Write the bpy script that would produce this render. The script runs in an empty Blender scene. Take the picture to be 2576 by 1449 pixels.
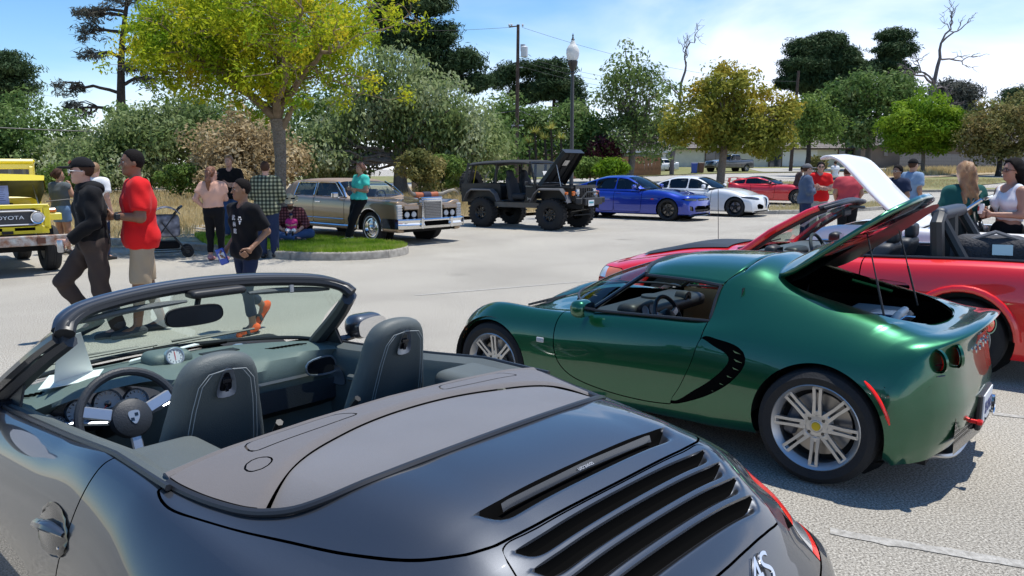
import bpy,bmesh,math,random
import numpy as np
from mathutils import Vector,Matrix,Euler
R=math.radians
PI=math.pi
random.seed(7)
rng=np.random.default_rng(7)
scene=bpy.context.scene
COL=scene.collection
CAM_H=1.6949
PITCH=0.153336
cd=bpy.data.cameras.new('camera')
cam=bpy.data.objects.new('camera',cd)
COL.objects.link(cam)
cam.location=(0,0,CAM_H)
cam.rotation_euler=(PI/2-PITCH,0,0)
cd.sensor_width=36
cd.lens=1945.24/2576*36
cd.clip_start=0.05
cd.clip_end=2000
scene.camera=cam
SUN_DIR=Vector((0.24,0.12,1.0)).normalized()
world=bpy.data.worlds.new('World')
scene.world=world
world.use_nodes=True
wn=world.node_tree
wn.nodes.clear()
w_out=wn.nodes.new('ShaderNodeOutputWorld')
w_bg=wn.nodes.new('ShaderNodeBackground')
w_sky=wn.nodes.new('ShaderNodeTexSky')
w_sky.sky_type='NISHITA'
w_sky.sun_disc=False
w_sky.sun_elevation=math.asin(SUN_DIR.z)
w_sky.sun_rotation=math.atan2(SUN_DIR.x,SUN_DIR.y)
w_sky.altitude=20
w_sky.air_density=1.0
w_sky.dust_density=0.1
w_sky.ozone_density=4.0
w_tc=wn.nodes.new('ShaderNodeTexCoord')
w_map=wn.nodes.new('ShaderNodeMapping')
w_map.inputs['Scale'].default_value=(1.0,1.0,3.2)
w_noise=wn.nodes.new('ShaderNodeTexNoise')
w_noise.inputs['Scale'].default_value=2.3
w_noise.inputs['Detail'].default_value=6
w_noise.inputs['Roughness'].default_value=0.5
w_noise.inputs['Distortion'].default_value=0.5
w_sep=wn.nodes.new('ShaderNodeSeparateXYZ')
w_mad=wn.nodes.new('ShaderNodeMath');w_mad.operation='MULTIPLY_ADD'
w_mad.inputs[1].default_value=-2.1;w_mad.inputs[2].default_value=0.40
w_add=wn.nodes.new('ShaderNodeMath');w_add.operation='ADD'
w_ramp=wn.nodes.new('ShaderNodeMapRange')
w_ramp.interpolation_type='SMOOTHSTEP'
w_ramp.inputs['From Min'].default_value=0.42
w_ramp.inputs['From Max'].default_value=0.86
w_ramp.inputs['To Max'].default_value=0.85
w_mix=wn.nodes.new('ShaderNodeMixRGB')
w_mix.inputs['Color2'].default_value=(7.2,7.6,8.9,1)
L_=wn.links.new
L_(w_tc.outputs['Generated'],w_map.inputs['Vector'])
L_(w_map.outputs['Vector'],w_noise.inputs['Vector'])
L_(w_tc.outputs['Generated'],w_sep.inputs['Vector'])
L_(w_sep.outputs['Z'],w_mad.inputs[0])
w_ax=wn.nodes.new('ShaderNodeMath');w_ax.operation='MULTIPLY_ADD';w_ax.inputs[1].default_value=.42;L_(w_sep.outputs['X'],w_ax.inputs[0]);L_(w_noise.outputs['Fac'],w_ax.inputs[2]);L_(w_ax.outputs[0],w_add.inputs[0])
L_(w_mad.outputs[0],w_add.inputs[1])
L_(w_add.outputs[0],w_ramp.inputs['Value'])
L_(w_ramp.outputs['Result'],w_mix.inputs['Fac'])
w_hs=wn.nodes.new('ShaderNodeHueSaturation');w_hs.inputs['Saturation'].default_value=1.22;L_(w_sky.outputs['Color'],w_hs.inputs['Color']);L_(w_hs.outputs['Color'],w_mix.inputs['Color1'])
L_(w_mix.outputs['Color'],w_bg.inputs['Color'])
w_bg.inputs['Strength'].default_value=0.15
L_(w_bg.outputs['Background'],w_out.inputs['Surface'])
sd=bpy.data.lights.new('sun','SUN')
sd.energy=4.8
sd.angle=R(0.53)
sd.color=(1.0,0.965,0.90)
sun=bpy.data.objects.new('sun',sd)
COL.objects.link(sun)
sun.rotation_euler=(-SUN_DIR).to_track_quat('-Z','Y').to_euler()
vs=scene.view_settings
scene.display_settings.display_device='sRGB'
vs.view_transform='Standard'
vs.look='None'
vs.exposure=0.2
vs.gamma=1
vs.use_curve_mapping=False
MATS={}
def _new(name):
 m=bpy.data.materials.new(name)
 m.use_nodes=True
 nt=m.node_tree
 b=nt.nodes['Principled BSDF']
 return m,nt,b
def mat(name,col,rough=0.5,metal=0.0,coat=0.0,trans=0.0,spec=0.5,bump=0.0,bscale=200.0,var=0.0,vscale=6.0,ior=None,emit=None,sheen=0.0,col2=None,distort=0.0,detail=4.0,coat_rough=0.03,rvar=0.0):
 if name in MATS:return MATS[name]
 m,nt,b=_new(name)
 N,K=nt.nodes.new,nt.links.new
 b.inputs['Base Color'].default_value=(*col,1)
 b.inputs['Roughness'].default_value=rough
 b.inputs['Metallic'].default_value=metal
 b.inputs['Specular IOR Level'].default_value=spec
 b.inputs['Coat Weight'].default_value=coat
 b.inputs['Coat Roughness'].default_value=coat_rough
 b.inputs['Transmission Weight'].default_value=trans
 b.inputs['Sheen Weight'].default_value=sheen
 if ior:b.inputs['IOR'].default_value=ior
 if emit:
  b.inputs['Emission Color'].default_value=(*emit[:3],1)
  b.inputs['Emission Strength'].default_value=emit[3]
 if var>0 or col2 is not None or bump>0 or rvar>0:
  tc=N('ShaderNodeTexCoord')
  if var>0 or col2 is not None or rvar>0:
   n=N('ShaderNodeTexNoise');n.inputs['Scale'].default_value=vscale
   n.inputs['Detail'].default_value=detail;n.inputs['Distortion'].default_value=distort
   K(tc.outputs['Object'],n.inputs['Vector'])
   mr=N('ShaderNodeMapRange');mr.inputs['From Min'].default_value=0.32;mr.inputs['From Max'].default_value=0.68
   K(n.outputs['Fac'],mr.inputs['Value'])
   if var>0 or col2 is not None:
    mx=N('ShaderNodeMixRGB')
    c2=col2 if col2 is not None else tuple(c*(1+var)for c in col)
    c1=col if col2 is not None else tuple(c*(1-var)for c in col)
    mx.inputs['Color1'].default_value=(*c1,1);mx.inputs['Color2'].default_value=(*c2,1)
    K(mr.outputs['Result'],mx.inputs['Fac']);K(mx.outputs['Color'],b.inputs['Base Color'])
   if rvar>0:
    mr2=N('ShaderNodeMapRange');mr2.inputs['To Min'].default_value=rough;mr2.inputs['To Max'].default_value=rough+rvar
    K(n.outputs['Fac'],mr2.inputs['Value']);K(mr2.outputs['Result'],b.inputs['Roughness'])
  if bump>0:
   n2=N('ShaderNodeTexNoise');n2.inputs['Scale'].default_value=bscale;n2.inputs['Detail'].default_value=3
   K(tc.outputs['Object'],n2.inputs['Vector'])
   bp=N('ShaderNodeBump');bp.inputs['Strength'].default_value=min(1,bump);bp.inputs['Distance'].default_value=0.4/bscale*3
   K(n2.outputs['Fac'],bp.inputs['Height']);K(bp.outputs['Normal'],b.inputs['Normal'])
 MATS[name]=m
 return m
def paint(name,col,metal=0.55,rough=0.32,flake=0.12,coat=1.0):
 m,nt,b=_new(name)
 N,K=nt.nodes.new,nt.links.new
 b.inputs['Metallic'].default_value=metal;b.inputs['Roughness'].default_value=rough
 b.inputs['Coat Weight'].default_value=coat;b.inputs['Coat IOR'].default_value=1.62;b.inputs['Coat Roughness'].default_value=0.02
 b.inputs['Base Color'].default_value=(*col,1)
 tc=N('ShaderNodeTexCoord');n=N('ShaderNodeTexNoise')
 n.inputs['Scale'].default_value=900;n.inputs['Detail'].default_value=1
 K(tc.outputs['Object'],n.inputs['Vector'])
 mx=N('ShaderNodeMixRGB');mx.inputs['Color1'].default_value=(*[c*(1-flake)for c in col],1)
 mx.inputs['Color2'].default_value=(*[min(1,c*(1+flake)+.002)for c in col],1)
 K(n.outputs['Fac'],mx.inputs['Fac']);K(mx.outputs['Color'],b.inputs['Base Color'])
 n3=N('ShaderNodeTexNoise');n3.inputs['Scale'].default_value=3.0
 K(tc.outputs['Object'],n3.inputs['Vector'])
 mr=N('ShaderNodeMapRange');mr.inputs['To Min'].default_value=0.008;mr.inputs['To Max'].default_value=0.035
 K(n3.outputs['Fac'],mr.inputs['Value']);K(mr.outputs['Result'],b.inputs['Coat Roughness'])
 MATS[name]=m
 return m
def glassmat(name,tint,alpha=0.35,rough=0.0):
 m,nt,b=_new(name)
 nt.nodes.remove(b)
 N,K=nt.nodes.new,nt.links.new
 out=nt.nodes['Material Output']
 tr=N('ShaderNodeBsdfTransparent');tr.inputs['Color'].default_value=(*tint,1)
 gl=N('ShaderNodeBsdfGlossy');gl.inputs['Roughness'].default_value=rough
 lw=N('ShaderNodeLayerWeight');lw.inputs['Blend'].default_value=.5
 fr=N('ShaderNodeMath');fr.operation='POWER';fr.inputs[1].default_value=5
 K(lw.outputs['Facing'],fr.inputs[0])
 mr=N('ShaderNodeMath');mr.operation='MULTIPLY_ADD';mr.inputs[1].default_value=.9;mr.inputs[2].default_value=.035+alpha*.08
 mr.use_clamp=True
 ms=N('ShaderNodeMixShader')
 K(fr.outputs[0],mr.inputs[0]);K(mr.outputs[0],ms.inputs['Fac'])
 K(tr.outputs[0],ms.inputs[1]);K(gl.outputs[0],ms.inputs[2]);K(ms.outputs[0],out.inputs['Surface'])
 MATS[name]=m
 return m
def leafmat(name,c1,c2,c3=None,vs_=1.3,rough=0.65,trans=0.35,big=0.35):
 m,nt,b=_new(name)
 N,K=nt.nodes.new,nt.links.new
 at=N('ShaderNodeAttribute');at.attribute_name='lr';at.attribute_type='GEOMETRY'
 tc=N('ShaderNodeTexCoord');n=N('ShaderNodeTexNoise');n.inputs['Scale'].default_value=vs_;n.inputs['Detail'].default_value=3
 K(tc.outputs['Object'],n.inputs['Vector'])
 ma=N('ShaderNodeMath');ma.operation='MULTIPLY_ADD';ma.inputs[1].default_value=1.6;ma.inputs[2].default_value=-0.8+.5-big*.5
 K(n.outputs['Fac'],ma.inputs[0])
 ad=N('ShaderNodeMath');ad.operation='MULTIPLY_ADD';ad.inputs[1].default_value=big
 K(at.outputs['Fac'],ad.inputs[0]);K(ma.outputs[0],ad.inputs[2])
 rp=N('ShaderNodeValToRGB')
 rp.color_ramp.elements[0].color=(*c1,1);rp.color_ramp.elements[0].position=0.15
 rp.color_ramp.elements[1].color=(*c2,1);rp.color_ramp.elements[1].position=0.85 if c3 is None else 0.55
 if c3 is not None:
  e=rp.color_ramp.elements.new(0.92);e.color=(*c3,1)
 K(ad.outputs[0],rp.inputs['Fac'])
 K(rp.outputs['Color'],b.inputs['Base Color'])
 b.inputs['Roughness'].default_value=rough
 b.inputs['Specular IOR Level'].default_value=0.12
 out=nt.nodes['Material Output']
 tl=N('ShaderNodeBsdfTranslucent');K(rp.outputs['Color'],tl.inputs['Color'])
 ms=N('ShaderNodeMixShader');ms.inputs['Fac'].default_value=trans
 K(b.outputs[0],ms.inputs[1]);K(tl.outputs[0],ms.inputs[2]);K(ms.outputs[0],out.inputs['Surface'])
 MATS[name]=m
 return m
def tag(o,label=None,cat=None,group=None,kind=None):
 if label:o['label']=label
 if cat:o['category']=cat
 if group:o['group']=group
 if kind:o['kind']=kind
 return o
def thing(name,label,cat,loc=(0,0,0),rz=0,group=None):
 o=bpy.data.objects.new(name,None)
 o.empty_display_size=0.2
 COL.objects.link(o)
 o.location=loc;o.rotation_euler=(0,0,rz)
 return tag(o,label,cat,group)
def mesh(name,V,F,m,parent=None,smooth=True,loc=None,rot=None):
 me=bpy.data.meshes.new(name)
 if isinstance(F,np.ndarray):
  V=np.asarray(V,np.float32);n,k=F.shape
  me.vertices.add(len(V));me.vertices.foreach_set('co',V.ravel())
  me.loops.add(n*k);me.loops.foreach_set('vertex_index',F.astype(np.int32).ravel())
  me.polygons.add(n);me.polygons.foreach_set('loop_start',np.arange(0,n*k,k,dtype=np.int32))
  me.update(calc_edges=True)
 else:
  me.from_pydata([tuple(map(float,v))for v in V],[],[tuple(int(i)for i in f)for f in F])
 mats=m if isinstance(m,(list,tuple))else[m]
 for q in mats:me.materials.append(q)
 if smooth:
  me.polygons.foreach_set('use_smooth',np.ones(len(me.polygons),bool))
 me.validate()
 o=bpy.data.objects.new(name,me)
 COL.objects.link(o)
 if parent is not None:o.parent=parent
 if loc is not None:o.location=loc
 if rot is not None:o.rotation_euler=rot
 return o
def sharp(o,ang=35):
 me=o.data
 bm=bmesh.new();bm.from_mesh(me)
 a=R(ang)
 for e in bm.edges:
  if len(e.link_faces)==2 and e.calc_face_angle(0)>a:e.smooth=False
 for f in bm.faces:f.smooth=True
 bm.to_mesh(me);bm.free()
 return o
class MB:
 def __init__(s):s.V=[];s.F=[];s.M=Matrix()
 def add(s,V,F):
  b=len(s.V);M=s.M
  s.V+=[tuple(M@Vector(v))for v in V]
  s.F+=[tuple(i+b for i in f)for f in F]
  return s
 def box(s,c,d,rot=(0,0,0),taper=None,bev=0.0):
  hx,hy,hz=d[0]/2,d[1]/2,d[2]/2
  E=Euler(rot).to_matrix();c=Vector(c)
  tx,ty=taper if taper else(1,1)
  if bev<=0:
   P=[(-hx,-hy,-hz),(hx,-hy,-hz),(hx,hy,-hz),(-hx,hy,-hz),(-hx*tx,-hy*ty,hz),(hx*tx,-hy*ty,hz),(hx*tx,hy*ty,hz),(-hx*tx,hy*ty,hz)]
   F=[(0,3,2,1),(4,5,6,7),(0,1,5,4),(1,2,6,5),(2,3,7,6),(3,0,4,7)]
  else:
   P=[];F=[]
   b=min(bev,hx*.99,hy*.99,hz*.99)
   for(z,ins)in((-hz,b),(-hz+b,0),(hz-b,0),(hz,b)):
    k=(z+hz)/(2*hz);sx=1+(tx-1)*k;sy=1+(ty-1)*k
    X=(hx*sx)-ins;Y=(hy*sy)-ins;q=b*.999 if ins==0 else 0
    for(ax,ay)in((-X,-Y+q),(-X+q,-Y),(X-q,-Y),(X,-Y+q),(X,Y-q),(X-q,Y),(-X+q,Y),(-X,Y-q)):
     P.append((ax,ay,z))
   for r in range(3):
    for i in range(8):
     j=(i+1)%8
     F.append((r*8+i,r*8+j,(r+1)*8+j,(r+1)*8+i))
   F.append(tuple(reversed(range(8))));F.append(tuple(range(24,32)))
  return s.add([E@Vector(p)+c for p in P],F)
 def tube(s,pts,r,n=8,cap=True,squash=1.0):
  pts=[Vector(p)for p in pts]
  rr=r if isinstance(r,(list,tuple))else[r]*len(pts)
  V=[];F=[]
  up=Vector((0,0,1))
  t0=(pts[1]-pts[0]).normalized()
  if abs(t0.dot(up))>0.95:up=Vector((1,0,0))
  a=t0.cross(up).normalized()
  for i,p in enumerate(pts):
   t=(pts[min(i+1,len(pts)-1)]-pts[max(i-1,0)]).normalized()
   a=(a-t*a.dot(t)).normalized();b=t.cross(a)
   for k in range(n):
    th=2*PI*k/n
    V.append(p+(a*math.cos(th)+b*math.sin(th)*squash)*rr[i])
  for i in range(len(pts)-1):
   for k in range(n):
    j=(k+1)%n
    F.append((i*n+k,i*n+j,(i+1)*n+j,(i+1)*n+k))
  if cap:
   F.append(tuple(reversed(range(n))));F.append(tuple(range((len(pts)-1)*n,len(pts)*n)))
  return s.add(V,F)
 def lathe(s,prof,c=(0,0,0),n=24,axis='z',cap=False,a0=0.0,a1=2*PI):
  V=[];F=[];full=abs(a1-a0-2*PI)<1e-6
  m=n if full else n+1
  for(r,z)in prof:
   for k in range(m):
    th=a0+(a1-a0)*k/n
    x,y=r*math.cos(th),r*math.sin(th)
    p={'z':(x,y,z),'y':(x,z,y),'x':(z,x,y)}[axis]
    V.append((p[0]+c[0],p[1]+c[1],p[2]+c[2]))
  for i in range(len(prof)-1):
   for k in range(n):
    j=(k+1)%m if full else k+1
    F.append((i*m+k,i*m+j,(i+1)*m+j,(i+1)*m+k))
  if cap:
   F.append(tuple(reversed(range(m))));F.append(tuple(range((len(prof)-1)*m,len(prof)*m)))
  return s.add(V,F)
 def ball(s,c,r,n=12,rot=None):
  r=r if isinstance(r,(tuple,list))else(r,r,r)
  V=[];F=[];h=n//2
  E=Euler(rot).to_matrix()if rot else None
  for i in range(h+1):
   ph=PI*i/h
   for k in range(n):
    th=2*PI*k/n
    v=Vector((r[0]*math.sin(ph)*math.cos(th),r[1]*math.sin(ph)*math.sin(th),r[2]*math.cos(ph)))
    if E:v=E@v
    V.append((v.x+c[0],v.y+c[1],v.z+c[2]))
  for i in range(h):
   for k in range(n):
    j=(k+1)%n
    F.append((i*n+k,(i+1)*n+k,(i+1)*n+j,i*n+j))
  return s.add(V,F)
 def prism(s,poly,z0,z1,plane='xy',bev=0):
  def P(u,v,w):return{'xy':(u,v,w),'xz':(u,w,v),'yz':(w,u,v)}[plane]
  n=len(poly)
  V=[P(u,v,z0)for u,v in poly]+[P(u,v,z1)for u,v in poly]
  F=[tuple(range(n)),tuple(reversed(range(n,2*n)))]+[(i,i+n,(i+1)%n+n,(i+1)%n)for i in range(n)]
  return s.add(V,F)
 def grid(s,P):
  nr,nc=len(P),len(P[0])
  return s.add([p for row in P for p in row],[(i*nc+j,i*nc+j+1,(i+1)*nc+j+1,(i+1)*nc+j)for i in range(nr-1)for j in range(nc-1)])
 def build(s,name,m,parent=None,smooth=True,ang=35,loc=None,rot=None):
  o=mesh(name,s.V,s.F,m,parent,smooth,loc,rot)
  if smooth:
   bm=bmesh.new();bm.from_mesh(o.data)
   bmesh.ops.recalc_face_normals(bm,faces=bm.faces)
   a=R(ang)
   for e in bm.edges:
    if len(e.link_faces)==2 and e.calc_face_angle(0)>a:e.smooth=False
   bm.to_mesh(o.data);bm.free()
  return o
def herm(K,P,t):
 K=np.asarray(K,float);P=np.asarray(P,float);t=np.asarray(t,float)
 n=len(K)
 d=np.diff(P,axis=0)/np.diff(K).reshape([-1]+[1]*(P.ndim-1))
 T=np.zeros_like(P)
 T[0]=d[0];T[-1]=d[-1]
 h=np.diff(K)
 for i in range(1,n-1):
  T[i]=(d[i-1]*h[i]+d[i]*h[i-1])/(h[i]+h[i-1])
  lim=3*np.minimum(np.abs(d[i-1]),np.abs(d[i]))
  same=(d[i-1]*d[i])>0
  T[i]=np.where(same,np.clip(T[i],-lim,lim),T[i]*0.35)
 i=np.clip(np.searchsorted(K,t,side='right')-1,0,n-2)
 s=((t-K[i])/(K[i+1]-K[i])).reshape([-1]+[1]*(P.ndim-1))
 hh=(K[i+1]-K[i]).reshape([-1]+[1]*(P.ndim-1))
 return(2*s**3-3*s**2+1)*P[i]+(s**3-2*s**2+s)*hh*T[i]+(-2*s**3+3*s**2)*P[i+1]+(s**3-s**2)*hh*T[i+1]
class Net:
 def __init__(s,rows,mirror=True,uk=None,vk=None):
  P=np.array(rows,float)
  if mirror:
   Q=P[:,::-1,:].copy();Q[:,:,1]*=-1
   P=np.concatenate([Q[:,:-1],P],1)
  s.P=P
  nu,nv=P.shape[:2]
  if uk is None:
   L=np.linalg.norm(np.diff(P,axis=0),axis=2).mean(1)
   uk=np.concatenate([[0],np.cumsum(np.maximum(L,1e-3))])
  if vk is None:
   L=np.linalg.norm(np.diff(P,axis=1),axis=2).mean(0)
   vk=np.concatenate([[0],np.cumsum(np.maximum(L,1e-3))])
  s.uk=np.array(uk,float);s.vk=np.array(vk,float)
 def ev(s,us,vs_):
  A=herm(s.uk,s.P,us)
  B=herm(s.vk,np.swapaxes(A,0,1),vs_)
  return np.swapaxes(B,0,1)
 def sample(s,step=0.03,u0=None,u1=None,v0=None,v1=None,stepv=None):
  nu,nv=s.P.shape[:2]
  U0=s.uk[0]if u0 is None else np.interp(u0,range(nu),s.uk);U1=s.uk[-1]if u1 is None else np.interp(u1,range(nu),s.uk)
  V0=s.vk[0]if v0 is None else np.interp(v0,range(nv),s.vk);V1=s.vk[-1]if v1 is None else np.interp(v1,range(nv),s.vk)
  us=np.linspace(U0,U1,max(2,int(round((U1-U0)/step))+1));vs_=np.linspace(V0,V1,max(2,int(round((V1-V0)/(stepv or step)))+1))
  us=np.unique(np.round(np.concatenate([us,s.uk[(s.uk>U0)&(s.uk<U1)]]),6));vs_=np.unique(np.round(np.concatenate([vs_,s.vk[(s.vk>V0)&(s.vk<V1)]]),6))
  return Shell.grid(s.ev(us,vs_))
class Shell:
 def __init__(s,V,F):s.V=np.asarray(V,float);s.F=F
 @staticmethod
 def grid(G):
  nu,nv=G.shape[:2]
  V=G.reshape(-1,3)
  F=[(i*nv+j,i*nv+j+1,(i+1)*nv+j+1,(i+1)*nv+j)for i in range(nu-1)for j in range(nv-1)]
  return Shell(V,F)
 def cut(s,fn):
  if len(s.F)==0:return Shell(s.V,[]),Shell(s.V,[])
  d=np.asarray(fn(s.V),float)
  d=np.where(np.abs(d)<1e-7,1e-7,d)
  neg=d<0
  A=[];B=[];V=[tuple(v)for v in s.V];cache={}
  negl=neg.tolist();dl=d.tolist()
  for f in s.F:
   c=sum(negl[i]for i in f)
   if c==0:B.append(f);continue
   if c==len(f):A.append(f);continue
   fa=[];fb=[]
   for k in range(len(f)):
    i=f[k];j=f[(k+1)%len(f)]
    (fa if negl[i]else fb).append(i)
    if negl[i]!=negl[j]:
     key=(i,j)if i<j else(j,i)
     q=cache.get(key)
     if q is None:
      t=dl[i]/(dl[i]-dl[j])
      p=s.V[i]+(s.V[j]-s.V[i])*t
      q=len(V);V.append(tuple(p));cache[key]=q
     fa.append(q);fb.append(q)
   if len(fa)>2:A.append(tuple(fa))
   if len(fb)>2:B.append(tuple(fb))
  V=np.array(V)
  return Shell(V,A),Shell(V,B)
 def compact(s):
  if not s.F:return s
  used=sorted({i for f in s.F for i in f});mp={k:n for n,k in enumerate(used)}
  return Shell(s.V[used],[tuple(mp[i]for i in f)for f in s.F])
 def split(s,sdf,gap=0.004):
  a,rest=s.cut(lambda V:sdf(V)+gap/2)
  _,b=s.cut(lambda V:sdf(V)-gap/2)
  return a.compact(),b.compact()
 def moved(s,fn):return Shell(fn(s.V),s.F)
 def build(s,name,m,parent=None,thick=0.0,smooth=True,flip=False,ang=None):
  c=s.compact()
  if not c.F:return None
  F=[tuple(reversed(f))for f in c.F]if flip else c.F
  o=mesh(name,c.V,F,m,parent,smooth)
  if ang:sharp(o,ang)
  if thick:
   md=o.modifiers.new('thickness','SOLIDIFY');md.thickness=thick;md.offset=0;md.use_even_offset=False
   md.offset=-1
  return o
def sdpoly(P,poly):
 P=np.asarray(P,float);poly=np.asarray(poly,float)
 d=np.full(len(P),1e9);ins=np.zeros(len(P),bool)
 n=len(poly)
 for i in range(n):
  a=poly[i];b=poly[(i+1)%n];e=b-a
  w=P-a
  t=np.clip((w@e)/max(e@e,1e-12),0,1)
  d=np.minimum(d,np.linalg.norm(w-t[:,None]*e,axis=1))
  c=((a[1]>P[:,1])!=(b[1]>P[:,1]))
  if abs(e[1])>1e-12:ins^=c&(P[:,0]<a[0]+(P[:,1]-a[1])*e[0]/e[1])
 return np.where(ins,-d,d)
def smoothpoly(pts,k=6,closed=True):
 P=np.array(pts,float);n=len(P);out=[]
 rngi=range(n)if closed else range(n-1)
 for i in rngi:
  p0=P[(i-1)%n]if closed or i>0 else P[0]
  p1=P[i];p2=P[(i+1)%n];p3=P[(i+2)%n]if closed or i+2<n else P[-1]
  for t in np.linspace(0,1,k,endpoint=False):
   out.append(0.5*((2*p1)+(-p0+p2)*t+(2*p0-5*p1+4*p2-p3)*t*t+(-p0+3*p1-3*p2+p3)*t**3))
 if not closed:out.append(P[-1])
 return np.array(out)
def roundpoly(pts,r=0.03,k=4):
 P=[np.array(p,float)for p in pts];n=len(P);out=[]
 for i in range(n):
  a,b,c=P[i-1],P[i],P[(i+1)%n]
  u=(a-b);v=(c-b);lu=np.linalg.norm(u);lv=np.linalg.norm(v)
  q=min(r,lu*.45,lv*.45)
  s,e=b+u/lu*q,b+v/lv*q
  for t in np.linspace(0,1,k+1):out.append((1-t)**2*s+2*t*(1-t)*b+t*t*e)
 return np.array(out)
def side(poly,ysign=1,ymin=0.0):
 poly=np.array(poly,float)
 def f(V):
  d=sdpoly(V[:,[0,2]],poly)
  return np.maximum(d,ymin-V[:,1]*ysign)
 return f
def plan(poly):
 poly=np.array(poly,float)
 return lambda V:sdpoly(V[:,:2],poly)
def circ_xz(cx,cz,r):return lambda V:np.hypot(V[:,0]-cx,V[:,2]-cz)-r
def ribbon(pts,w,h,name,m,parent,n=4):
 b=MB();b.tube(pts,w,n);return b.build(name,m,parent)
def s_min(a,b,k):
 h=np.clip(0.5+0.5*(b-a)/k,0,1)
 return b+(a-b)*h-k*h*(1-h)
def sd_cap(P,a,b,ra,rb,sq=None):
 a=np.asarray(a,float);b=np.asarray(b,float)
 Q=P
 if sq is not None:
  sq=np.asarray(sq,float);Q=P/sq;a=a/sq;b=b/sq
 e=b-a;w=Q-a
 t=np.clip((w@e)/max(float(e@e),1e-12),0,1)
 return np.linalg.norm(w-t[...,None]*e,axis=-1)-(ra+(rb-ra)*t)
def sd_ell(P,c,r,rot=None):
 w=P-np.asarray(c,float)
 if rot is not None:w=w@np.array(Euler(rot).to_matrix())
 r=np.asarray(r,float)
 k0=np.linalg.norm(w/r,axis=-1);k1=np.linalg.norm(w/(r*r),axis=-1)
 return np.where(k1>1e-9,k0*(k0-1)/np.maximum(k1,1e-9),-r.min())
def solid(fn,lo,hi,h):
 lo=np.asarray(lo,float);hi=np.asarray(hi,float)
 n=np.maximum(3,np.ceil((hi-lo)/h).astype(int)+1)
 ax=[lo[i]+h*np.arange(n[i])for i in range(3)]
 G=np.stack(np.meshgrid(*ax,indexing='ij'),-1)
 D=fn(G.reshape(-1,3)).reshape(n)
 D[[0,-1]]=np.maximum(D[[0,-1]],h*.5);D[:,[0,-1]]=np.maximum(D[:,[0,-1]],h*.5);D[:,:,[0,-1]]=np.maximum(D[:,:,[0,-1]],h*.5)
 S=D<0
 acc=np.zeros(tuple(n-1)+(3,));cnt=np.zeros(tuple(n-1))
 for axis in range(3):
  for a in(0,1):
   for b in(0,1):
    off=[0,0,0];o=[i for i in range(3)if i!=axis];off[o[0]]=a;off[o[1]]=b
    s0=tuple(slice(off[i],off[i]+n[i]-1)for i in range(3))
    off[axis]=1
    s1=tuple(slice(off[i],off[i]+n[i]-1)for i in range(3))
    cr=S[s0]!=S[s1]
    d0=D[s0];d1=D[s1]
    t=np.where(cr,d0/np.where(np.abs(d0-d1)<1e-12,1,d0-d1),0)
    acc[...,axis]+=np.where(cr,t,0)
    acc[...,o[0]]+=np.where(cr,a,0);acc[...,o[1]]+=np.where(cr,b,0)
    cnt+=cr
 act=cnt>0
 idx=-np.ones(act.shape,int);idx[act]=np.arange(act.sum())
 ci=np.argwhere(act)
 V=lo+h*(ci+acc[act]/cnt[act][:,None])
 F=[]
 for axis in range(3):
  o=[i for i in range(3)if i!=axis]
  sl0=[slice(None)]*3;sl1=[slice(None)]*3
  sl0[axis]=slice(0,-1);sl1[axis]=slice(1,None)
  cr=S[tuple(sl0)]!=S[tuple(sl1)]
  e=np.argwhere(cr)
  ok=np.ones(len(e),bool)
  for q in o:ok&=(e[:,q]>0)&(e[:,q]<n[q]-1)
  e=e[ok]
  if not len(e):continue
  ins=S[tuple(e.T)]
  def at(da,db):
   k=e.copy();k[:,o[0]]+=da;k[:,o[1]]+=db
   return idx[tuple(k.T)]
  q=np.stack([at(-1,-1),at(0,-1),at(0,0),at(-1,0)],1)
  flip=ins if axis!=1 else~ins
  q=np.where(flip[:,None],q,q[:,::-1])
  F.append(q)
 return V,np.concatenate(F)
def blob(name,fn,lo,hi,h,m,parent=None,loc=None,rot=None,relax=1):
 V,F=solid(fn,lo,hi,h)
 for _ in range(relax):
  S=np.zeros_like(V);c=np.zeros(len(V))
  for a,b in((0,1),(1,2),(2,3),(3,0)):
   np.add.at(S,F[:,a],V[F[:,b]]);np.add.at(c,F[:,a],1)
   np.add.at(S,F[:,b],V[F[:,a]]);np.add.at(c,F[:,b],1)
  V=V*.4+S/c[:,None]*.6
 return mesh(name,V,F,m,parent,True,loc,rot)
def text(name,body,size,m,parent,loc,rot,ext=0.002,shear=0.0,scale=(1,1,1),align='CENTER'):
 c=bpy.data.curves.new(name,'FONT')
 c.body=body;c.size=size;c.extrude=ext;c.shear=shear
 c.align_x=align;c.align_y='CENTER'
 c.materials.append(m)
 t_=bpy.data.objects.new(name,c)
 COL.objects.link(t_)
 me=bpy.data.meshes.new_from_object(t_.evaluated_get(bpy.context.evaluated_depsgraph_get()))
 bpy.data.objects.remove(t_)
 o=bpy.data.objects.new(name,me)
 COL.objects.link(o)
 o.parent=parent;o.location=loc;o.rotation_euler=rot;o.scale=scale
 return o
def copytree(o,parent=None):
 c=o.copy();COL.objects.link(c);c.parent=parent
 for ch in list(o.children):copytree(ch,c)
 return c
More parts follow.
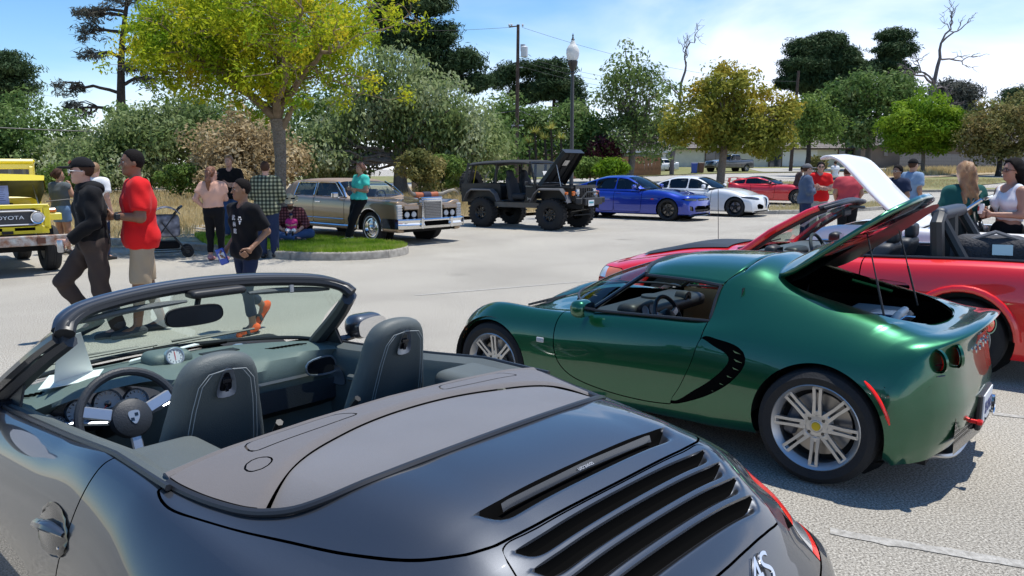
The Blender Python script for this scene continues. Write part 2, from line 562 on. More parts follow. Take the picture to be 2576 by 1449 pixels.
# ======== the setting
F_PX=1945.24
def P(px,py,D):
 X=(px-1288)/F_PX;Y=-(py-724.5)/F_PX
 cp,sp=math.cos(PITCH),math.sin(PITCH)
 d=(X,cp+Y*sp,-sp+Y*cp);t=D/d[1]
 return Vector((d[0]*t,D,CAM_H+d[2]*t))
def terrain(x,y):
 x=np.asarray(x,float);y=np.asarray(y,float)
 s=np.clip(y-31,0,110)
 s=s*s/(s+6)
 k=np.clip((x+25)/45,0.25,1)
 return 0.0255*s*k
def gz(x,y):return float(terrain(x,y))
def sheet(name,poly,off,m,step=1.0,kind='structure',curved=6,parent=None):
 poly=np.array(poly,float)
 x0,y0=poly.min(0)-.01;x1,y1=poly.max(0)+.01
 xs=np.linspace(x0,x1,max(2,int((x1-x0)/step)+1));ys=np.linspace(y0,y1,max(2,int((y1-y0)/step)+1))
 G=np.zeros((len(xs),len(ys),3));G[...,0]=xs[:,None];G[...,1]=ys[None,:]
 a,_=Shell.grid(G).cut(plan(poly));a=a.compact()
 a.V[:,2]=terrain(a.V[:,0],a.V[:,1])+off
 o=a.build(name,m,parent)
 if kind:tag(o,kind=kind)
 return o
def asphalt():
 m,nt,b=_new('asphalt');N,K=nt.nodes.new,nt.links.new
 tc=N('ShaderNodeTexCoord')
 n1=N('ShaderNodeTexNoise');n1.inputs['Scale'].default_value=88;n1.inputs['Detail'].default_value=6;n1.inputs['Roughness'].default_value=.75
 n2=N('ShaderNodeTexNoise');n2.inputs['Scale'].default_value=.45;n2.inputs['Detail'].default_value=6;n2.inputs['Distortion'].default_value=.6
 nf=N('ShaderNodeTexNoise');nf.inputs['Scale'].default_value=210;nf.inputs['Detail'].default_value=2
 for n in(n1,n2,nf):K(tc.outputs['Object'],n.inputs['Vector'])
 r1=N('ShaderNodeValToRGB');r1.color_ramp.elements[0].position=.36;r1.color_ramp.elements[0].color=(.055,.05,.043,1)
 r1.color_ramp.elements[1].position=.64;r1.color_ramp.elements[1].color=(.66,.62,.54,1)
 e=r1.color_ramp.elements.new(.5);e.color=(.34,.312,.262,1)
 K(n1.outputs['Fac'],r1.inputs['Fac'])
 mr=N('ShaderNodeMapRange');mr.inputs['From Min'].default_value=.25;mr.inputs['From Max'].default_value=.75;mr.inputs['To Min'].default_value=.84;mr.inputs['To Max'].default_value=1.16
 K(n2.outputs['Fac'],mr.inputs['Value'])
 no=N('ShaderNodeTexVoronoi');no.inputs['Scale'].default_value=.5;K(tc.outputs['Object'],no.inputs['Vector'])
 ro=N('ShaderNodeMapRange');ro.inputs['From Min'].default_value=.02;ro.inputs['From Max'].default_value=.14;ro.inputs['To Min'].default_value=.66;ro.inputs['To Max'].default_value=1
 K(no.outputs['Distance'],ro.inputs['Value'])
 mu2=N('ShaderNodeMath');mu2.operation='MULTIPLY';K(mr.outputs[0],mu2.inputs[0]);K(ro.outputs[0],mu2.inputs[1])
 mx=N('ShaderNodeVectorMath');mx.operation='SCALE'
 K(r1.outputs['Color'],mx.inputs[0]);K(mu2.outputs[0],mx.inputs['Scale'])
 K(mx.outputs[0],b.inputs['Base Color']);b.inputs['Roughness'].default_value=.85
 b.inputs['Specular IOR Level'].default_value=.3
 ad=N('ShaderNodeMath');ad.operation='ADD';K(n1.outputs['Fac'],ad.inputs[0]);K(nf.outputs['Fac'],ad.inputs[1])
 bp=N('ShaderNodeBump');bp.inputs['Strength'].default_value=.75;bp.inputs['Distance'].default_value=.007
 K(ad.outputs[0],bp.inputs['Height']);K(bp.outputs['Normal'],b.inputs['Normal'])
 return m
M_asph=asphalt()
M_conc=mat('kerb concrete',(.30,.275,.235),.9,var=.28,vscale=9,bump=.6,bscale=160,detail=8)
M_road=mat('pale road',(.36,.34,.30),.9,var=.08,vscale=.6,bump=.3,bscale=60)
M_soil=mat('dry soil',(.36,.28,.17),.95,var=.35,vscale=2.0,bump=.7,bscale=30,detail=8)
M_lawn=mat('thin lawn soil',(.12,.15,.035),.95,col2=(.26,.22,.10),vscale=.8,bump=.6,bscale=30)
M_turf=mat('turf soil',(.13,.20,.03),.95,var=.3,vscale=4,bump=.6,bscale=60)
M_paint=mat('worn lane paint',(.26,.245,.215),.85,col2=(.46,.44,.40),vscale=26,detail=8,bump=.7,bscale=70)
xs=np.unique(np.concatenate([np.linspace(-700,-60,12),np.linspace(-60,90,50),np.linspace(90,700,12)]))
ys=np.unique(np.concatenate([np.linspace(-60,0,6),np.linspace(0,31,6),np.linspace(31,150,50),np.linspace(150,900,10)]))
G=np.zeros((len(xs),len(ys),3));G[...,0]=xs[:,None];G[...,1]=ys[None,:]
G[...,2]=terrain(G[...,0],G[...,1])
tag(Shell.grid(G).build('ground',M_asph),kind='structure')
KERB=[(-2.1,15.65),(-2.12,15.25),(-2.3,14.82),(-2.65,14.5),(-3.18,14.3),(-3.84,14.34),(-4.49,14.6),(-5.53,15.4),(-6.33,15.93),(-7.16,16.36),(-8.16,16.86),(-9.18,17.31),(-11.19,18.27),(-14.5,19.8),(-30,27)]
BACK=[(-2.25,16.1),(-2.7,16.5),(-3.55,17.1),(-5.0,18.15),(-6.9,19.6),(-8.6,21.0),(-7.2,22.6),(-4.6,23.9),(-1.8,25.6),(2.0,29.6),(4.4,31.6),(7.0,34.5),(9.0,37.0),(9.5,42),(9.8,47),(7,52),(-4,60)]
bed=KERB[::-1]+BACK[:9]+[(2.0,29.6),(4.4,31.6),(7.0,34.5),(8.4,37.2),(8.2,42),(-10,60),(-60,75),(-80,40)]
bed_s=np.concatenate([smoothpoly(KERB[::-1]+BACK[:9],4,closed=False),np.array([(2.0,29.6),(4.4,31.6),(7.0,34.5),(8.4,37.2),(8.2,42),(-10,62),(-60,80),(-90,40)])])
sheet('dry_grass_field',bed_s,0.115,M_soil,0.8)
def kerb(name,line,w=0.17,h=0.15,label=None,dense=5,closed=False,cuts=1.9):
 pts=smoothpoly(line,dense,closed)
 root=thing(name,label,'kerb',(0,0,0));root['kind']='structure'
 if 'category' in root:del root['category']
 seg=np.linalg.norm(np.diff(pts,axis=0),axis=1);L=np.concatenate([[0],np.cumsum(seg)])
 n=max(1,int(L[-1]/cuts))
 for i in range(n):
  a=L[-1]*i/n+.004;b=L[-1]*(i+1)/n-.004
  t=np.linspace(a,b,7)
  q=np.stack([np.interp(t,L,pts[:,k])for k in(0,1)],1)
  d=np.gradient(q,axis=0);d/=np.linalg.norm(d,axis=1)[:,None];nrm=np.stack([-d[:,1],d[:,0]],1)
  prof=[(-.01,-.05),(0.0,h-.03),(.012,h-.008),(.035,h),(w-.01,h),(w,h-.01),(w,-.05)]
  rows=[]
  for j in range(7):
   z0=gz(*q[j])
   rows.append([(q[j][0]+nrm[j][0]*o,q[j][1]+nrm[j][1]*o,z0+zz)for o,zz in prof])
  b_=MB().grid(rows)
  k=len(prof)
  b_.F.append(tuple(range(k)));b_.F.append(tuple(reversed(range(6*k,7*k))))
  b_.build('kerb_stone',M_conc,root,ang=60)
 return root
kerb('kerb',KERB[::-1][1:]+BACK[:7])
isl=smoothpoly([(9.0,29.0),(11.5,29.6),(15.0,31.8),(17.5,34.2),(16.6,34.8),(13.5,32.9),(10.2,30.9),(8.7,29.8)],5)
sheet('island_verge',isl,0.12,M_lawn,0.4)
kerb('island_kerb',[(8.7,29.8),(8.75,29.2),(9.3,29.0),(11.5,29.6),(15.0,31.8),(17.5,34.2),(17.6,34.8)])
isl2=smoothpoly([(20.5,46),(26,46.8),(31,47.6),(31.6,49),(27,49.6),(21,49.3)],5)
sheet('far_island_verge',isl2,0.13,M_lawn,0.5)
kerb('far_island_kerb',[(20.0,48.5),(20.2,46.2),(26,46.8),(31,47.6),(31.9,48.4),(31.2,49.3)],cuts=2.6)
sheet('road',[(-40,61),(8,60),(20,66),(34,72),(47,80),(47,90),(34,84),(15,76),(-40,72)],0.03,M_road,2)
sheet('house_lawn',[(-30,73),(14,78),(33,86),(46,92),(47,120),(-30,115)],0.06,M_lawn,2)
sheet('driveway',[(27,84),(44,92.5),(44,104),(30,100)],0.09,M_road,2)
sheet('near_lawn',[(8.6,42),(12,41),(24,47),(36,58),(44,66),(42,72),(20,60),(8,56),(-6,58)],0.05,M_lawn,1)
sheet('fence_verge',[(28,66),(34,67),(60,88),(84,92),(84,99),(46,94)],0.07,M_soil,2)
def line(name,a,b,w=0.1):
 a=np.array(a,float);b=np.array(b,float);d=(b-a)/np.linalg.norm(b-a);n=np.array([-d[1],d[0]])*w/2
 rng2=np.random.default_rng(3);k=int(np.linalg.norm(b-a)/.06)
 rows=[]
 for i in range(k+1):
  p=a+(b-a)*i/k;e=1+rng2.normal()*.12
  q1=p+n*e;q2=p-n*(1+rng2.normal()*.12)
  rows.append([(q1[0],q1[1],gz(*q1)+.004),(q2[0],q2[1],gz(*q2)+.004)])
 return tag(MB().grid(rows).build(name,M_paint,smooth=False),kind='structure')
hd=np.array([math.cos(R(141.3)),math.sin(R(141.3))])
line('bay_line',np.array([1.50,3.43]),np.array([1.50,3.43])+np.array([.92,-.40])*2.5,.07)
line('bay_line',np.array([3.35,5.20]),np.array([3.35,5.20])+np.array([.93,-.36])*3,.07)
line('bay_line',(-1.3,10.3),(2.2,12.2),.06)
M_white=mat('painted stucco',(.62,.60,.50),.85,var=.06,vscale=1.5,bump=.4,bscale=30)
M_shing=mat('asphalt shingle',(.20,.175,.155),.9,var=.25,vscale=3,bump=.5,bscale=12)
M_shing2=mat('dark shingle',(.11,.095,.085),.9,var=.3,vscale=3,bump=.5,bscale=12)
M_brownw=mat('brown siding',(.19,.15,.115),.85,var=.1,vscale=1)
M_trim=mat('brown trim',(.12,.075,.05),.7)
M_win=mat('window glass',(.03,.04,.05),.08,spec=.8)
M_wht=mat('white paint',(.75,.74,.72),.55)
M_greyf=mat('weathered wood',(.20,.18,.16),.9,col2=(.31,.28,.25),vscale=3,detail=8)
M_redw=mat('stained fence wood',(.26,.13,.06),.85,var=.25,vscale=2)
M_sage=mat('sage green siding',(.30,.33,.26),.85)
def window(parent,c,w,h,ax,m_frame=None,name='window'):
 m_frame=m_frame or M_trim
 ang=math.atan2(ax[1],ax[0])+PI/2
 b=MB();b.M=Matrix.Translation(Vector(c))@Matrix.Rotation(ang,4,'Z')
 t=.14
 for dx in(-w/2,w/2):b.box((dx,0,0),(t,.10,h+t))
 for dz in(-h/2,h/2):b.box((0,-.003,dz),(w-t,.10,t))
 b.box((0,.004,0),(.05,.08,h-t))
 f=b.build(name,m_frame,parent,smooth=False)
 g=MB();g.M=b.M
 for s in(-1,1):g.box((s*(w-t)/4,.012,0),(w/2-t,.03,h-t))
 g.build('pane',M_win,f,smooth=False)
 return f
def gable_house(name,label,c,L,W,eave,ridge,yaw,m_wall,m_roof,over=.6):
 root=thing(name,label,'house',(c[0],c[1],gz(*c)),yaw)
 b=MB();b.box((0,0,eave/2-.3),(L,W,eave+.6));
 b.add([(-L/2,-W/2,eave+.001),(-L/2,W/2,eave+.001),(-L/2,0,ridge-.1),(L/2,-W/2,eave+.001),(L/2,W/2,eave+.001),(L/2,0,ridge-.1)],[(0,1,2),(3,5,4)])
 b.build('wall',m_wall,root,smooth=False)
 r=MB();hl=L/2+over;hw=W/2+over;sl=(ridge-eave)/(W/2);ze=eave-over*sl
 for s in(-1,1):
  n=9
  for i in range(n):
   t0=i/n;t1=(i+1)/n+.01
   y0=s*hw*(1-t0);y1=s*hw*(1-min(t1,1));z0=ze+(ridge-ze)*t0;z1=ze+(ridge-ze)*min(t1,1)
   r.add([(-hl,y0,z0+.10),(hl,y0,z0+.10),(hl,y1,z1+.04),(-hl,y1,z1+.04),(-hl,y0,z0),(hl,y0,z0)],[(0,1,2,3),(4,5,1,0)])
  r.add([(-hl,s*hw,ze-.12),(hl,s*hw,ze-.12),(hl,s*hw,ze+.06),(-hl,s*hw,ze+.06)],[(0,1,2,3)])
 r.build('roof',m_roof,root,smooth=False)
 f=MB()
 for s in(-1,1):f.box((0,s*(hw+.02),ze-.02),(2*hl,.05,.22))
 f.build('fascia',M_trim if m_wall is not M_sage else M_wht,root,smooth=False)
 return root
H=gable_house('ranch_house','long white single storey ranch house behind the parked pickup',(34.0,113.5),29.5,9,2.75,5.0,0,M_white,M_shing)
wy=-4.56
for x,w,h,z in[(-12.4,1.6,1.6,1.6),(-5.7,2.9,1.9,1.55),(0.6,1.5,1.0,2.0),(12.6,2.6,1.7,1.6)]:window(H,(x,wy,z),w,h,(0,-1))
b=MB();b.box((5.9,wy,1.2),(5.0,.06,2.3));b.build('garage_door',M_wht,H,smooth=False)
b=MB()
for i in range(4):b.box((5.9,wy-.045,.35+i*.57),(4.9,.03,.53),bev=.01)
b.build('door_panel',M_wht,H,smooth=False)
b=MB();b.box((2.6,wy,1.1),(1.5,.08,2.2));b.build('door',M_win,H,smooth=False)
b=MB();b.box((2.6,wy-.03,2.3),(1.9,.1,.14));b.box((1.72,wy-.03,1.1),(.14,.1,2.3));b.box((3.48,wy-.03,1.1),(.14,.1,2.3));b.build('door_frame',M_trim,H,smooth=False)
b=MB();b.lathe([(.25,0),(.25,.8),(.3,.82),(.3,.9)],(3,0,4.9),10);b.build('chimney',M_greyf,H)
H2=gable_house('garage','small sage green garage with pale roof left of the ranch house',(16.3,98),6.5,6,2.5,3.7,R(-10),M_sage,M_shing)
b=MB();b.box((-1.1,-3.05,1.15),(3.4,.08,2.2));b.build('garage_door',M_win,H2,smooth=False)
for i in range(4):
 b=MB();b.box((-1.1,-3.11,.3+.55*i),(3.3,.04,.5));b.build('panel',mat('grey green door',(.22,.25,.21),.8),H2,smooth=False)
b=MB();b.box((2.3,-3.06,1.1),(1.1,.1,2.1));b.build('door',M_wht,H2,smooth=False)
H3=gable_house('bungalow','low brown roofed bungalow behind the raised bonnet of the black off-roader',(3.2,88),14,8,2.5,3.8,R(4),mat('tan wall',(.42,.31,.19),.9),mat('brown shingle',(.27,.20,.15),.9,var=.2,vscale=3))
window(H3,(2,-4.05,1.6),1.6,1.2,(0,-1))
b=MB();b.lathe([(.2,0),(.2,.7)],(3,-1,3.6),8,cap=True);b.build('vent_pipe',M_wht,H3)
H4=gable_house('brown_house','large dark brown house with a front gable behind the long fence',(58.5,112),22,12,3.0,6.0,R(-2),M_brownw,M_shing2)
g=MB();g.add([(-9,-6.9,2.9),(-4.2,-6.9,2.9),(-6.6,-6.9,4.9),(-9,-1,2.9),(-4.2,-1,2.9),(-6.6,-1,5.4)],[(0,1,2),(0,2,5,3),(1,4,5,2)]);g.build('gable',M_shing2,H4,smooth=False)
g=MB();g.box((-7.85,-6.98,3.95),(3.2,.1,.2),rot=(0,-R(40),0));g.box((-5.35,-6.98,3.95),(3.2,.1,.2),rot=(0,R(40),0));g.build('bargeboard',mat('cream trim',(.5,.47,.4),.8),H4,smooth=False)
window(H4,(3.0,-6.05,1.9),1.8,1.4,(0,-1))
b=MB();b.box((-7.7,-6.08,1.9),(.5,.15,.9));b.box((-6.7,-6.08,2.1),(.4,.12,.5));b.build('meter_box',M_greyf,H4,smooth=False)
def board_fence(name,label,a,b_,h,m,bw=.145,gap=.012,post=2.4,lean=.0):
 a=np.array(a,float);b_=np.array(b_,float);L=np.linalg.norm(b_-a);d=(b_-a)/L;yaw=math.atan2(d[1],d[0])
 root=thing(name,label,'fence',(a[0],a[1],0),yaw)
 n=int(L/(bw+gap))
 me=None
 for i in range(n):
  p=a+d*(i+.5)*(bw+gap)
  z=gz(*p)
  if me is None:
   q=MB();q.add([(-bw/2,-.012,0),(bw/2,-.012,0),(bw/2,.012,0),(-bw/2,.012,0),(-bw/2,-.012,h-.03),(-bw/2+.03,-.012,h),(bw/2-.03,-.012,h),(bw/2,-.012,h-.03),(-bw/2,.012,h-.03),(-bw/2+.03,.012,h),(bw/2-.03,.012,h),(bw/2,.012,h-.03)],[(0,1,7,6,5,4),(3,8,9,10,11,2),(4,5,9,8),(5,6,10,9),(6,7,11,10),(0,4,8,3),(1,2,11,7)])
   o=q.build('board',m,root,smooth=False);me=o.data
  else:
   o=bpy.data.objects.new('board',me);COL.objects.link(o);o.parent=root
  o.location=((i+.5)*(bw+gap),random.uniform(-.01,.01),z-.02+random.uniform(-.03,.03));o.rotation_euler=(0,random.uniform(-.012,.012)+lean,0)
 np_=int(L/post)
 for i in range(np_+1):
  p=a+d*L*i/np_
  q=MB();q.box((L*i/np_,.08,gz(*p)+h/2),(.11,.11,h+.1));q.build('post',m,root,smooth=False)
 for zz in(.35,h-.35):
  rows=[]
  for i in range(12):
   p=a+d*L*i/11
   rows.append((L*i/11,.04,gz(*p)+zz))
  q=MB();q.tube(rows,.045,4);q.build('rail',m,root,smooth=False)
 return root
board_fence('board_fence','long weathered grey board fence at the far side of the lot',(51.5,104),(64,99),1.9,M_greyf,.21)
board_fence('board_fence','nearer length of weathered grey board fence under the rounded trees at right',(64.3,98.8),(76,93),2.1,M_greyf,.19)
board_fence('board_fence','reddish brown board fence between the bungalow and the plum tree',(5.6,76),(15.2,80),2.0,M_redw,.2)
board_fence('board_fence','low grey weathered fence behind the black off-roader',(-5.8,45.5),(-1.6,46.2),1.05,M_greyf,.26)
def street_lamp():
 x,y=P(1438,378,27).x,27.0
 r=thing('street_lamp','black street lamp with a white acorn globe beside the utility pole','street lamp',(x,y,gz(x,y)))
 mb=mat('black cast iron',(.012,.012,.014),.4,coat=.3)
 b=MB();b.lathe([(.20,0),(.20,.12),(.15,.2),(.13,.5),(.11,.62),(.075,.75),(.068,2.5),(.055,5.0),(.055,5.25)],(0,0,0),16,cap=True);b.build('pole',mb,r)
 b=MB();b.lathe([(.055,0),(.09,.02),(.09,.06),(.06,.09),(.10,.2),(.165,.33),(.175,.42),(.15,.45)],(0,0,4.85),16);b.build('fitter',mb,r)
 b=MB();b.lathe([(.13,0),(.19,.10),(.225,.24),(.215,.38),(.15,.50),(.10,.55),(.09,.60),(.055,.66),(.05,.70)],(0,0,5.28),20)
 b.build('globe',mat('milky acrylic',(.80,.80,.76),.35,trans=.25,ior=1.2),r)
 b=MB();b.lathe([(.055,0),(.06,.03),(.035,.06),(.02,.12),(.03,.15),(.0,.24)],(0,0,5.96),10);b.build('finial',mb,r)
 return r
street_lamp()
M_pole=mat('creosoted pole',(.075,.05,.038),.9,var=.3,vscale=4,bump=.5,bscale=30)
M_wire=mat('wire',(.05,.05,.05),.6)
def utility_pole(base,top,label,gear=False,r=.15):
 g=gz(base.x,base.y)
 root=thing('utility_pole',label,'utility pole',(base.x,base.y,g))
 v=top-Vector((base.x,base.y,g))
 b=MB();b.tube([(0,0,-.2),v*.5,v],[r*1.2,r,r*.8],10);b.build('pole',M_pole,root)
 if gear:
  b=MB();b.tube([v*.985+Vector((-.7,0,0)),v*.985+Vector((.1,0,.1))],.05,6);b.build('crossarm',M_pole,root)
  b=MB()
  for dx in(-.68,-.5,.35):b.lathe([(.05,0),(.09,.04),(.05,.1),(.09,.14),(.03,.2)],v*.985+Vector((dx,0,.04)),8)
  b.build('insulator',mat('porcelain',(.45,.45,.45),.3),root)
  b=MB();b.lathe([(.0,0),(.27,.02),(.27,.75),(.22,.8),(.1,.83),(.1,.95)],v*.80+Vector((.5,-.2,0)),14);b.build('transformer',mat('pale grey enamel',(.55,.57,.58),.45),root)
  for f_,o_,d_ in((.86,.35,(.3,.25,.5)),(.74,.2,(.4,.06,.06)),(.38,0,(1.0,.1,.1))):b=MB();b.box(v*f_+Vector((o_,0,0)),d_);b.build('bracket',mat('galvanised steel',(.35,.36,.37),.5,metal=.6),root)
  b=MB();b.tube([v*.42+Vector((-.05,-.1,0)),Vector((-2.6,-6,0))],.02,4);b.build('guy_wire',M_wire,root)
 return root
p1t=P(1303.5,62,62);p1b=P(1299,400,62)
utility_pole(p1b,p1t,'tall brown utility pole with a grey transformer behind the black off-roader',True)
p2t=P(2009,178,88);p2b=P(1990,400,88)
utility_pole(p2b,p2t,'leaning brown utility pole behind the yellowish tree',False,.17)
def wire(label,a,b_,sag,r=.013):
 pts=[Vector(a).lerp(Vector(b_),t)-Vector((0,0,sag*4*t*(1-t)))for t in np.linspace(0,1,25)]
 b=MB();b.tube(pts,r,4)
 return tag(b.build('cable',M_wire),label,'cable')
q=p1t+Vector((0,0,-.2))
wire('thick cable sagging low from the utility pole across the oaks to the left',P(-60,318,40),P(1299,278,62),.9,.03)
wire('cable sagging right from the utility pole to the ranch house',P(1299,275,62),P(1700,330,100),1.5,.03)
wire('thin upper wire running right from the pole top above the street lamp',q+Vector((.3,0,0)),P(2009,205,88),1.0,.012)
wire('thin wire running left from the pole top through blue sky',q+Vector((-.6,0,0)),P(700,60,66),0.4,.012)
for i,yy in enumerate((185,197,210)):wire(['topmost','middle','lowest'][i]+' of the three faint wires between the pole and the grey-green tree',P(1303,yy-45,62),P(1620,yy+20,88),.3,.012)
def bin_(x,y,m,label):
 r=thing('wheelie_bin',label,'bin',(x,y,gz(x,y)),random.uniform(-.2,.2))
 b=MB();b.box((0,0,.56),(.52,.6,.95),taper=(1.2,1.2),bev=.03);b.build('body',m,r)
 b=MB();b.box((0,.02,1.09),(.68,.78,.09),bev=.03);b.build('lid',m,r)
 b=MB()
 for s in(-1,1):b.lathe([(.0,-.03),(.11,-.03),(.11,.03),(0,.03)],(s*.27,.3,.11),12,axis='x')
 b.build('wheel',mat('black plastic',(.02,.02,.02),.5),r)
 b=MB();b.tube([(-.25,.42,1.0),(.25,.42,1.0)],.02,6);b.build('handle',m,r)
 return r
pb=P(1746,428,82)
bin_(pb.x,82,mat('blue recycling plastic',(.02,.07,.35),.45),'blue recycling bin on the lawn before the ranch house')
bin_(pb.x+.75,82.4,mat('brown bin plastic',(.10,.04,.02),.5),'brown bin standing right of the blue one')
for i,(px,py,D)in enumerate([(2300,430,66),(2344,425,72),(2388,421,78)]):
 p=P(px,py,D);b=MB();b.box((0,0,.07),(1.7,.16,.15),taper=(.97,.6),bev=.02)
 tag(b.build('kerb_stop',M_conc,None,loc=(p.x,D,gz(p.x,D)+.01),rot=(0,0,R(12))),['nearest','middle','farthest'][i]+' of the three concrete kerb stops in front of the fence','kerb stop','concrete kerb stops')
p=P(1103,470,40)
r=thing('birdhouse','green wooden nest box on a post behind the tan wagon','nest box',(p.x,40,gz(p.x,40)))
mg=mat('green painted wood',(.05,.25,.16),.7)
b=MB();b.box((0,0,.6),(.12,.12,1.3));b.build('post',mat('dark green post',(.02,.07,.03),.8),r,smooth=False)
b=MB();b.box((0,0,1.45),(.36,.36,.42));b.build('box',mg,r,smooth=False)
b=MB();b.prism([(-.25,1.66),(.25,1.66),(.0,1.80)],-.22,.22,'xz');b.build('roof',mg,r,smooth=False)
# ======== plants
def leafcloud(name,centers,radii,nper,size,m,parent=None,shell=.55,flat=.0,aspect=.5,hang=0.0,seed=1,tint=0.0,loc=None,upbias=.35):
 g=np.random.default_rng(seed)
 C=np.asarray(centers,float);n=len(C);radii=np.asarray(radii,float)*np.ones(n)if np.ndim(radii)==0 else radii
 Rr=np.asarray(radii,float)
 if Rr.ndim==1:Rr=np.repeat(Rr[:,None],3,1)
 k=int(n*nper)
 idx=g.integers(0,n,k)
 d=g.normal(size=(k,3));d/=np.linalg.norm(d,axis=1)[:,None]
 rad=shell+(1-shell)*g.random(k)**.6
 p=C[idx]+d*Rr[idx]*rad[:,None]*(1+.12*g.normal(size=(k,1)))
 nr=d+g.normal(size=(k,3))*.75;nr[:,2]+=upbias;nr/=np.linalg.norm(nr,axis=1)[:,None]
 a=g.normal(size=(k,3));a[:,2]-=hang*3;a-=nr*(a*nr).sum(1)[:,None];a/=np.linalg.norm(a,axis=1)[:,None]+1e-9
 b=np.cross(nr,a)
 s=size*(.6+.8*g.random(k))[:,None]
 la=a*s;lb=b*s*aspect
 bend=nr*s*.18
 V=np.stack([p-la,p+lb*.9+bend,p+la,p-lb*.9+bend],1).reshape(-1,3)
 F=np.arange(4*k).reshape(-1,4)
 o=mesh(name,V,F,m,parent,smooth=False,loc=loc)
 lr=(.25*g.random(n)[idx]*2+.5*g.random(k)).clip(0,1)
 at=o.data.attributes.new('lr','FLOAT','POINT')
 at.data.foreach_set('value',np.repeat(lr,4).astype(np.float32))
 return o
def crown_points(blobs,n,g,shell=.45,zcut=None):
 out=[]
 vol=np.array([b[1][0]*b[1][1]*b[1][2]for b in blobs])**.75;vol/=vol.sum()
 for(c,r),v in zip(blobs,vol):
  k=max(3,int(round(n*v)))
  d=g.normal(size=(k,3));d/=np.linalg.norm(d,axis=1)[:,None]
  rr=(shell+(1-shell)*g.random(k)**.55)[:,None]
  out.append(np.array(c)+d*np.array(r)*rr*(1+.10*g.normal(size=(k,1))))
 return np.concatenate(out)
def limb(b,p0,p1,r0,r1,g,seg=6,wob=.12,n=6):
 p0=np.array(p0,float);p1=np.array(p1,float);L=np.linalg.norm(p1-p0)
 pts=[];off=np.zeros(3)
 for i in range(seg+1):
  t=i/seg
  if 0<i<seg:off=off*.5+g.normal(size=3)*wob*L/seg*1.4
  else:off=off*(1-t)
  q=p0*(1-t)+p1*t+off
  q[2]+=L*.10*math.sin(PI*t)*(1 if p1[2]>p0[2]else-.3)
  pts.append(tuple(q))
 b.tube(pts,[r0+(r1-r0)*i/seg for i in range(seg+1)],n)
 return[np.array(q)for q in pts]
M_bark=mat('grey bark',(.13,.105,.085),.95,col2=(.24,.205,.17),vscale=14,distort=2,bump=1,bscale=22)
M_barkd=mat('dark bark',(.035,.028,.024),.95,var=.3,vscale=6,bump=.8,bscale=12)
M_barkl=mat('pale bark',(.30,.26,.21),.9,var=.3,vscale=6,bump=.5,bscale=14)
def tree(name,label,base,blobs,nclump,crad,nper,size,m_leaf,m_bark,trunk_r=.2,fork=.35,nlimb=16,seed=1,cat='tree',lean=(0,0),aspect=.5,hang=0,shell=.45,limb_r=.35,twig=0,top=None,group=None,upbias=.35):
 g=np.random.default_rng(seed)
 base=np.array(base,float)
 root=thing(name,label,cat,tuple(base),0,group)
 B=[(np.array(c,float)-base,np.array(r,float))for c,r in blobs]
 cen=sum(c for c,r in B)/len(B)
 zf=min((c[2]-r[2])for c,r in B)
 fz=max(.3,zf*(1-fork)+cen[2]*fork)if zf>0 else cen[2]*.35
 f=np.array([cen[0]*.35+lean[0],cen[1]*.35+lean[1],fz])
 t=MB()
 limb(t,(0,0,-.15),f,trunk_r*1.25,trunk_r*.85,g,5,.03,10)
 if trunk_r>.12:t.lathe([(trunk_r*1.9,-.1),(trunk_r*1.45,.12),(trunk_r*1.2,.5)],(0,0,0),10)
 K=crown_points(B,nclump,g,shell)
 ends=K[g.choice(len(K),min(nlimb,len(K)),replace=False)]
 for e in ends:
  mid=f+(e-f)*.45+np.array([0,0,.12*np.linalg.norm(e-f)])*g.random()+g.normal(size=3)*.05*np.linalg.norm(e-f)
  r0=trunk_r*limb_r*(.6+.8*g.random())
  pts=limb(t,f+g.normal(size=3)*trunk_r*.3,mid,r0,r0*.6,g,4,.12,6)
  limb(t,mid,e,r0*.6,r0*.18,g,4,.15,5)
  for _ in range(twig):
   k2=K[np.argsort(np.linalg.norm(K-e,axis=1))[g.integers(1,min(9,len(K)))]]
   st=pts[g.integers(2,len(pts))]
   limb(t,st,k2,r0*.35,r0*.1,g,4,.2,4)
 t.build('trunk',m_bark,root)
 rad=crad*(.65+.7*g.random(len(K)))
 R3=np.stack([rad*1.15,rad*1.15,rad*.8],1)
 leafcloud('crown',K,R3,nper,size,m_leaf,root,aspect=aspect,hang=hang,seed=seed+5,upbias=upbias)
 return root
def blob_px(x0,x1,y0,y1,D,depth=None):
 a=P(x0,(y0+y1)/2,D);b=P(x1,(y0+y1)/2,D);t=P((x0+x1)/2,y0,D);u=P((x0+x1)/2,y1,D)
 rx=(b.x-a.x)/2;rz=(t.z-u.z)/2
 return((a.x+b.x)/2,D,(t.z+u.z)/2),(rx,depth or rx*.9,rz)
def groundp(px,D):
 x=P(px,430,D).x
 return(x,D,gz(x,D))
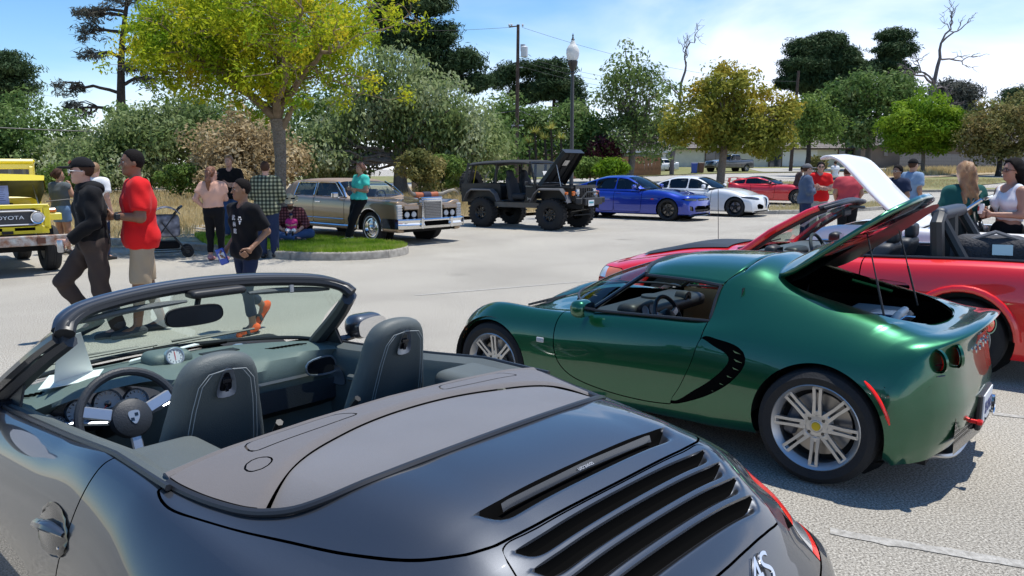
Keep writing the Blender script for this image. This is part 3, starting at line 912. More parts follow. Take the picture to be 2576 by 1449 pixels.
LM={'acacia':leafmat('yellow green leaf',(.14,.26,.015),(.42,.48,.025),(.60,.47,.03),1.1,trans=.55,big=.5),'oak':leafmat('oak leaf',(.05,.11,.025),(.14,.22,.06),(.27,.33,.15),.45,trans=.35),'moss':leafmat('mossy oak leaf',(.085,.145,.035),(.24,.30,.12),(.45,.48,.31),.45,trans=.4),'brown':leafmat('withered leaf',(.20,.14,.065),(.42,.32,.17),(.58,.48,.30),.6,trans=.3),'pine':leafmat('pine needle',(.020,.045,.018),(.05,.09,.036),(.10,.14,.06),.35,trans=.12),'pineg':leafmat('grey pine needle',(.04,.048,.038),(.11,.12,.10),(.19,.18,.16),.35,trans=.15),'street':leafmat('street tree leaf',(.07,.12,.03),(.18,.25,.075),(.32,.36,.18),.5,trans=.35),'golden':leafmat('golden green leaf',(.11,.16,.028),(.29,.29,.045),(.52,.37,.05),.5,trans=.4),'plum':leafmat('purple plum leaf',(.045,.012,.018),(.11,.035,.045),(.2,.09,.10),1.0,trans=.3),'lime':leafmat('bright green leaf',(.07,.16,.012),(.19,.31,.02),(.30,.40,.04),.5,trans=.4),'rust':leafmat('rusty green leaf',(.09,.11,.03),(.24,.22,.075),(.36,.26,.12),.6,trans=.3),'bush':leafmat('shrub leaf',(.06,.11,.02),(.16,.24,.05),(.26,.32,.08),.8,trans=.3),'yucca':leafmat('yucca leaf',(.20,.22,.05),(.42,.40,.10),(.55,.48,.16),.8,trans=.3),}
D0=17.4
bs=P(712,600,D0)
g0=np.random.default_rng(5)
root=thing('island_tree','yellow green umbrella shaped tree with rough grey trunk on the grass island','tree',(bs.x,D0,.12))
o0=np.array([bs.x,D0,.12])
def rel(px,py,D):return np.array(P(px,py,D))-o0
t=MB()
t.tube([tuple(rel(712,610,D0)),tuple(rel(708,560,D0)),tuple(rel(705,480,D0)),tuple(rel(706,400,D0)),tuple(rel(702,340,D0)),tuple(rel(697,300,D0))],[.22,.155,.128,.124,.14,.155],14)
t.lathe([(.42,-.05),(.30,.06),(.2,.2),(.15,.45)],(0,0,0),12)
for a in range(5):
 th=a*1.27+.4;t.tube([(0,0,.14),(.35*math.cos(th),.35*math.sin(th),.04),(.62*math.cos(th+.2),.62*math.sin(th+.2),-.04)],[.09,.06,.02],6)
t.build('trunk',M_bark,root)
t=MB()
t.tube([tuple(rel(705,330,D0)),tuple(rel(722,300,D0)),tuple(rel(735,272,D0-.1)),tuple(rel(742,262,D0-.1))],[.08,.07,.055,.035],8)
forks=[((640,250),17.3,(560,160),.9),((600,222),17.0,(470,110),.6),((560,200),16.9,(400,130),.5),((690,230),17.2,(700,110),1),((720,225),17.5,(800,90),.8),((660,215),17.8,(620,60),1),((745,215),16.9,(850,120),.6),((705,240),16.7,(760,20),.6),((680,235),18.3,(520,60),.5),((700,220),18.3,(820,60),.5)]
K=[]
for(m_,dm,e_,w)in forks:
 p0=rel(697,300,D0);p1=rel(m_[0],m_[1],dm);D2=dm+(dm-D0)*2.2;p2=rel(e_[0],e_[1],D2)
 limb(t,p0,p1,.095,.07,g0,4,.06,8);pts=limb(t,p1,p2,.065,.03,g0,6,.10,7)
 for _ in range(9):
  s=pts[g0.integers(1,7)];d=p2-p1;e=s+d*.35*g0.random()+g0.normal(size=3)*(.75,.75,.42)+np.array([0,0,.25])
  q=limb(t,s,e,.022,.010,g0,4,.2,5);K.append(e)
  for _ in range(4):
   e2=q[g0.integers(1,5)]+g0.normal(size=3)*(.42,.42,.28);limb(t,q[g0.integers(1,5)],e2,.010,.004,g0,3,.25,4);K.append(e2)
t.build('branches',mat('umber branch bark',(.20,.145,.095),.9,var=.25,vscale=8),root)
blobs0=[(rel(640,80,17.4),(2.45,2.5,1.0)),(rel(520,110,17.2),(1.55,1.9,.72)),(rel(780,50,17.4),(1.2,1.6,.95)),(rel(425,140,17.2),(1.05,1.3,.60)),(rel(385,110,17.2),(.6,1.0,.5)),(rel(650,-60,17.6),(1.9,2.0,.9)),(rel(845,95,17.2),(.6,1.0,.55)),(rel(600,200,16.6),(1.2,.8,.35))]
KK=crown_points(blobs0,520,g0,.35)
KK=KK[KK[:,2]>2.75]
KK=np.concatenate([KK,np.array([k for k in K if k[2]>2.7])])
leafcloud('crown',KK,.21+.14*g0.random(len(KK)),54,.052,LM['acacia'],root,aspect=.42,seed=11,shell=.1)
sp=np.array([rel(x,y,d)for x,y,d in[(420,205,16.6),(440,222,16.7),(400,180,16.9),(470,215,16.4),(515,230,16.3),(560,245,16.6),(600,262,16.9),(840,215,16.8),(870,225,16.7),(900,180,16.9),(345,120,16.9),(360,160,17.0),(640,285,17),(770,260,17)]])
leafcloud('hanging_sprigs',sp,.17,70,.05,LM['acacia'],root,aspect=.42,seed=12,shell=.1,hang=.6)
def simple(name,label,px,D,blobs,nclump,crad,nper,size,leaf,bark,tr,**k):
 B=[blob_px(*(b if len(b)>4 else(*b,D)))for b in blobs]
 return tree(name,label,groundp(px,D),B,nclump,crad,nper,size,LM[leaf],bark,tr,**k)
simple('oak_tree','dense dark green oak at the left edge behind the yellow off-roader',60,47,[(-160,60,290,470,47),(-30,150,250,420,48),(30,240,280,475,46),(-200,0,330,480,45)],130,1.0,110,.15,'oak',M_barkd,.3,nlimb=22,seed=21)
simple('oak_tree','broad grey green mossy oak behind the man in the red shirt',330,43,[(170,360,320,480,43),(260,520,290,470,44),(360,560,255,420,46),(150,330,380,485,41)],150,.95,120,.14,'moss',M_barkd,.28,nlimb=22,seed=22,hang=.5)
simple('oak_tree','dark oak crown rising behind the withered bush',600,52,[(440,640,245,400,52),(560,720,262,420,54),(300,460,250,360,56)],90,1.1,110,.17,'oak',M_barkd,.28,nlimb=16,seed=23)
simple('withered_bush','large withered tan brown bush behind the man leaning near the trunk',610,37,[(500,700,275,470,37),(600,770,340,475,36),(490,610,370,480,36)],105,.75,110,.11,'brown',M_barkl,.14,nlimb=20,seed=24,twig=2,shell=.3,cat='bush',fork=.1)
simple('oak_tree','huge moss draped oak with pale branches behind the tan wagon',1010,41,[(760,980,250,450,41),(860,1130,135,380,42),(980,1230,210,420,41),(1080,1270,280,440,40),(740,900,330,450,40)],230,.95,130,.13,'moss',M_bark,.34,nlimb=44,seed=25,hang=.9,twig=1,shell=.35)
simple('oak_tree','dark oak in the shade between the great oak and the withered bush',800,47,[(700,900,220,440,47),(1180,1300,300,440,47)],60,1.1,100,.16,'oak',M_barkd,.25,nlimb=14,seed=26)
for i,(a,b_,y0,y1,D,lf,lb)in enumerate([(90,260,420,490,38,'bush','green shrub in the dry field left of the hoodie man'),(400,500,415,478,36,'bush','bright green shrub behind the shoulder of the red shirt man'),(520,620,425,480,34,'brown','low tan shrub behind the woman with the ponytail'),(1000,1110,380,475,34,'rust','rusty weedy shrub right of the tan wagon windshield'),(1050,1170,395,470,37,'bush','fresh green shrub beside the nest box'),(1450,1520,405,445,60,'bush','grey green shrub before the board fence'),(1505,1570,405,440,58,'lime','low bright green clipped shrub beneath the plum tree'),(2035,2075,398,422,86,'rust','small yellowish shrub before the ranch house garage')]):
 simple('shrub',lb,(a+b_)/2,D,[(a,b_,y0,y1,D)],26,.35 if D<50 else .5,130,.09 if D<50 else .13,lf,M_barkd,.06,nlimb=8,seed=60+i,cat='shrub',fork=.0)
def pine(name,label,px,ybase,ytop,D,plates,leaf='pine',tr=.4,seed=1,nper=120,size=.22,crad=1.1,n=60,lean=0,dead=0,cat='pine tree',bark=None,topx=None):
 g=np.random.default_rng(seed)
 b0=groundp(px,D);root=thing(name,label,cat,b0)
 o=np.array(b0);tp=np.array(P(topx or px,ytop,D))-o
 t=MB();H_=tp[2]
 pts=[(tp[0]*(s**1.3)+math.sin(s*7+seed)*tr*.35,0,H_*s-.1)for s in np.linspace(0,1,9)]
 t.tube(pts,[tr*(1-.85*s)+.03 for s in np.linspace(0,1,9)],9)
 K=[];Rr=[]
 for(x0,x1,y0,y1)in plates:
  c,r=blob_px(x0,x1,y0,y1,D);c=np.array(c)-o;r=np.array(r)
  k=max(4,int(n*(r[0]*r[2])**.5/3))
  q=crown_points([(c,(r[0],r[0]*.8,r[2]))],k,g,.3);K.append(q)
  hz=min(H_*.95,max(.12*H_,c[2]-abs(c[0])*.12));s=hz/H_
  st=np.array([tp[0]*(s**1.3),0,hz])
  m_=limb(t,st,c,tr*.32,tr*.18,g,6,.12,6)
  for e in q[::2]:limb(t,m_[g.integers(3,7)],e,tr*.12,.015,g,4,.18,4)
  if dead:
   for e in q:
    for _ in range(dead):limb(t,e,e+g.normal(size=3)*(r[0]*.35,.5,r[2]*.3),.022,.008,g,3,.25,3)
 t.build('trunk',bark or M_barkd,root)
 K=np.concatenate(K)
 if nper:leafcloud('crown',K,np.stack([crad*1.1*(.6+.7*g.random(len(K)))]*2+[crad*.55*(.6+.7*g.random(len(K)))],1),nper,size,LM[leaf],root,aspect=.22,seed=seed,shell=.2)
 return root
pine('pine_tree','half dead black trunked pine with bare grey limbs against the sky',293,310,-40,62,[(180,300,10,50),(250,400,-30,30),(190,270,60,105),(330,460,40,90),(190,265,120,160),(300,390,150,190),(140,210,200,245),(150,240,250,300),(330,420,190,215),(200,260,20,60),(360,440,95,130)],'pineg',.48,31,20,.24,.62,44,dead=3,topx=325,cat='pine tree')
pine('pine_tree','dark green pine at the left edge of the view',8,300,125,66,[(-60,40,125,190),(-40,80,150,215),(-60,90,195,245),(-70,60,230,290)],'pine',.4,32,170,.22,1.15,60)
pine('pine_tree','tall dark pine rising behind the great mossy oak',1055,300,-60,72,[(925,1010,20,70),(950,1060,-40,40),(1050,1135,-30,40),(990,1080,60,110),(1040,1140,60,110),(1030,1130,105,150),(1110,1210,120,185),(1050,1150,160,215),(1160,1225,190,230),(940,1010,90,120)],'pine',.5,33,170,.24,1.2,60,topx=1040)
pine('pine_tree','small dark pine left of the utility pole',1260,330,160,90,[(1230,1290,180,220),(1270,1345,155,200),(1290,1350,210,265)],'pine',.35,34,150,.26,1.2,60,topx=1300)
pine('pine_tree','round topped dark pine between utility pole and street lamp',1385,380,160,88,[(1335,1440,155,200),(1345,1465,190,240),(1400,1475,225,290),(1330,1400,215,250)],'pine',.35,35,170,.26,1.2,60,topx=1395)
pine('pine_tree','large dark pine behind the yellowish tree and leaning pole',2075,300,85,125,[(1990,2080,100,150),(2040,2120,85,130),(1965,2100,140,190),(2060,2170,120,175),(2080,2195,150,215),(1960,2060,185,225),(2000,2150,185,240)],'pine',.6,36,120,.34,1.35,110,topx=2085)
pine('pine_tree','tall narrow dark pine right of the large pine',2250,330,70,130,[(2210,2290,72,110),(2200,2300,105,150),(2190,2270,145,185),(2225,2305,160,212)],'pine',.6,37,90,.34,1.2,90,topx=2255)
pine('pine_tree','hazy grey pines beyond the lime green tree',2395,320,205,150,[(2350,2410,205,250),(2385,2450,215,265),(2370,2440,255,300)],'pineg',.5,38,130,.4,2.2,60)
pine('pine_tree','distant dark pine at the right edge',2560,300,222,150,[(2530,2600,222,262),(2540,2620,250,280)],'pine',.5,39,130,.4,2.2,60)
def deadtree(label,px,ytop,D,tr,seed,topx,spread=1.0,m=None):
 g=np.random.default_rng(seed);b0=groundp(px,D);root=thing('dead_tree',label,'dead tree',b0);tp=np.array(P(topx,ytop,D))-np.array(b0);t=MB();H_=tp[2]
 pts=limb(t,(0,0,0),tp*[.6,0,.62],tr,tr*.6,g,7,.05,8)
 def grow(p,d,L,r,n):
  e=p+d*L;q=limb(t,p,e,r,r*.55,g,4,.22,4)
  if n==0:return
  for _ in range(3 if n>1 else 4):
   d2=d+g.normal(size=3)*(.65,.4,.5);d2[2]+=.12;d2/=np.linalg.norm(d2);grow(q[g.integers(2,5)],d2,L*(.5+.2*g.random()),r*.5,n-1)
 top=tp-pts[-1];grow(pts[-1],top/np.linalg.norm(top),np.linalg.norm(top)*.8,tr*.6,3)
 for k in(4,5,6,7,7):
  d=np.array([g.choice([-1,1])*(.8+.4*g.random()),g.normal()*.4,.45+.4*g.random()]);d/=np.linalg.norm(d);grow(pts[k],d,H_*.16*spread,tr*.38,3)
 t.build('trunk',m or mat('bleached bark',(.14,.12,.115),.95,var=.2,vscale=3),root)
deadtree('bare dead tree with crooked pale limbs right of the tall pine',2313,82,110,.5,40,2372,1.0)
deadtree('bare branched tree behind the grey-green street tree',1690,118,80,.24,41,1725,1.1)
simple('street_tree','tall thin leaved grey green tree behind the blue sedan',1583,64,[(1530,1660,105,250),(1500,1640,190,330),(1580,1720,200,350),(1500,1690,290,395),(1640,1730,300,390)],120,.95,60,.17,'street',M_bark,.27,nlimb=46,seed=51,twig=2,shell=.25)
simple('street_tree','golden green tree behind the white sedan and red coupe',1812,43,[(1730,1900,165,290),(1675,1850,240,370),(1800,1980,220,350),(1740,1960,300,385),(1870,1990,290,400),(1790,1840,155,220),(1660,1720,300,350),(1960,2000,250,300)],230,.54,78,.12,'golden',M_bark,.2,nlimb=40,seed=52,twig=2,shell=.35)
simple('plum_tree','dark purple leaved plum tree beside the garage',1518,64,[(1475,1565,345,405,64),(1490,1550,350,420,64)]if False else[(1475,1562,345,408,64)],40,.55,130,.13,'plum',M_barkd,.08,nlimb=12,seed=53)
simple('street_tree','small green tree with dark forked limbs before the ranch house',2030,74,[(1995,2085,235,330),(2010,2110,290,360),(1990,2060,300,350)],60,.85,75,.17,'bush',M_barkd,.2,nlimb=20,seed=54,shell=.3)
simple('street_tree','wide grey green tree above the brown house',2180,93,[(2050,2180,215,310),(2100,2290,195,290),(2080,2240,270,360),(2200,2310,205,280)],120,1.5,110,.26,'oak',M_bark,.3,nlimb=24,seed=55)
simple('round_tree','rounded lime green tree standing in front of the board fence',2322,78,[(2225,2412,248,375),(2235,2330,270,385),(2300,2410,280,385)],140,.9,130,.18,'lime',M_bark,.17,nlimb=20,seed=56,shell=.5)
simple('round_tree','rusty green rounded tree at the right edge over the fence',2512,74,[(2425,2540,260,390),(2500,2650,245,380),(2440,2600,290,400)],130,.9,100,.17,'rust',M_barkd,.2,nlimb=20,seed=57)
simple('shade_tree','dense green scrub tree behind the utility pole',1300,66,[(1215,1330,250,410),(1290,1410,280,400),(1380,1530,270,400),(1220,1300,330,440)],120,1.3,110,.2,'oak',M_barkd,.2,nlimb=20,seed=58)
simple('shade_tree','hazy green trees beyond the ranch house roof',1900,128,[(1600,1760,300,360),(1700,1900,290,360),(1880,2080,285,360),(2200,2420,290,370),(2380,2640,270,370)],140,2.2,100,.42,'street',M_barkd,.3,nlimb=12,seed=59)
for i,(px,py)in enumerate([(1345,335),(1385,325),(1370,350),(1410,350),(1330,360)]):
 c=P(px,py,58);bx=groundp(px,58)
 r=thing('yucca',['tall yucca nearest the utility pole','highest yellow yucca head','yucca in the middle of the clump','yucca at the right of the clump','lowest yucca head at the left'][i],'yucca',bx)
 h=c.z-bx[2];b=MB();b.tube([(0,0,-.1),(.1,0,h*.6),(0,0,h)],[.14,.1,.08],6);b.build('trunk',M_barkd,r)
 b=MB();g=np.random.default_rng(i)
 for k in range(46):
  d=g.normal(size=3);d[2]=abs(d[2])*.8-.1;d/=np.linalg.norm(d);q=np.cross(d,(0,0,1));q/=np.linalg.norm(q);L=.75
  b.add([tuple(np.array([0,0,h])+q*.05),tuple(np.array([0,0,h])-q*.05),tuple(np.array([0,0,h])+d*L)],[(0,1,2)])
 b.build('leaves',LM['yucca'],r,smooth=False)
def grass(name,poly,n,h,m,w=.006,seed=1,z=0.115,lean=.35,clump=0.0,dens=None):
 g=np.random.default_rng(seed);poly=np.array(poly,float)
 x0,y0=poly.min(0);x1,y1=poly.max(0)
 P_=np.stack([g.uniform(x0,x1,n*3),g.uniform(y0,y1,n*3)],1)
 if dens is not None:P_=P_[g.random(len(P_))<dens(P_)]
 P_=P_[sdpoly(P_,poly)<-.02][:n]
 k=len(P_)
 hh=h*(.5+.9*g.random(k));th=g.uniform(0,2*PI,k);ln=lean*g.random(k)*hh
 ph=g.uniform(0,2*PI,k)
 zz=terrain(P_[:,0],P_[:,1])+z
 dx,dy=np.cos(th)*w,np.sin(th)*w
 B=np.stack([P_[:,0],P_[:,1],zz],1)
 A1=B+np.stack([dx,dy,0*dx],1);A2=B-np.stack([dx,dy,0*dx],1)
 mid=B+np.stack([np.cos(ph)*ln*.3,np.sin(ph)*ln*.3,hh*.6],1)
 T=B+np.stack([np.cos(ph)*ln,np.sin(ph)*ln,hh],1)
 e=np.stack([dx,dy,0*dx],1)*.6
 V=np.stack([A1,A2,mid-e,T,mid+e],1).reshape(-1,3)
 i=np.arange(k)[:,None]*5
 o=mesh(name,V,np.concatenate([i+0,i+1,i+2,i+4],1),m,None,smooth=False)
 o.data.materials[0]=m
 me=o.data
 F=[tuple(f)for f in np.concatenate([i,i+1,i+2,i+3,i+4],1).tolist()]
 bpy.data.objects.remove(o)
 me2=bpy.data.meshes.new(name);me2.vertices.add(len(V));me2.vertices.foreach_set('co',V.astype(np.float32).ravel())
 me2.loops.add(5*k);me2.loops.foreach_set('vertex_index',np.arange(5*k,dtype=np.int32));me2.polygons.add(k);me2.polygons.foreach_set('loop_start',np.arange(0,5*k,5,dtype=np.int32))
 me2.update(calc_edges=True);me2.materials.append(m)
 at=me2.attributes.new('lr','FLOAT','POINT');at.data.foreach_set('value',np.repeat(g.random(k),5).astype(np.float32))
 o=bpy.data.objects.new(name,me2);COL.objects.link(o);tag(o,kind='stuff')
 return o
LM['turf']=leafmat('turf blade',(.14,.27,.02),(.34,.48,.04),(.60,.58,.18),2.2,trans=.45)
LM['straw']=leafmat('straw blade',(.48,.37,.17),(.70,.56,.29),(.80,.68,.40),.5,trans=.35)
isl_poly=KERB[:9][::-1]+BACK[:5]+[(-7.6,18.4)]
o=sheet('island_turf',isl_poly,0.125,M_turf,.5)
grass('grass',isl_poly,42000,.085,LM['turf'],.0065,2,.12)
nearf=[(-30,27.2),(-14.5,19.9),(-9.2,17.6),(-7.8,17.4),(-7.6,18.4),(-8.4,20.8),(-7.2,22.6),(-1.8,25.6),(3,30.7),(2,36),(-30,36)]
grass('dry_grass',nearf,60000,.20,LM['straw'],.010,3,.1,.6)
grass('tall_dry_grass',[(-45,30),(-14,30),(3,31),(8,36),(7,44),(-45,44)],45000,.38,LM['straw'],.018,4,.1,.6)
grass('verge_weeds',isl,3500,.16,LM['straw'],.012,5,.12)
grass('fence_weeds',[(30,68),(60,89),(82,93),(82,98),(46,94)],9000,.5,LM['straw'],.04,6,.05)
grass('weeds',[(9,42),(12,41),(24,47),(36,58),(42,66),(20,60),(8,56)],12000,.14,LM['straw'],.02,7,.04)
def litter(name,c,r,n,m,seed):
 g=np.random.default_rng(seed);p=np.stack([c[0]+g.normal(size=n)*r[0],c[1]+g.normal(size=n)*r[1]],1);a=g.uniform(0,2*PI,n);s_=.02+.03*g.random(n);V=[]
 for k,(dx,dy)in enumerate(((1,0),(0,.5),(-1,0),(0,-.5))):V.append(np.stack([p[:,0]+s_*(dx*np.cos(a)-dy*np.sin(a)),p[:,1]+s_*(dx*np.sin(a)+dy*np.cos(a)),.006+.012*g.random(n)],1))
 o=mesh(name,np.stack(V,1).reshape(-1,3),np.arange(4*n).reshape(-1,4),m,None,smooth=False);o.data.attributes.new('lr','FLOAT','POINT').data.foreach_set('value',np.repeat(g.random(n),4).astype(np.float32));return tag(o,kind='stuff')
litter('leaf_litter',(-8.9,16.9),(.9,.25),500,LM['brown'],1);litter('leaf_litter',(-6.2,15.5),(1.3,.25),260,LM['brown'],2)
# ======== parts shared by the cars
M_rub=mat('tyre rubber',(.022,.022,.023),.8,spec=.3,bump=.3,bscale=90)
M_blk=mat('black plastic',(.015,.015,.016),.5)
M_gloss=mat('gloss black',(.008,.008,.01),.15,coat=.6)
M_under=mat('dark underbody',(.01,.01,.01),.9)
M_chrome=mat('chrome',(.75,.76,.78),.09,metal=1)
M_alum=mat('silver alloy',(.50,.50,.50),.38,metal=.9,coat=.3)
M_disc=mat('brake disc steel',(.33,.31,.29),.35,metal=.9)
M_glassg=glassmat('green tinted glass',(.74,.86,.80),.3)
M_glassc=glassmat('clear glass',(.86,.90,.90),.2)
M_glassd=glassmat('dark tinted glass',(.10,.12,.13),.4)
M_redl=mat('red lamp lens',(.95,.02,.012),.2,coat=.5)
M_oral=mat('orange lamp lens',(.75,.16,.01),.15,coat=1,trans=.15)
M_clrl=mat('clear lamp lens',(.62,.64,.66),.08,coat=1,trans=.3)
M_gap=mat('shut line black',(.004,.004,.004),1,spec=0)
M_paper=mat('white paper',(.80,.80,.78),.8)
M_plate=mat('number plate white',(.72,.74,.76),.4)
M_navy=mat('plate lettering navy',(.02,.035,.16),.5)
M_cam=mat('caliper grey',(.10,.10,.11),.45)
def wheel(parent,c,r,w,rim,sy,style='spoke',n=8,m_rim=None,steer=0,name='wheel',tread=0,m_tyre=None,hub=None):
 m_rim=m_rim or M_alum
 root=bpy.data.objects.new(name,None);COL.objects.link(root);root.parent=parent;root.location=c
 root.rotation_euler=(0,0,(0 if sy>0 else PI)+steer)
 hw=w/2
 b=MB()
 prof=[(rim-.012,-hw*.8),(rim+.012,-hw*.97),(r-.035,-hw),(r-.010,-hw*.86),(r,-hw*.6),(r,-hw*.2),(r-.006,-hw*.17),(r-.006,-hw*.12),(r,-hw*.1),(r,hw*.1),(r-.006,hw*.12),(r-.006,hw*.17),(r,hw*.2),(r,hw*.6),(r-.010,hw*.86),(r-.032,hw*.985),((r+rim)/2,hw*1.04),(rim+.022,hw*.99),(rim+.004,hw*.90),(rim-.012,hw*.8)]
 b.lathe(prof,(0,0,0),56,'y')
 if tread:
  k=int(2*PI*r/tread/1.9)
  for i in range(k):
   a=2*PI*i/k
   for s in(-1,1):
    q=MB();ca,sa=math.cos(a+s*.03),math.sin(a+s*.03)
    rr=r+tread*.10
    b.box((rr*ca,s*hw*.62,rr*sa),(tread*.5,hw*.66,tread),rot=(0,-a-s*.03,0),bev=tread*.12)
 b.build('tyre',m_tyre or M_rub,root)
 b=MB();d=hw*.8
 b.lathe([(rim-.014,-hw*.8),(rim-.03,-hw*.5),(rim-.035,d-.03),(rim-.018,d-.004),(rim-.004,d+.012),(rim+.004,d+.006),(rim+.004,d-.012),(rim-.012,d-.02)],(0,0,0),56,'y')
 dish=.025
 def spoke(a,wid0,wid1,r0,r1,y0,y1,t=.022):
  ca,sa=math.cos(a),math.sin(a)
  V=[]
  for(rr,wd,yy)in((r0,wid0,y0),((r0+r1)/2,(wid0+wid1)/2*.92,(y0+y1)/2+.006),(r1,wid1,y1)):
   for(q,dy)in((-wd/2,-t),(-wd/2,-.003),(-wd/2*.7,0),(wd/2*.7,0),(wd/2,-.003),(wd/2,-t)):
    V.append((rr*ca-q*sa,yy+dy,rr*sa+q*ca))
  F=[]
  for i in range(2):
   for k in range(5):F.append((i*6+k,i*6+k+1,(i+1)*6+k+1,(i+1)*6+k))
  b.add(V,F)
 hy=d-dish
 if style=='twin':
  for i in range(n):
   a=2*PI*i/n+PI/2
   off=.016
   for s in(-1,1):
    ca,sa=math.cos(a),math.sin(a)
    V=[]
    for(rr,q0,wd,yy)in((.055,s*.016,.020,hy+.004),(rim*.6,s*.0145,.0155,hy+.014),(rim-.018,s*.0175,.017,d-.002)):
     for(q,dy)in((-wd/2,-.024),(-wd/2,-.002),(wd/2,-.002),(wd/2,-.024)):
      V.append((rr*ca-(q0+q)*sa,yy+dy,rr*sa+(q0+q)*ca))
    b.add(V,[(j*4+k,j*4+k+1,(j+1)*4+k+1,(j+1)*4+k)for j in range(2)for k in range(3)])
   b.box((math.cos(a)*.075,hy-.006,math.sin(a)*.075),(.03,.02,.045),rot=(0,-a,0),bev=.004)
   b.box((math.cos(a)*(rim-.020),d-.012,math.sin(a)*(rim-.020)),(.012,.018,.048),rot=(0,-a,0),bev=.003)
 elif style=='spoke':
  for i in range(n):
   a=2*PI*i/n+PI/2
   spoke(a,.055,.034,.05,rim-.018,hy,d-.004)
 elif style=='y':
  for i in range(n):
   a=2*PI*i/n+PI/2
   spoke(a-.10,.026,.018,.05,rim-.018,hy,d-.004);spoke(a+.10,.026,.018,.05,rim-.018,hy,d-.004)
 elif style=='wire':
  for i in range(40):
   a=2*PI*i/40
   spoke(a,.006,.014,.07,rim-.05,hy+.02,d-.02,.01)
  b.lathe([(0,hy),(rim-.03,hy)],(0,0,0),30,'y')
  b.lathe([(rim-.055,d-.02),(rim-.035,d+.004),(rim-.01,d)],(0,0,0),40,'y')
  b.lathe([(0,hy+.06),(.045,hy+.055),(.07,hy+.04),(.075,hy)],(0,0,0),20,'y')
 elif style=='steel':
  b.lathe([(.04,hy-.02),(.075,hy+.015),(.12,hy+.01),(rim-.04,hy-.035),(rim-.03,hy-.05)],(0,0,0),30,'y')
  b.lathe([(0,hy+.03),(.045,hy+.03),(.055,hy+.0),(.055,hy-.05)],(0,0,0),20,'y')
 if style!='wire' and style!='steel':
  b.lathe([(0,hy+.004),(.03,hy+.004),(.034,hy),(.066,hy-.002),(.074,hy-.012),(.08,hy-.05)],(0,0,0),28,'y')
 b.build('rim',m_rim,root,ang=28)
 if style not in('wire',):
  b=MB();b.lathe([(.05,hy-.062),(rim*.72,hy-.062),(rim*.72,hy-.075)],(0,0,0),36,'y');b.build('brake_disc',M_disc,root)
  b=MB();b.box((rim*.58,hy-.055,.0),(.075,.05,.17),rot=(0,-.35,0),bev=.015);b.build('caliper',M_cam,root)
 b=MB();b.lathe([(0,hy-.08),(rim-.03,hy-.08)],(0,0,0),30,'y');b.build('backplate',M_under,root)
 if style in('twin','spoke','y'):
  for i in range(5 if style!='twin' else 4):
   a=2*PI*i/(5 if style!='twin' else 4)+.78
   b=MB();b.lathe([(0,.001),(.010,.001),(.011,-.01)],(.052*math.cos(a),hy,.052*math.sin(a)),8,'y');b.build('wheel_bolt',M_gloss,root)
 if hub:
  b=MB();b.lathe([(0,.007),(.022,.006),(.026,0)],(0,hy+.002,0),20,'y');b.build('hub_cap',hub,root)
 return root
def rounded(name,c,d,r,m,parent,rot=None,h=None,**k):
 c=np.array(c,float);hd_=np.array(d,float)/2
 E=np.array(Euler(rot).to_matrix())if rot else None
 def fn(Q):
  q=Q-c
  if E is not None:q=q@E
  q=np.abs(q)-(hd_-r)
  return np.linalg.norm(np.maximum(q,0),axis=1)+np.minimum(q.max(1),0)-r
 R_=np.linalg.norm(hd_)if rot else hd_
 return blob(name,fn,c-R_-.03,c+R_+.03,h or max(.012,float(max(d))/30),m,parent,**k)
def pillow(name,poly,axis,c,t,r,m,parent,h=.014,bulge=.0,tilt=None):
 poly=np.array(poly,float)
 i,j=[(1,2),(0,2),(0,1)][axis]
 cen=poly.mean(0);ext=np.abs(poly-cen).max(0)
 def fn(Q):
  Q2=tilt(Q)if tilt else Q
  d2=sdpoly(Q2[:,[i,j]],poly)
  tt=t/2+bulge*np.clip(-d2/ext.min(),0,1)
  w=np.stack([d2+r,np.abs(Q2[:,axis]-c)-tt+r],1)
  return np.linalg.norm(np.maximum(w,0),axis=1)+np.minimum(w.max(1),0)-r
 lo=[0,0,0];hi=[0,0,0]
 lo[i],lo[j]=poly.min(0)-.05;hi[i],hi[j]=poly.max(0)+.05
 ex=.25 if tilt else 0
 lo[axis]=c-t/2-bulge-.05-ex;hi[axis]=c+t/2+bulge+.05+ex
 return blob(name,fn,lo,hi,h,m,parent)
def steering(parent,c,r,tilt,m_rim,m_hub,m_sp,n=3,rr=.016):
 root=bpy.data.objects.new('steering_wheel',None);COL.objects.link(root);root.parent=parent;root.location=c;root.rotation_euler=(0,-tilt,0)
 b=MB();pts=[(0,r*math.cos(a),r*math.sin(a))for a in np.linspace(0,2*PI,41)]
 b.tube(pts,rr,10,cap=False);b.build('rim',m_rim,root)
 b=MB();b.lathe([(0,-.035),(.045,-.033),(.07,-.02),(.076,0),(.07,.03),(.03,.06)],(0,0,0),24,'x');b.build('hub',m_hub,root)
 for i in range(n):
  a=[R(20),R(160),R(270),R(90)][i]
  b=MB();b.M=Matrix.Rotation(-a+PI/2,4,'X')if False else Matrix.Rotation(a,4,'X')
  b.box((-.005,(r+.06)/2,0),(.014,r-.075,.045 if i<2 else .04),bev=.005);b.build('spoke',m_sp,root)
 b=MB();b.tube([(.02,0,0),(.3,0,0)],.035,10);b.build('column',M_blk,root)
 return root
def snap(V,x,z,s):
 k=np.argmin((V[:,0]-x)**2+(V[:,2]-z)**2+10*(V[:,1]*s<.35));return V[k,1]
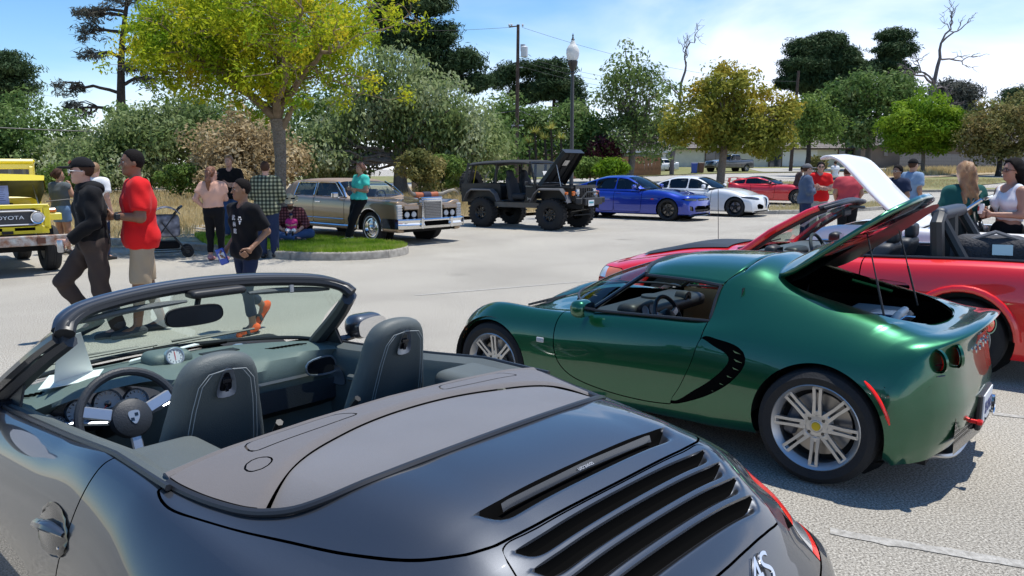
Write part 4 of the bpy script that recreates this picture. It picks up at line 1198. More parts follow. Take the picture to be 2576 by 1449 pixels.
# ======== dark convertible in the foreground
POR=(-.2595,2.2352,R(137.55))
M_por=paint('dark slate metallic',(.055,.060,.070),metal=.8,rough=.45,flake=.25)
M_fab=mat('taupe roof fabric',(.128,.122,.125),.82,sheen=.3,var=.07,vscale=3,bump=.35,bscale=420)
M_fab2=mat('brown roof fabric',(.108,.096,.092),.8,sheen=.3,var=.06,vscale=3,bump=.35,bscale=420)
M_lea=mat('grey green leather',(.085,.098,.094),.48,var=.08,vscale=5,bump=.35,bscale=260,rvar=.12)
M_lead=mat('dark leather',(.022,.026,.032),.5,bump=.3,bscale=220)
M_dash=mat('dashboard leather',(.125,.155,.145),.55,var=.06,vscale=4,bump=.3,bscale=260)
M_thread=mat('pale thread',(.32,.34,.33),.7)
M_satin=mat('satin silver trim',(.42,.45,.50),.3,metal=.8)
M_slate=mat('black rubber seal',(.016,.017,.020),.42)
M_dial=mat('silver dial face',(.42,.44,.47),.5)
M_redn=mat('red needle',(.7,.03,.02),.4)
M_carp=mat('black carpet',(.012,.012,.014),.95)
def porsche():
 car=thing('convertible','dark blue grey open convertible in the foreground with folded taupe top and louvred engine lid','car',(POR[0],POR[1],0),POR[2])
 L=[[(-.92,0,.21),(-.91,.28,.21),(-.90,.50,.21),(-.87,.62,.21),(-.83,.72,.21),(-.77,.80,.21),(-.70,.84,.21),(-.62,.86,.2),(-.52,.86,.18)],[(-1.06,0,.30),(-1.05,.28,.30),(-1.03,.50,.30),(-.99,.64,.30),(-.93,.75,.30),(-.86,.83,.29),(-.77,.875,.27),(-.66,.88,.25),(-.52,.87,.19)],[(-1.09,0,.45),(-1.08,.28,.45),(-1.06,.50,.45),(-1.01,.66,.45),(-.95,.76,.44),(-.87,.845,.43),(-.77,.885,.38),(-.66,.89,.32),(-.50,.87,.2)],[(-1.07,0,.58),(-1.06,.28,.58),(-1.04,.50,.575),(-.99,.655,.57),(-.93,.76,.565),(-.84,.85,.545),(-.73,.90,.49),(-.62,.905,.37),(-.48,.87,.2)],[(-1.00,0,.71),(-.99,.28,.71),(-.96,.47,.70),(-.91,.60,.685),(-.85,.70,.665),(-.77,.81,.62),(-.67,.905,.54),(-.57,.915,.38),(-.46,.87,.2)],[(-.935,0,.80),(-.925,.28,.798),(-.895,.45,.785),(-.85,.58,.76),(-.78,.69,.73),(-.70,.81,.665),(-.61,.91,.56),(-.53,.92,.38),(-.44,.87,.2)],[(-.86,0,.866),(-.85,.28,.862),(-.825,.44,.845),(-.78,.57,.798),(-.72,.69,.765),(-.64,.82,.69),(-.56,.92,.57),(-.5,.925,.38),(-.42,.87,.2)],[(-.74,0,.934),(-.735,.28,.928),(-.72,.45,.912),(-.69,.585,.852),(-.64,.715,.80),(-.57,.835,.715),(-.50,.925,.585),(-.46,.93,.38),(-.40,.87,.2)],[(-.60,0,.978),(-.60,.28,.971),(-.59,.46,.945),(-.57,.60,.872),(-.54,.725,.825),(-.49,.84,.735),(-.44,.93,.595),(-.41,.93,.38),(-.38,.87,.2)],[(-.40,0,1.0),(-.40,.28,.992),(-.40,.48,.962),(-.40,.63,.882),(-.38,.74,.845),(-.36,.85,.75),(-.33,.93,.60),(-.32,.93,.38),(-.31,.87,.2)],[(-.2,0,.998),(-.2,.28,.99),(-.2,.5,.965),(-.2,.66,.893),(-.2,.752,.867),(-.19,.853,.762),(-.18,.928,.60),(-.18,.92,.38),(-.18,.865,.2)],[(0,0,.985),(0,.28,.977),(0,.52,.957),(0,.69,.908),(0,.762,.888),(0,.852,.782),(0,.915,.61),(0,.905,.38),(0,.86,.2)],[(.2,0,.968),(.2,.28,.962),(.2,.55,.948),(.2,.71,.925),(.2,.77,.905),(.2,.845,.795),(.2,.898,.61),(.2,.885,.38),(.2,.855,.2)],[(.45,0,.94),(.45,.28,.94),(.45,.57,.935),(.45,.715,.928),(.45,.77,.905),(.45,.838,.79),(.45,.88,.61),(.45,.87,.38),(.45,.845,.2)],[(.8,0,.90),(.8,.28,.90),(.8,.57,.90),(.8,.715,.893),(.8,.77,.868),(.8,.835,.77),(.8,.875,.6),(.8,.865,.38),(.8,.84,.2)],[(1.3,0,.86),(1.3,.28,.86),(1.3,.57,.86),(1.3,.705,.853),(1.3,.765,.83),(1.3,.83,.75),(1.3,.872,.6),(1.3,.862,.38),(1.3,.84,.2)],[(1.7,0,.835),(1.7,.28,.835),(1.7,.55,.835),(1.7,.69,.83),(1.7,.75,.812),(1.7,.825,.74),(1.7,.87,.6),(1.7,.86,.38),(1.7,.84,.2)],[(2.0,0,.80),(2.0,.28,.79),(2.0,.5,.76),(2.0,.66,.75),(2.0,.745,.745),(2.0,.83,.70),(2.0,.88,.6),(2.0,.87,.38),(2.0,.84,.2)],[(2.35,0,.71),(2.35,.28,.70),(2.35,.48,.70),(2.35,.62,.72),(2.35,.73,.71),(2.35,.835,.65),(2.35,.89,.6),(2.35,.88,.38),(2.35,.85,.2)],[(2.75,0,.62),(2.75,.28,.61),(2.75,.46,.60),(2.75,.6,.63),(2.75,.71,.64),(2.75,.82,.58),(2.75,.875,.55),(2.72,.87,.38),(2.7,.84,.2)],[(3.08,0,.55),(3.07,.28,.545),(3.05,.45,.54),(3.03,.57,.53),(3.0,.67,.52),(2.96,.77,.48),(2.92,.82,.45),(2.9,.82,.33),(2.88,.80,.2)],[(3.28,0,.42),(3.27,.26,.42),(3.24,.42,.41),(3.2,.54,.41),(3.14,.63,.41),(3.07,.72,.38),(3.0,.77,.34),(2.97,.78,.28),(2.94,.77,.2)],[(3.3,0,.22),(3.29,.26,.22),(3.26,.42,.22),(3.22,.54,.22),(3.16,.63,.22),(3.09,.71,.21),(3.02,.75,.2),(2.99,.76,.19),(2.96,.75,.18)]]
 net=Net(L)
 body=net.sample(.022)
 PV=net.sample(.015).V
 for xx,rr in((0,.365),(2.35,.355)):
  _,body=body.cut(lambda V:np.maximum(circ_xz(xx,.33,rr)(V),.55-np.abs(V[:,1])))
 rim_x=.175
 rimcurve=lambda y:rim_x+.02-.10*(np.abs(y)/.7)**4
 seal=[(rim_x,.705),(.10,.70),(-.03,.672),(-.15,.63),(-.25,.555),(-.31,.42),(-.335,.2),(-.34,0)]
 seal=seal+[(x,-y)for x,y in seal[-2::-1]]
 sealp=smoothpoly(seal,6,closed=False)
 cockpit=np.concatenate([[(rim_x,.705)],smoothpoly([(.45,.715),(.8,.715),(1.3,.705),(1.62,.69),(1.80,.60),(1.93,.35),(1.97,0),(1.93,-.35),(1.80,-.60),(1.62,-.69),(1.3,-.705),(.8,-.715),(.45,-.715)],5,closed=False),[(rim_x,-.705)]])
 _,body=body.cut(plan(cockpit))
 fabric,body=body.split(plan(np.array(sealp)),.012)
 lid=[(.15,.735),(.10,.748),(.03,.744),(-.10,.702),(-.25,.648),(-.40,.60),(-.54,.545),(-.625,.49),(-.668,.44),(-.688,.35),(-.697,0)]
 lidp=smoothpoly(lid+[(x,-y)for x,y in lid[-2::-1]],5,closed=False)
 eng=[(-.705,0),(-.700,.30),(-.695,.395),(-.73,.418),(-.83,.432),(-.895,.425),(-.925,.38),(-.945,0)]
 engp=smoothpoly(eng+[(x,-y)for x,y in eng[-2:0:-1]],4,closed=True)
 topc,body=body.split(lambda V:np.maximum(plan(lidp)(V),.83-V[:,2]),.007)
 doorp=roundpoly([(.40,1.2),(.45,.75),(.52,.55),(.56,.27),(1.62,.27),(1.70,.6),(1.66,1.2)],.05)
 parts=[]
 for sgn in(1,-1):
  d_,body=body.split(side(doorp,sgn,.4),.007);parts.append(d_)
 bump=lambda V:np.maximum(V[:,2]-(.60+.05*np.abs(V[:,1])),V[:,0]+.46)
 bp_,body=body.split(bump,.007)
 lampp=roundpoly([(.515,.765),(.58,.80),(.70,.79),(.80,.745),(.885,.665),(.90,.58),(.83,.545),(.66,.55),(.57,.60),(.535,.68)],.03)
 lamps=[]
 for sgn in(1,-1):
  l_,body=body.split(lambda V:np.maximum(sdpoly(np.stack([V[:,1]*sgn,V[:,2]],1),lampp),V[:,0]+.52),.006);lamps.append(l_)
 def regrid(u0,u1,v0,v1,x0,x1,cuts,stepv):
  U=np.linspace(np.interp(u0,range(23),net.uk),np.interp(u1,range(23),net.uk),160);W_=np.linspace(np.interp(v0,range(17),net.vk),np.interp(v1,range(17),net.vk),int((np.interp(v1,range(17),net.vk)-np.interp(v0,range(17),net.vk))/stepv))
  G=net.ev(U,W_);xs_=sorted(set(list(np.round(np.linspace(x0,x1,int((x1-x0)/.008)),5))+sum([[c+.0005,c-.0004]+[c-w_*k for k in(.15,.3,.42,.54,.66,.78,.9,1.0)]for c,w_ in cuts],[])))
  H_=np.zeros((len(xs_),len(W_),3));H_[...,0]=np.array(xs_)[:,None]
  for j in range(len(W_)):
   for k in(1,2):H_[:,j,k]=np.interp(xs_,G[:,j,0],G[:,j,k])
  return Shell.grid(H_)
 fine=regrid(3.5,9,5,11,-.955,-.690,[(x,.041)for x in(-.714,-.762,-.810,-.858)],.010)
 fine,_=fine.cut(lambda V:np.maximum(plan(engp)(V),.70-V[:,2]))
 _,body=body.cut(lambda V:np.maximum(plan(engp)(V)-.004,.70-V[:,2]))
 slats=[-.748,-.798,-.848,-.893]
 def louvre(V,xs,w,half,dep):
  V=V.copy()
  for x0 in xs:
   s=(x0-V[:,0])/w
   e=np.clip((half-np.abs(V[:,1])-.03*np.clip(s,0,1))/.055,0,1);e=e*e*(3-2*e)
   r_=np.clip((1-s)/.72,0,1);f=(s>0)*r_*r_*(3-2*r_)
   V[:,2]-=dep*f*e
  return V
 fine=fine.compact().moved(lambda V:louvre(V,[-.714,-.762,-.810,-.858],.041,.40,.030))
 for x0 in(-.714,-.762,-.810,-.858):
  fl,fine=fine.cut(lambda V:np.maximum.reduce([V[:,0]-x0-.0003,x0-.017+.011*np.clip((np.abs(V[:,1])-.30)/.08,0,1)-V[:,0],np.abs(V[:,1])-.385]));fl.build('louvre_floor',M_gap,car)
 fine.build('engine_lid',M_por,car,flip=False,ang=50)
 tf=regrid(6.5,13,3.2,12.8,-.72,.2,[(-.590,.062)],.014)
 tf,_=tf.cut(lambda V:np.maximum(plan(lidp)(V)+.0035,.83-V[:,2]))
 _,tf=tf.cut(lambda V:plan(np.array(sealp))(V)-.006)
 tf=tf.compact().moved(lambda V:louvre(V,[-.590],.062,.385,.036))
 fl,tf=tf.cut(lambda V:np.maximum.reduce([V[:,0]+.5897,-.590-.030+.024*np.clip((np.abs(V[:,1])-.28)/.09,0,1)-V[:,0],np.abs(V[:,1])-.37]));fl.build('brake_light_recess',M_gap,car)
 tf.build('top_cover',M_por,car,ang=50)
 b=MB();rows=[]
 for y in np.linspace(-.30,.30,30):
  z=float(np.interp(abs(y),[0,.28,.46],[.978,.971,.945]))
  rows.append([(-.5935,y,z-.004),(-.600,y,z-.022)])
 b.grid(rows);o=b.build('brake_light',mat('smoked brake light',(.03,.032,.036),.25,coat=.6),car)
 sh=[parts[0],parts[1]]
 door_obj=[]
 for sgn,s_ in((1,parts[0]),(-1,parts[1])):
  d_=s_.build('door',M_por,car);door_obj.append(d_)
 body.build('body',M_por,car)
 bp_.build('bumper',M_por,car)
 for l_ in lamps:
  red1,rest=l_.cut(lambda V:.715-V[:,2]-.05*(np.abs(V[:,1])-.7));clear,red2=rest.cut(lambda V:.655-V[:,2])
  o=red1.build('tail_light',M_redl,car);clear.build('reversing_lens',M_clrl,o);red2.build('lower_lens',M_redl,o)
 def inner(V):
  W=V.copy();c=np.array([0,0,.45]);W[:,1]*=.982;W[:,2]=.45+(W[:,2]-.45)*.982-.004;W[:,0]=1.1+(W[:,0]-1.1)*.992
  return W
 li=net.sample(.05)
 _,li=li.cut(plan(np.concatenate([sealp[:1],cockpit[1:-1],sealp[::-1][:0],[(rim_x,-.705)]])))
 for xx in(0,2.35):_,li=li.cut(lambda V:np.maximum(circ_xz(xx,.33,.39)(V),.55-np.abs(V[:,1])))
 _,li=li.cut(lambda V:np.maximum(plan(lidp)(V)-.01,.86-V[:,2]))
 _,li=li.cut(lambda V:np.maximum(plan(engp)(V)+.02,.70-V[:,2]))
 li.moved(inner).build('liner',M_gap,car)
 b=MB();b.grid([[(x,y,float(np.interp(x,[-.95,-.87,-.74,-.6,-.3,.2],[.80,.866,.934,.978,1.0,.968]))-.05-.12*abs(y)**2)for y in np.linspace(-.5,.5,11)]for x in np.linspace(-.93,.1,16)]);b.build('engine_cover',M_gap,car)
 stepx=lambda V:V[:,0]-(.055-.10*(np.abs(V[:,1])/.45)**2.2)
 fab=net.sample(.014,u0=8.6,u1=12.3,v0=3.9,v1=12.1)
 fab,_=fab.cut(lambda V:plan(np.array(sealp))(V)+.006)
 rail,panel=fab.cut(lambda V:-stepx(V))
 rail=rail.compact().moved(lambda V:V+np.stack([0*V[:,0],0*V[:,0],.012*np.clip(stepx(V)/.02,0,1)],1))
 hatch=[roundpoly([(.10,.16*s),(.165,.20*s),(.165,.50*s),(.085,.52*s)],.03)for s in(1,-1)]
 for hp in hatch:
  h_,rail=rail.split(plan(hp),.006);h_.build('rail_lid',M_fab2,car)
 cir=lambda V:np.hypot(V[:,0]-.015,V[:,1]-.54)-.033
 h_,rail=rail.split(cir,.005);h_.build('round_cap',M_fab2,car)
 rail.build('roof_rail',M_fab2,car)
 panel=panel.compact().moved(lambda V:V-np.stack([0*V[:,0],0*V[:,0],.006+.035*np.clip((np.abs(V[:,1])-.50)/.16,0,1)**1.5],1))
 panel.build('folded_roof',M_fab,car)
 pts=[]
 for y in np.linspace(-.70,.70,31):
  z=float(np.interp(abs(y),[0,.28,.55,.71],[.972,.966,.952,.929]))
  pts.append((rim_x+.004,y,z-.008))
 b=MB();b.tube(pts,.022,8);b.build('cockpit_rail',M_fab2,car)
 b=MB();b.grid([[(rim_x+.01+.03*(z<.5),y,z if z<.9 else float(np.interp(abs(y),[0,.28,.55,.71],[.972,.966,.952,.929]))-.02)for z in(.25,.6,.95)]for y in np.linspace(-.70,.70,12)]);b.build('bulkhead',M_lead,car)
 pts=[]
 P3=fab.V[list({i for f in fab.F for i in f})]
 for(x,y)in sealp[2:-2]:
  k=np.argmin((P3[:,0]-x)**2+(P3[:,1]-y)**2);pts.append((x,y,P3[k,2]+.001))
 zz=np.array([p[2]for p in pts]);zz=np.convolve(np.pad(zz,3,'edge'),np.ones(7)/7,'valid')
 b=MB();b.tube([(p[0],p[1],z_)for p,z_ in zip(pts,zz)],.0125,8,squash=.8);b.build('lid_seal',M_slate,car)
 for s in(1,-1):
  rows=[]
  for x in np.linspace(rim_x-.01,1.66,26):
   z=float(np.interp(x,[.2,.45,.8,1.3,1.7],[.925,.928,.893,.853,.83]))
   rows.append([(x,s*(.705+.012),z+.001),(x,s*.695,z+.006),(x,s*.655,z-.012),(x,s*.635,z-.06),(x,s*.63,z-.30),(x,s*.64,.30)])
  b=MB();b.grid(rows);o=b.build('door_lining',M_lea,car)
  rows=[(x,s*.722,float(np.interp(x,[.2,.45,.8,1.3,1.7],[.928,.930,.895,.855,.832])))for x in np.linspace(.12,1.66,20)]
  b=MB();b.tube(rows,.009,6);b.build('window_seal',M_slate,car)
 rounded('quarter_trim',(.31,.59,.875),(.40,.24,.09),.04,M_lea,car)
 rounded('quarter_trim',(.31,-.59,.875),(.40,.24,.09),.04,M_lea,car)
 b=MB();b.box((.95,0,.22),(1.7,1.3,.06));b.build('floor',M_carp,car)
 rounded('tunnel',(1.0,0,.38),(1.3,.22,.30),.05,M_lead,car)
 for s,xo in((1,.0),(-1,.03)):
  y0=.365*s
  out=[(-.20,.52),(-.195,.70),(-.168,.86),(-.142,.98),(-.125,1.065),(-.085,1.118),(0,1.135),(.085,1.118),(.125,1.065),(.142,.98),(.168,.86),(.195,.70),(.20,.52)]
  sx=.56+xo
  tl=lambda Q,sx=sx:np.stack([Q[:,0]+(Q[:,2]-.55)*.26,Q[:,1],Q[:,2]],1)
  o=pillow('seat',[(y0+a,z)for a,z in smoothpoly(out,3)],0,sx+.135,.095,.042,M_lea,car,.013,.012,tilt=tl)
  def back(y,z,d=0):return(sx+.16-.078-d-(z-.55)*.26,y0+y,z)
  for q in(1,-1):
   for k_,of in enumerate((.0,.012)):
    b=MB();b.tube([back(q*(yy-of),z,.012)for yy,z in[(.125,.60),(.128,.72),(.118,.86),(.105,.97),(.090,1.045),(.06,1.082),(0,1.09)]],.0013,4);b.build('stitching',M_thread,o)
  b=MB();tri=[(-.026,-.045),(.026,-.045),(.030,-.01),(.016,.04),(0,.052),(-.016,.04),(-.030,-.01)]
  pr=smoothpoly(tri,3)
  b.add([back(a,1.045+c_,.014)for a,c_ in pr]+[back(a*.6,1.045+c_*.6+.004,.006)for a,c_ in pr],[(i,(i+1)%len(pr),(i+1)%len(pr)+len(pr),i+len(pr))for i in range(len(pr))])
  b.build('seat_badge',M_satin,o)
  b=MB();b.add([back(a*.62,1.045+c_*.62,.007)for a,c_ in pr],[tuple(range(len(pr)))]);b.box(back(0,1.05,.013),(.006,.028,.010));b.box(back(0,1.027,.013),(.006,.010,.022));b.build('release_slot',M_gloss,o)
  rounded('seat_cushion',(.90+xo,y0,.50),(.52,.46,.20),.07,M_lea,o)
  b=MB();b.tube([back(-.18*s,.78,.0),back(-.20*s,.83,.0),back(-.195*s,.86,.02)],.013,6);b.build('belt_guide',M_blk,o)
  b=MB();b.lathe([(0,-.02),(.03,-.015),(.035,.01)],back(.22,.70,.02),12,'x');b.build('recliner_cap',M_satin,o)
 def dashz(x,y):return .835-.03*np.clip((1.52-x)/.12,0,1)**2+.0*y
 rows=[]
 for y in np.linspace(-.70,.70,41):
  hump=math.exp(-((y-.37)/.21)**4)*.045
  row=[]
  for x,z in[(2.02,.80),(1.93,.822),(1.80,.832),(1.66,.838),(1.56,.832),(1.49,.815),(1.455,.78),(1.45,.72),(1.47,.60),(1.52,.45)]:
   xx=x-(abs(y)/.7)**2.5*(.26 if x>1.6 else .02+(x-1.45)*1.6)+0
   if .05<y<.70 and x<1.75:xx-=.10*math.exp(-((y-.37)/.23)**4)if z>.79 else-.05*math.exp(-((y-.37)/.2)**4)
   row.append((xx,y,z+hump*(1 if 1.44<x<1.75 and z>.75 else 0)))
  rows.append(row)
 b=MB();b.grid(rows);dash=b.build('dashboard',M_dash,car)
 b=MB();b.grid([[(1.44-.05,y,.70),(1.435-.05,y,.60),(1.47-.03,y,.56)]for y in np.linspace(-.66,-.10,6)]);b.build('glovebox',M_lead,dash)
 b=MB();b.grid([[(1.432,y,.732),(1.426,y,.720)]for y in np.linspace(-.60,-.10,8)]);b.build('trim_strip',M_cam,dash)
 for y in(-.56,.66):
  b=MB();o_=smoothpoly([(-.07,-.035),(.07,-.03),(.075,.03),(-.05,.04)],4);b.add([(1.385 if y<0 else 1.37,y+a,.765+c_)for a,c_ in o_],[tuple(range(len(o_)))]);b.build('air_vent',M_gloss,dash)
  b=MB();b.tube([(1.384 if y<0 else 1.369,y+a,.765+c_)for a,c_ in list(o_)+[o_[0]]],.005,5);b.build('vent_ring',M_satin,dash)
 for y0_ in(-.50,.55):
  for i in range(9):
   b=MB();b.box((1.66-abs(y0_+.02*i-.08)*.12,y0_-.08+.02*i,.8385),(.055,.008,.004),rot=(0,.1,.5));b.build('demister_slot',M_gap,dash)
 b=MB();b.box((1.74,-.23,.8365),(.07,.17,.004),rot=(0,.04,0));b.build('sensor_panel',M_blk,dash)
 b=MB();b.tube([(1.84,.45,.838),(1.90,.1,.838),(1.90,-.35,.838)],.006,4);b.build('dash_seam',M_gap,dash)
 rounded('clock_pod',(1.76,.01,.845),(.16,.19,.075),.033,M_dash,car)
 pod=lambda m_,r,dx,nm,par:MB().lathe([(0,0),(r,0)],(0,0,0),24,'x').build(nm,m_,par,loc=(1.52-dx,0,.868),rot=(0,.35,0))
 b=MB();b.lathe([(.034,.01),(.044,-.006),(.050,-.004),(.052,.03)],(0,0,0),24,'x');clk=b.build('clock',M_satin,car,loc=(1.673,.01,.868),rot=(0,.35,0))
 clk=bpy.data.objects[clk.name];clk.scale=(.82,.82,.82)
 b=MB();b.lathe([(0,.0),(.04,.0)],(0,0,0),24,'x');b.build('clock_face',mat('white dial',(.7,.7,.72),.4),clk)
 for i in range(12):
  a=i*PI/6;b=MB();b.box((-.002,.032*math.cos(a),.032*math.sin(a)),(.001,.007,.0025),rot=(a,0,0));b.build('mark',M_gloss,clk)
 b=MB();b.box((-.003,0,.012),(.001,.003,.03));b.box((-.003,0,-.012),(.001,.002,.02));b.build('hand',M_redn,clk)
 b=MB();pl=smoothpoly([(-.22,-.04),(-.2,.02),(-.1,.062),(0,.075),(.1,.062),(.2,.02),(.22,-.04),(.1,-.075),(-.1,-.075)],4)
 b.add([(0,a,c_)for a,c_ in pl],[tuple(range(len(pl)))]);cl=b.build('instrument_cluster',M_gloss,car,loc=(1.43,.39,.775),rot=(0,.25,0))
 for y,r,z in[(0,.058,.012),(-.105,.050,.002),(.105,.050,.002),(-.185,.032,-.025),(.185,.032,-.025)]:
  b=MB();b.lathe([(0,0),(r*.86,0)],(-.004,y,z),24,'x');d_=b.build('dial',M_dial,cl)
  b=MB();b.lathe([(r*.88,0),(r*.94,-.012),(r,0)],(-.004,y,z),24,'x');b.build('dial_ring',M_satin,d_)
  b=MB();b.lathe([(0,-.004),(r*.22,-.003)],(-.004,y,z),12,'x');b.build('dial_hub',M_gloss,d_)
  b=MB();b.box((-.007,y+r*.25,z-r*.25),(.001,r*.7,.004),rot=(-.8,0,0));b.build('needle',M_redn,d_)
  for k in range(11):
   a=-.6+k*(PI+1.2)/10;b=MB();b.box((-.006,y+r*.72*math.cos(a),z+r*.72*math.sin(a)),(.001,r*.16,.003),rot=(a,0,0));b.build('mark',M_gloss,d_)
  b=MB();b.box((-.006,y,z-r*.45),(.001,r*.7,r*.34));b.build('display',mat('lcd',(.10,.11,.12),.2),d_)
 sw=steering(car,(1.22,.385,.775),.178,R(-22),M_lead,M_lead,M_satin,3,.0165)
 b=MB();sh_=smoothpoly([(-.017,.022),(.017,.022),(.019,0),(.010,-.018),(0,-.026),(-.010,-.018),(-.019,0)],3)
 b.add([(-.037,a,c_)for a,c_ in sh_],[tuple(range(len(sh_)))]);b.build('crest',M_alum,sw)
 for q,(a,c_)in enumerate([(-.008,.008),(.008,-.008)]):
  b=MB();b.box((-.038,a,c_),(.001,.012,.012));b.build('crest_quarter',M_gloss,sw)
 for i,(y,z)in enumerate([(-.17,.06),(.17,.06)]):
  b=MB();b.tube([(.05,y*.3,0),(.06,y*1.2,z*.6)],.008,6);b.build('stalk',M_satin,sw)
 b=MB();b.box((1.42,0,.62),(.02,.20,.24),rot=(0,.3,0));cns=b.build('console',M_gloss,car)
 b=MB();b.box((1.403,0,.70),(.004,.14,.09),rot=(0,.3,0));b.build('screen',mat('screen',(.015,.02,.03),.1),cns)
 for i in range(6):
  b=MB();b.box((1.42+.0-.02+(.62-.56)*0,-.075+.03*i,.585),(.012,.018,.012));b.build('button',M_blk,cns)
 for s in(-1,1):
  b=MB();b.lathe([(0,-.025),(.018,-.022),(.02,.0)],(1.425,.07*s,.54),14,'x');b.build('knob',M_satin,cns)
 b=MB();b.tube([(.98,-.60,.60),(1.0,-.575,.70),(1.12,-.575,.745),(1.22,-.60,.73)],.018,8);b.build('door_pull',M_lea,car)
 b=MB();sh_=smoothpoly([(-.10,-.035),(.0,-.045),(.08,-.02),(.09,.025),(0,.045),(-.08,.03)],4);b.add([(1.40+a,-.622,.715+c_)for a,c_ in sh_]+[(1.40+a*.6,-.628,.715+c_*.5)for a,c_ in sh_],[(i,(i+1)%len(sh_),(i+1)%len(sh_)+len(sh_),i+len(sh_))for i in range(len(sh_))]+[tuple(range(len(sh_),2*len(sh_)))]);b.build('door_release',M_satin,car)
 head=[(1.20,.595,1.135),(1.235,.57,1.165),(1.285,.50,1.19),(1.33,.38,1.205),(1.365,.2,1.218),(1.375,0,1.223)]
 head=head+[(x,-y,z)for x,y,z in head[-2::-1]]
 hp=smoothpoly(head,4,closed=False)
 base=[(1.66,.715,.825),(1.76,.67,.83),(1.88,.5,.835),(1.96,.25,.84),(1.985,0,.842)]
 base=base+[(x,-y,z)for x,y,z in base[-2::-1]]
 bpz=smoothpoly(base,5,closed=False)
 t=np.linspace(0,1,31)
 def rs(A):
  l=np.concatenate([[0],np.cumsum(np.linalg.norm(np.diff(A,axis=0),axis=1))]);l/=l[-1]
  return np.stack([np.interp(t,l,A[:,k])for k in range(3)],1)
 Hc,Bc=rs(hp),rs(bpz)
 rows=[[tuple(Bc[i]*(1-s)+Hc[i]*s+np.array([.05*math.sin(PI*s),0,.012*math.sin(PI*s)]))for s in np.linspace(0,1,8)]for i in range(31)]
 MB().grid(rows).build('windscreen',M_glassg,car)
 b=MB();b.tube([tuple(p+np.array([.02,0,.006]))for p in hp],.030,10,squash=.75);b.build('header_frame',M_por,car)
 b=MB();b.tube([tuple(p+np.array([-.022,0,.0]))for p in hp],[.030 if 3<i<len(hp)-4 else .034 for i in range(len(hp))],10,squash=.8);b.build('header_seal',M_slate,car)
 b=MB();b.tube([tuple(p+np.array([-.042,0,.010]))for p in hp[2:-2]],.009,6);b.build('header_lip',M_blk,car)
 for s in(1,-1):
  pil=smoothpoly([(1.205,.60*s,1.12),(1.30,.637*s,1.06),(1.45,.678*s,.965),(1.60,.712*s,.87),(1.70,.735*s,.80)],4,closed=False)
  b=MB();b.tube([tuple(p)for p in pil],np.linspace(.034,.040,len(pil)).tolist(),10,squash=.8);b.build('windscreen_pillar',M_por,car)
  b=MB();b.tube([tuple(p+np.array([-.02,-.022*s,-.01]))for p in pil],np.linspace(.028,.045,len(pil)).tolist(),8);b.build('pillar_trim',M_lead,car)
 b=MB();b.tube([tuple(p)for p in Bc],.010,6);b.build('glass_seal',M_slate,car)
 for y0_,y1_ in((.12,.52),(-.14,-.54)):
  pts=[(1.275+.045*math.sin(PI*k),y0_*(1-k)+y1_*k,1.178-.028*k)for k in np.linspace(0,1,9)]
  b=MB();b.tube(pts,[.008,.014,.018,.018,.018,.018,.018,.015,.008],8,squash=.7);o=b.build('sun_visor',M_lea,car)
 b=MB();b.box((1.30,-.36,1.172),(.02,.02,.04),bev=.004);b.build('visor_clip',M_satin,car)
 rounded('header_console',(1.315,-.02,1.195),(.09,.24,.035),.016,M_blk,car)
 b=MB();mp_=smoothpoly([(-.12,-.01),(-.10,.032),(0,.040),(.10,.032),(.12,-.01),(.09,-.036),(0,-.042),(-.09,-.036)],4)
 n_=len(mp_)
 b.add([(1.262,a+.10,1.12+c_)for a,c_ in mp_]+[(1.255,a*.97+.10,1.12+c_*.95)for a,c_ in mp_]+[(1.30,a*.8+.10,1.12+c_*.8)for a,c_ in mp_],[(i,(i+1)%n_,(i+1)%n_+n_,i+n_)for i in range(n_)]+[(i,i+2*n_,(i+1)%n_+2*n_,(i+1)%n_)for i in range(n_)]+[tuple(range(2*n_,3*n_))])
 mo=b.build('interior_mirror',M_blk,car)
 b=MB();b.add([(1.256,a*.94+.10,1.12+c_*.92)for a,c_ in mp_],[tuple(range(n_))]);b.build('mirror_glass',mat('dimmed mirror',(.02,.022,.025),.08,spec=.6),mo)
 b=MB();b.tube([(1.29,.08,1.13),(1.34,.04,1.19)],.012,6);b.build('mirror_stalk',M_blk,mo)
 for y0_,y1_,xe in((.55,.05,1.86),(.08,-.45,1.87)):
  b=MB();b.tube([(2.05,y0_-.25,.83),(2.0,y0_-.2,.865),(1.96,y1_,.87)],.007,5);b.build('wiper_arm',M_blk,car)
  b=MB();b.tube([(1.97,y0_-.1,.858),(1.95,y1_-.08,.872)],.006,4);b.build('wiper_blade',M_slate,car)
 for s in(1,-1):
  mr=rounded('door_mirror',(1.47,s*.875,.905),(.14,.20,.125),.055,M_por,car)
  b=MB();mq=smoothpoly([(-.085,-.01),(-.07,.045),(0,.053),(.075,.035),(.085,-.01),(.06,-.045),(-.05,-.048)],4)
  b.add([(1.397,s*.875+a,.905+c_)for a,c_ in mq],[tuple(range(len(mq)))]);b.build('mirror_glass',M_chrome,mr)
  b=MB();b.tube([(1.50,s*.70,.845),(1.48,s*.80,.855),(1.47,s*.86,.875)],[.02,.017,.025],8);b.build('mirror_arm',M_gloss,mr)
  b=MB();b.add([(1.40,s*.70,.835),(1.72,s*.715,.81),(1.42,s*.66,.97),(1.40,s*.69,.835),(1.72,s*.70,.81),(1.43,s*.648,.97)],[(0,1,2),(3,4,5),(0,1,4,3),(1,2,5,4),(0,3,5,2)]);b.build('quarter_sail',M_slate,car,smooth=False)
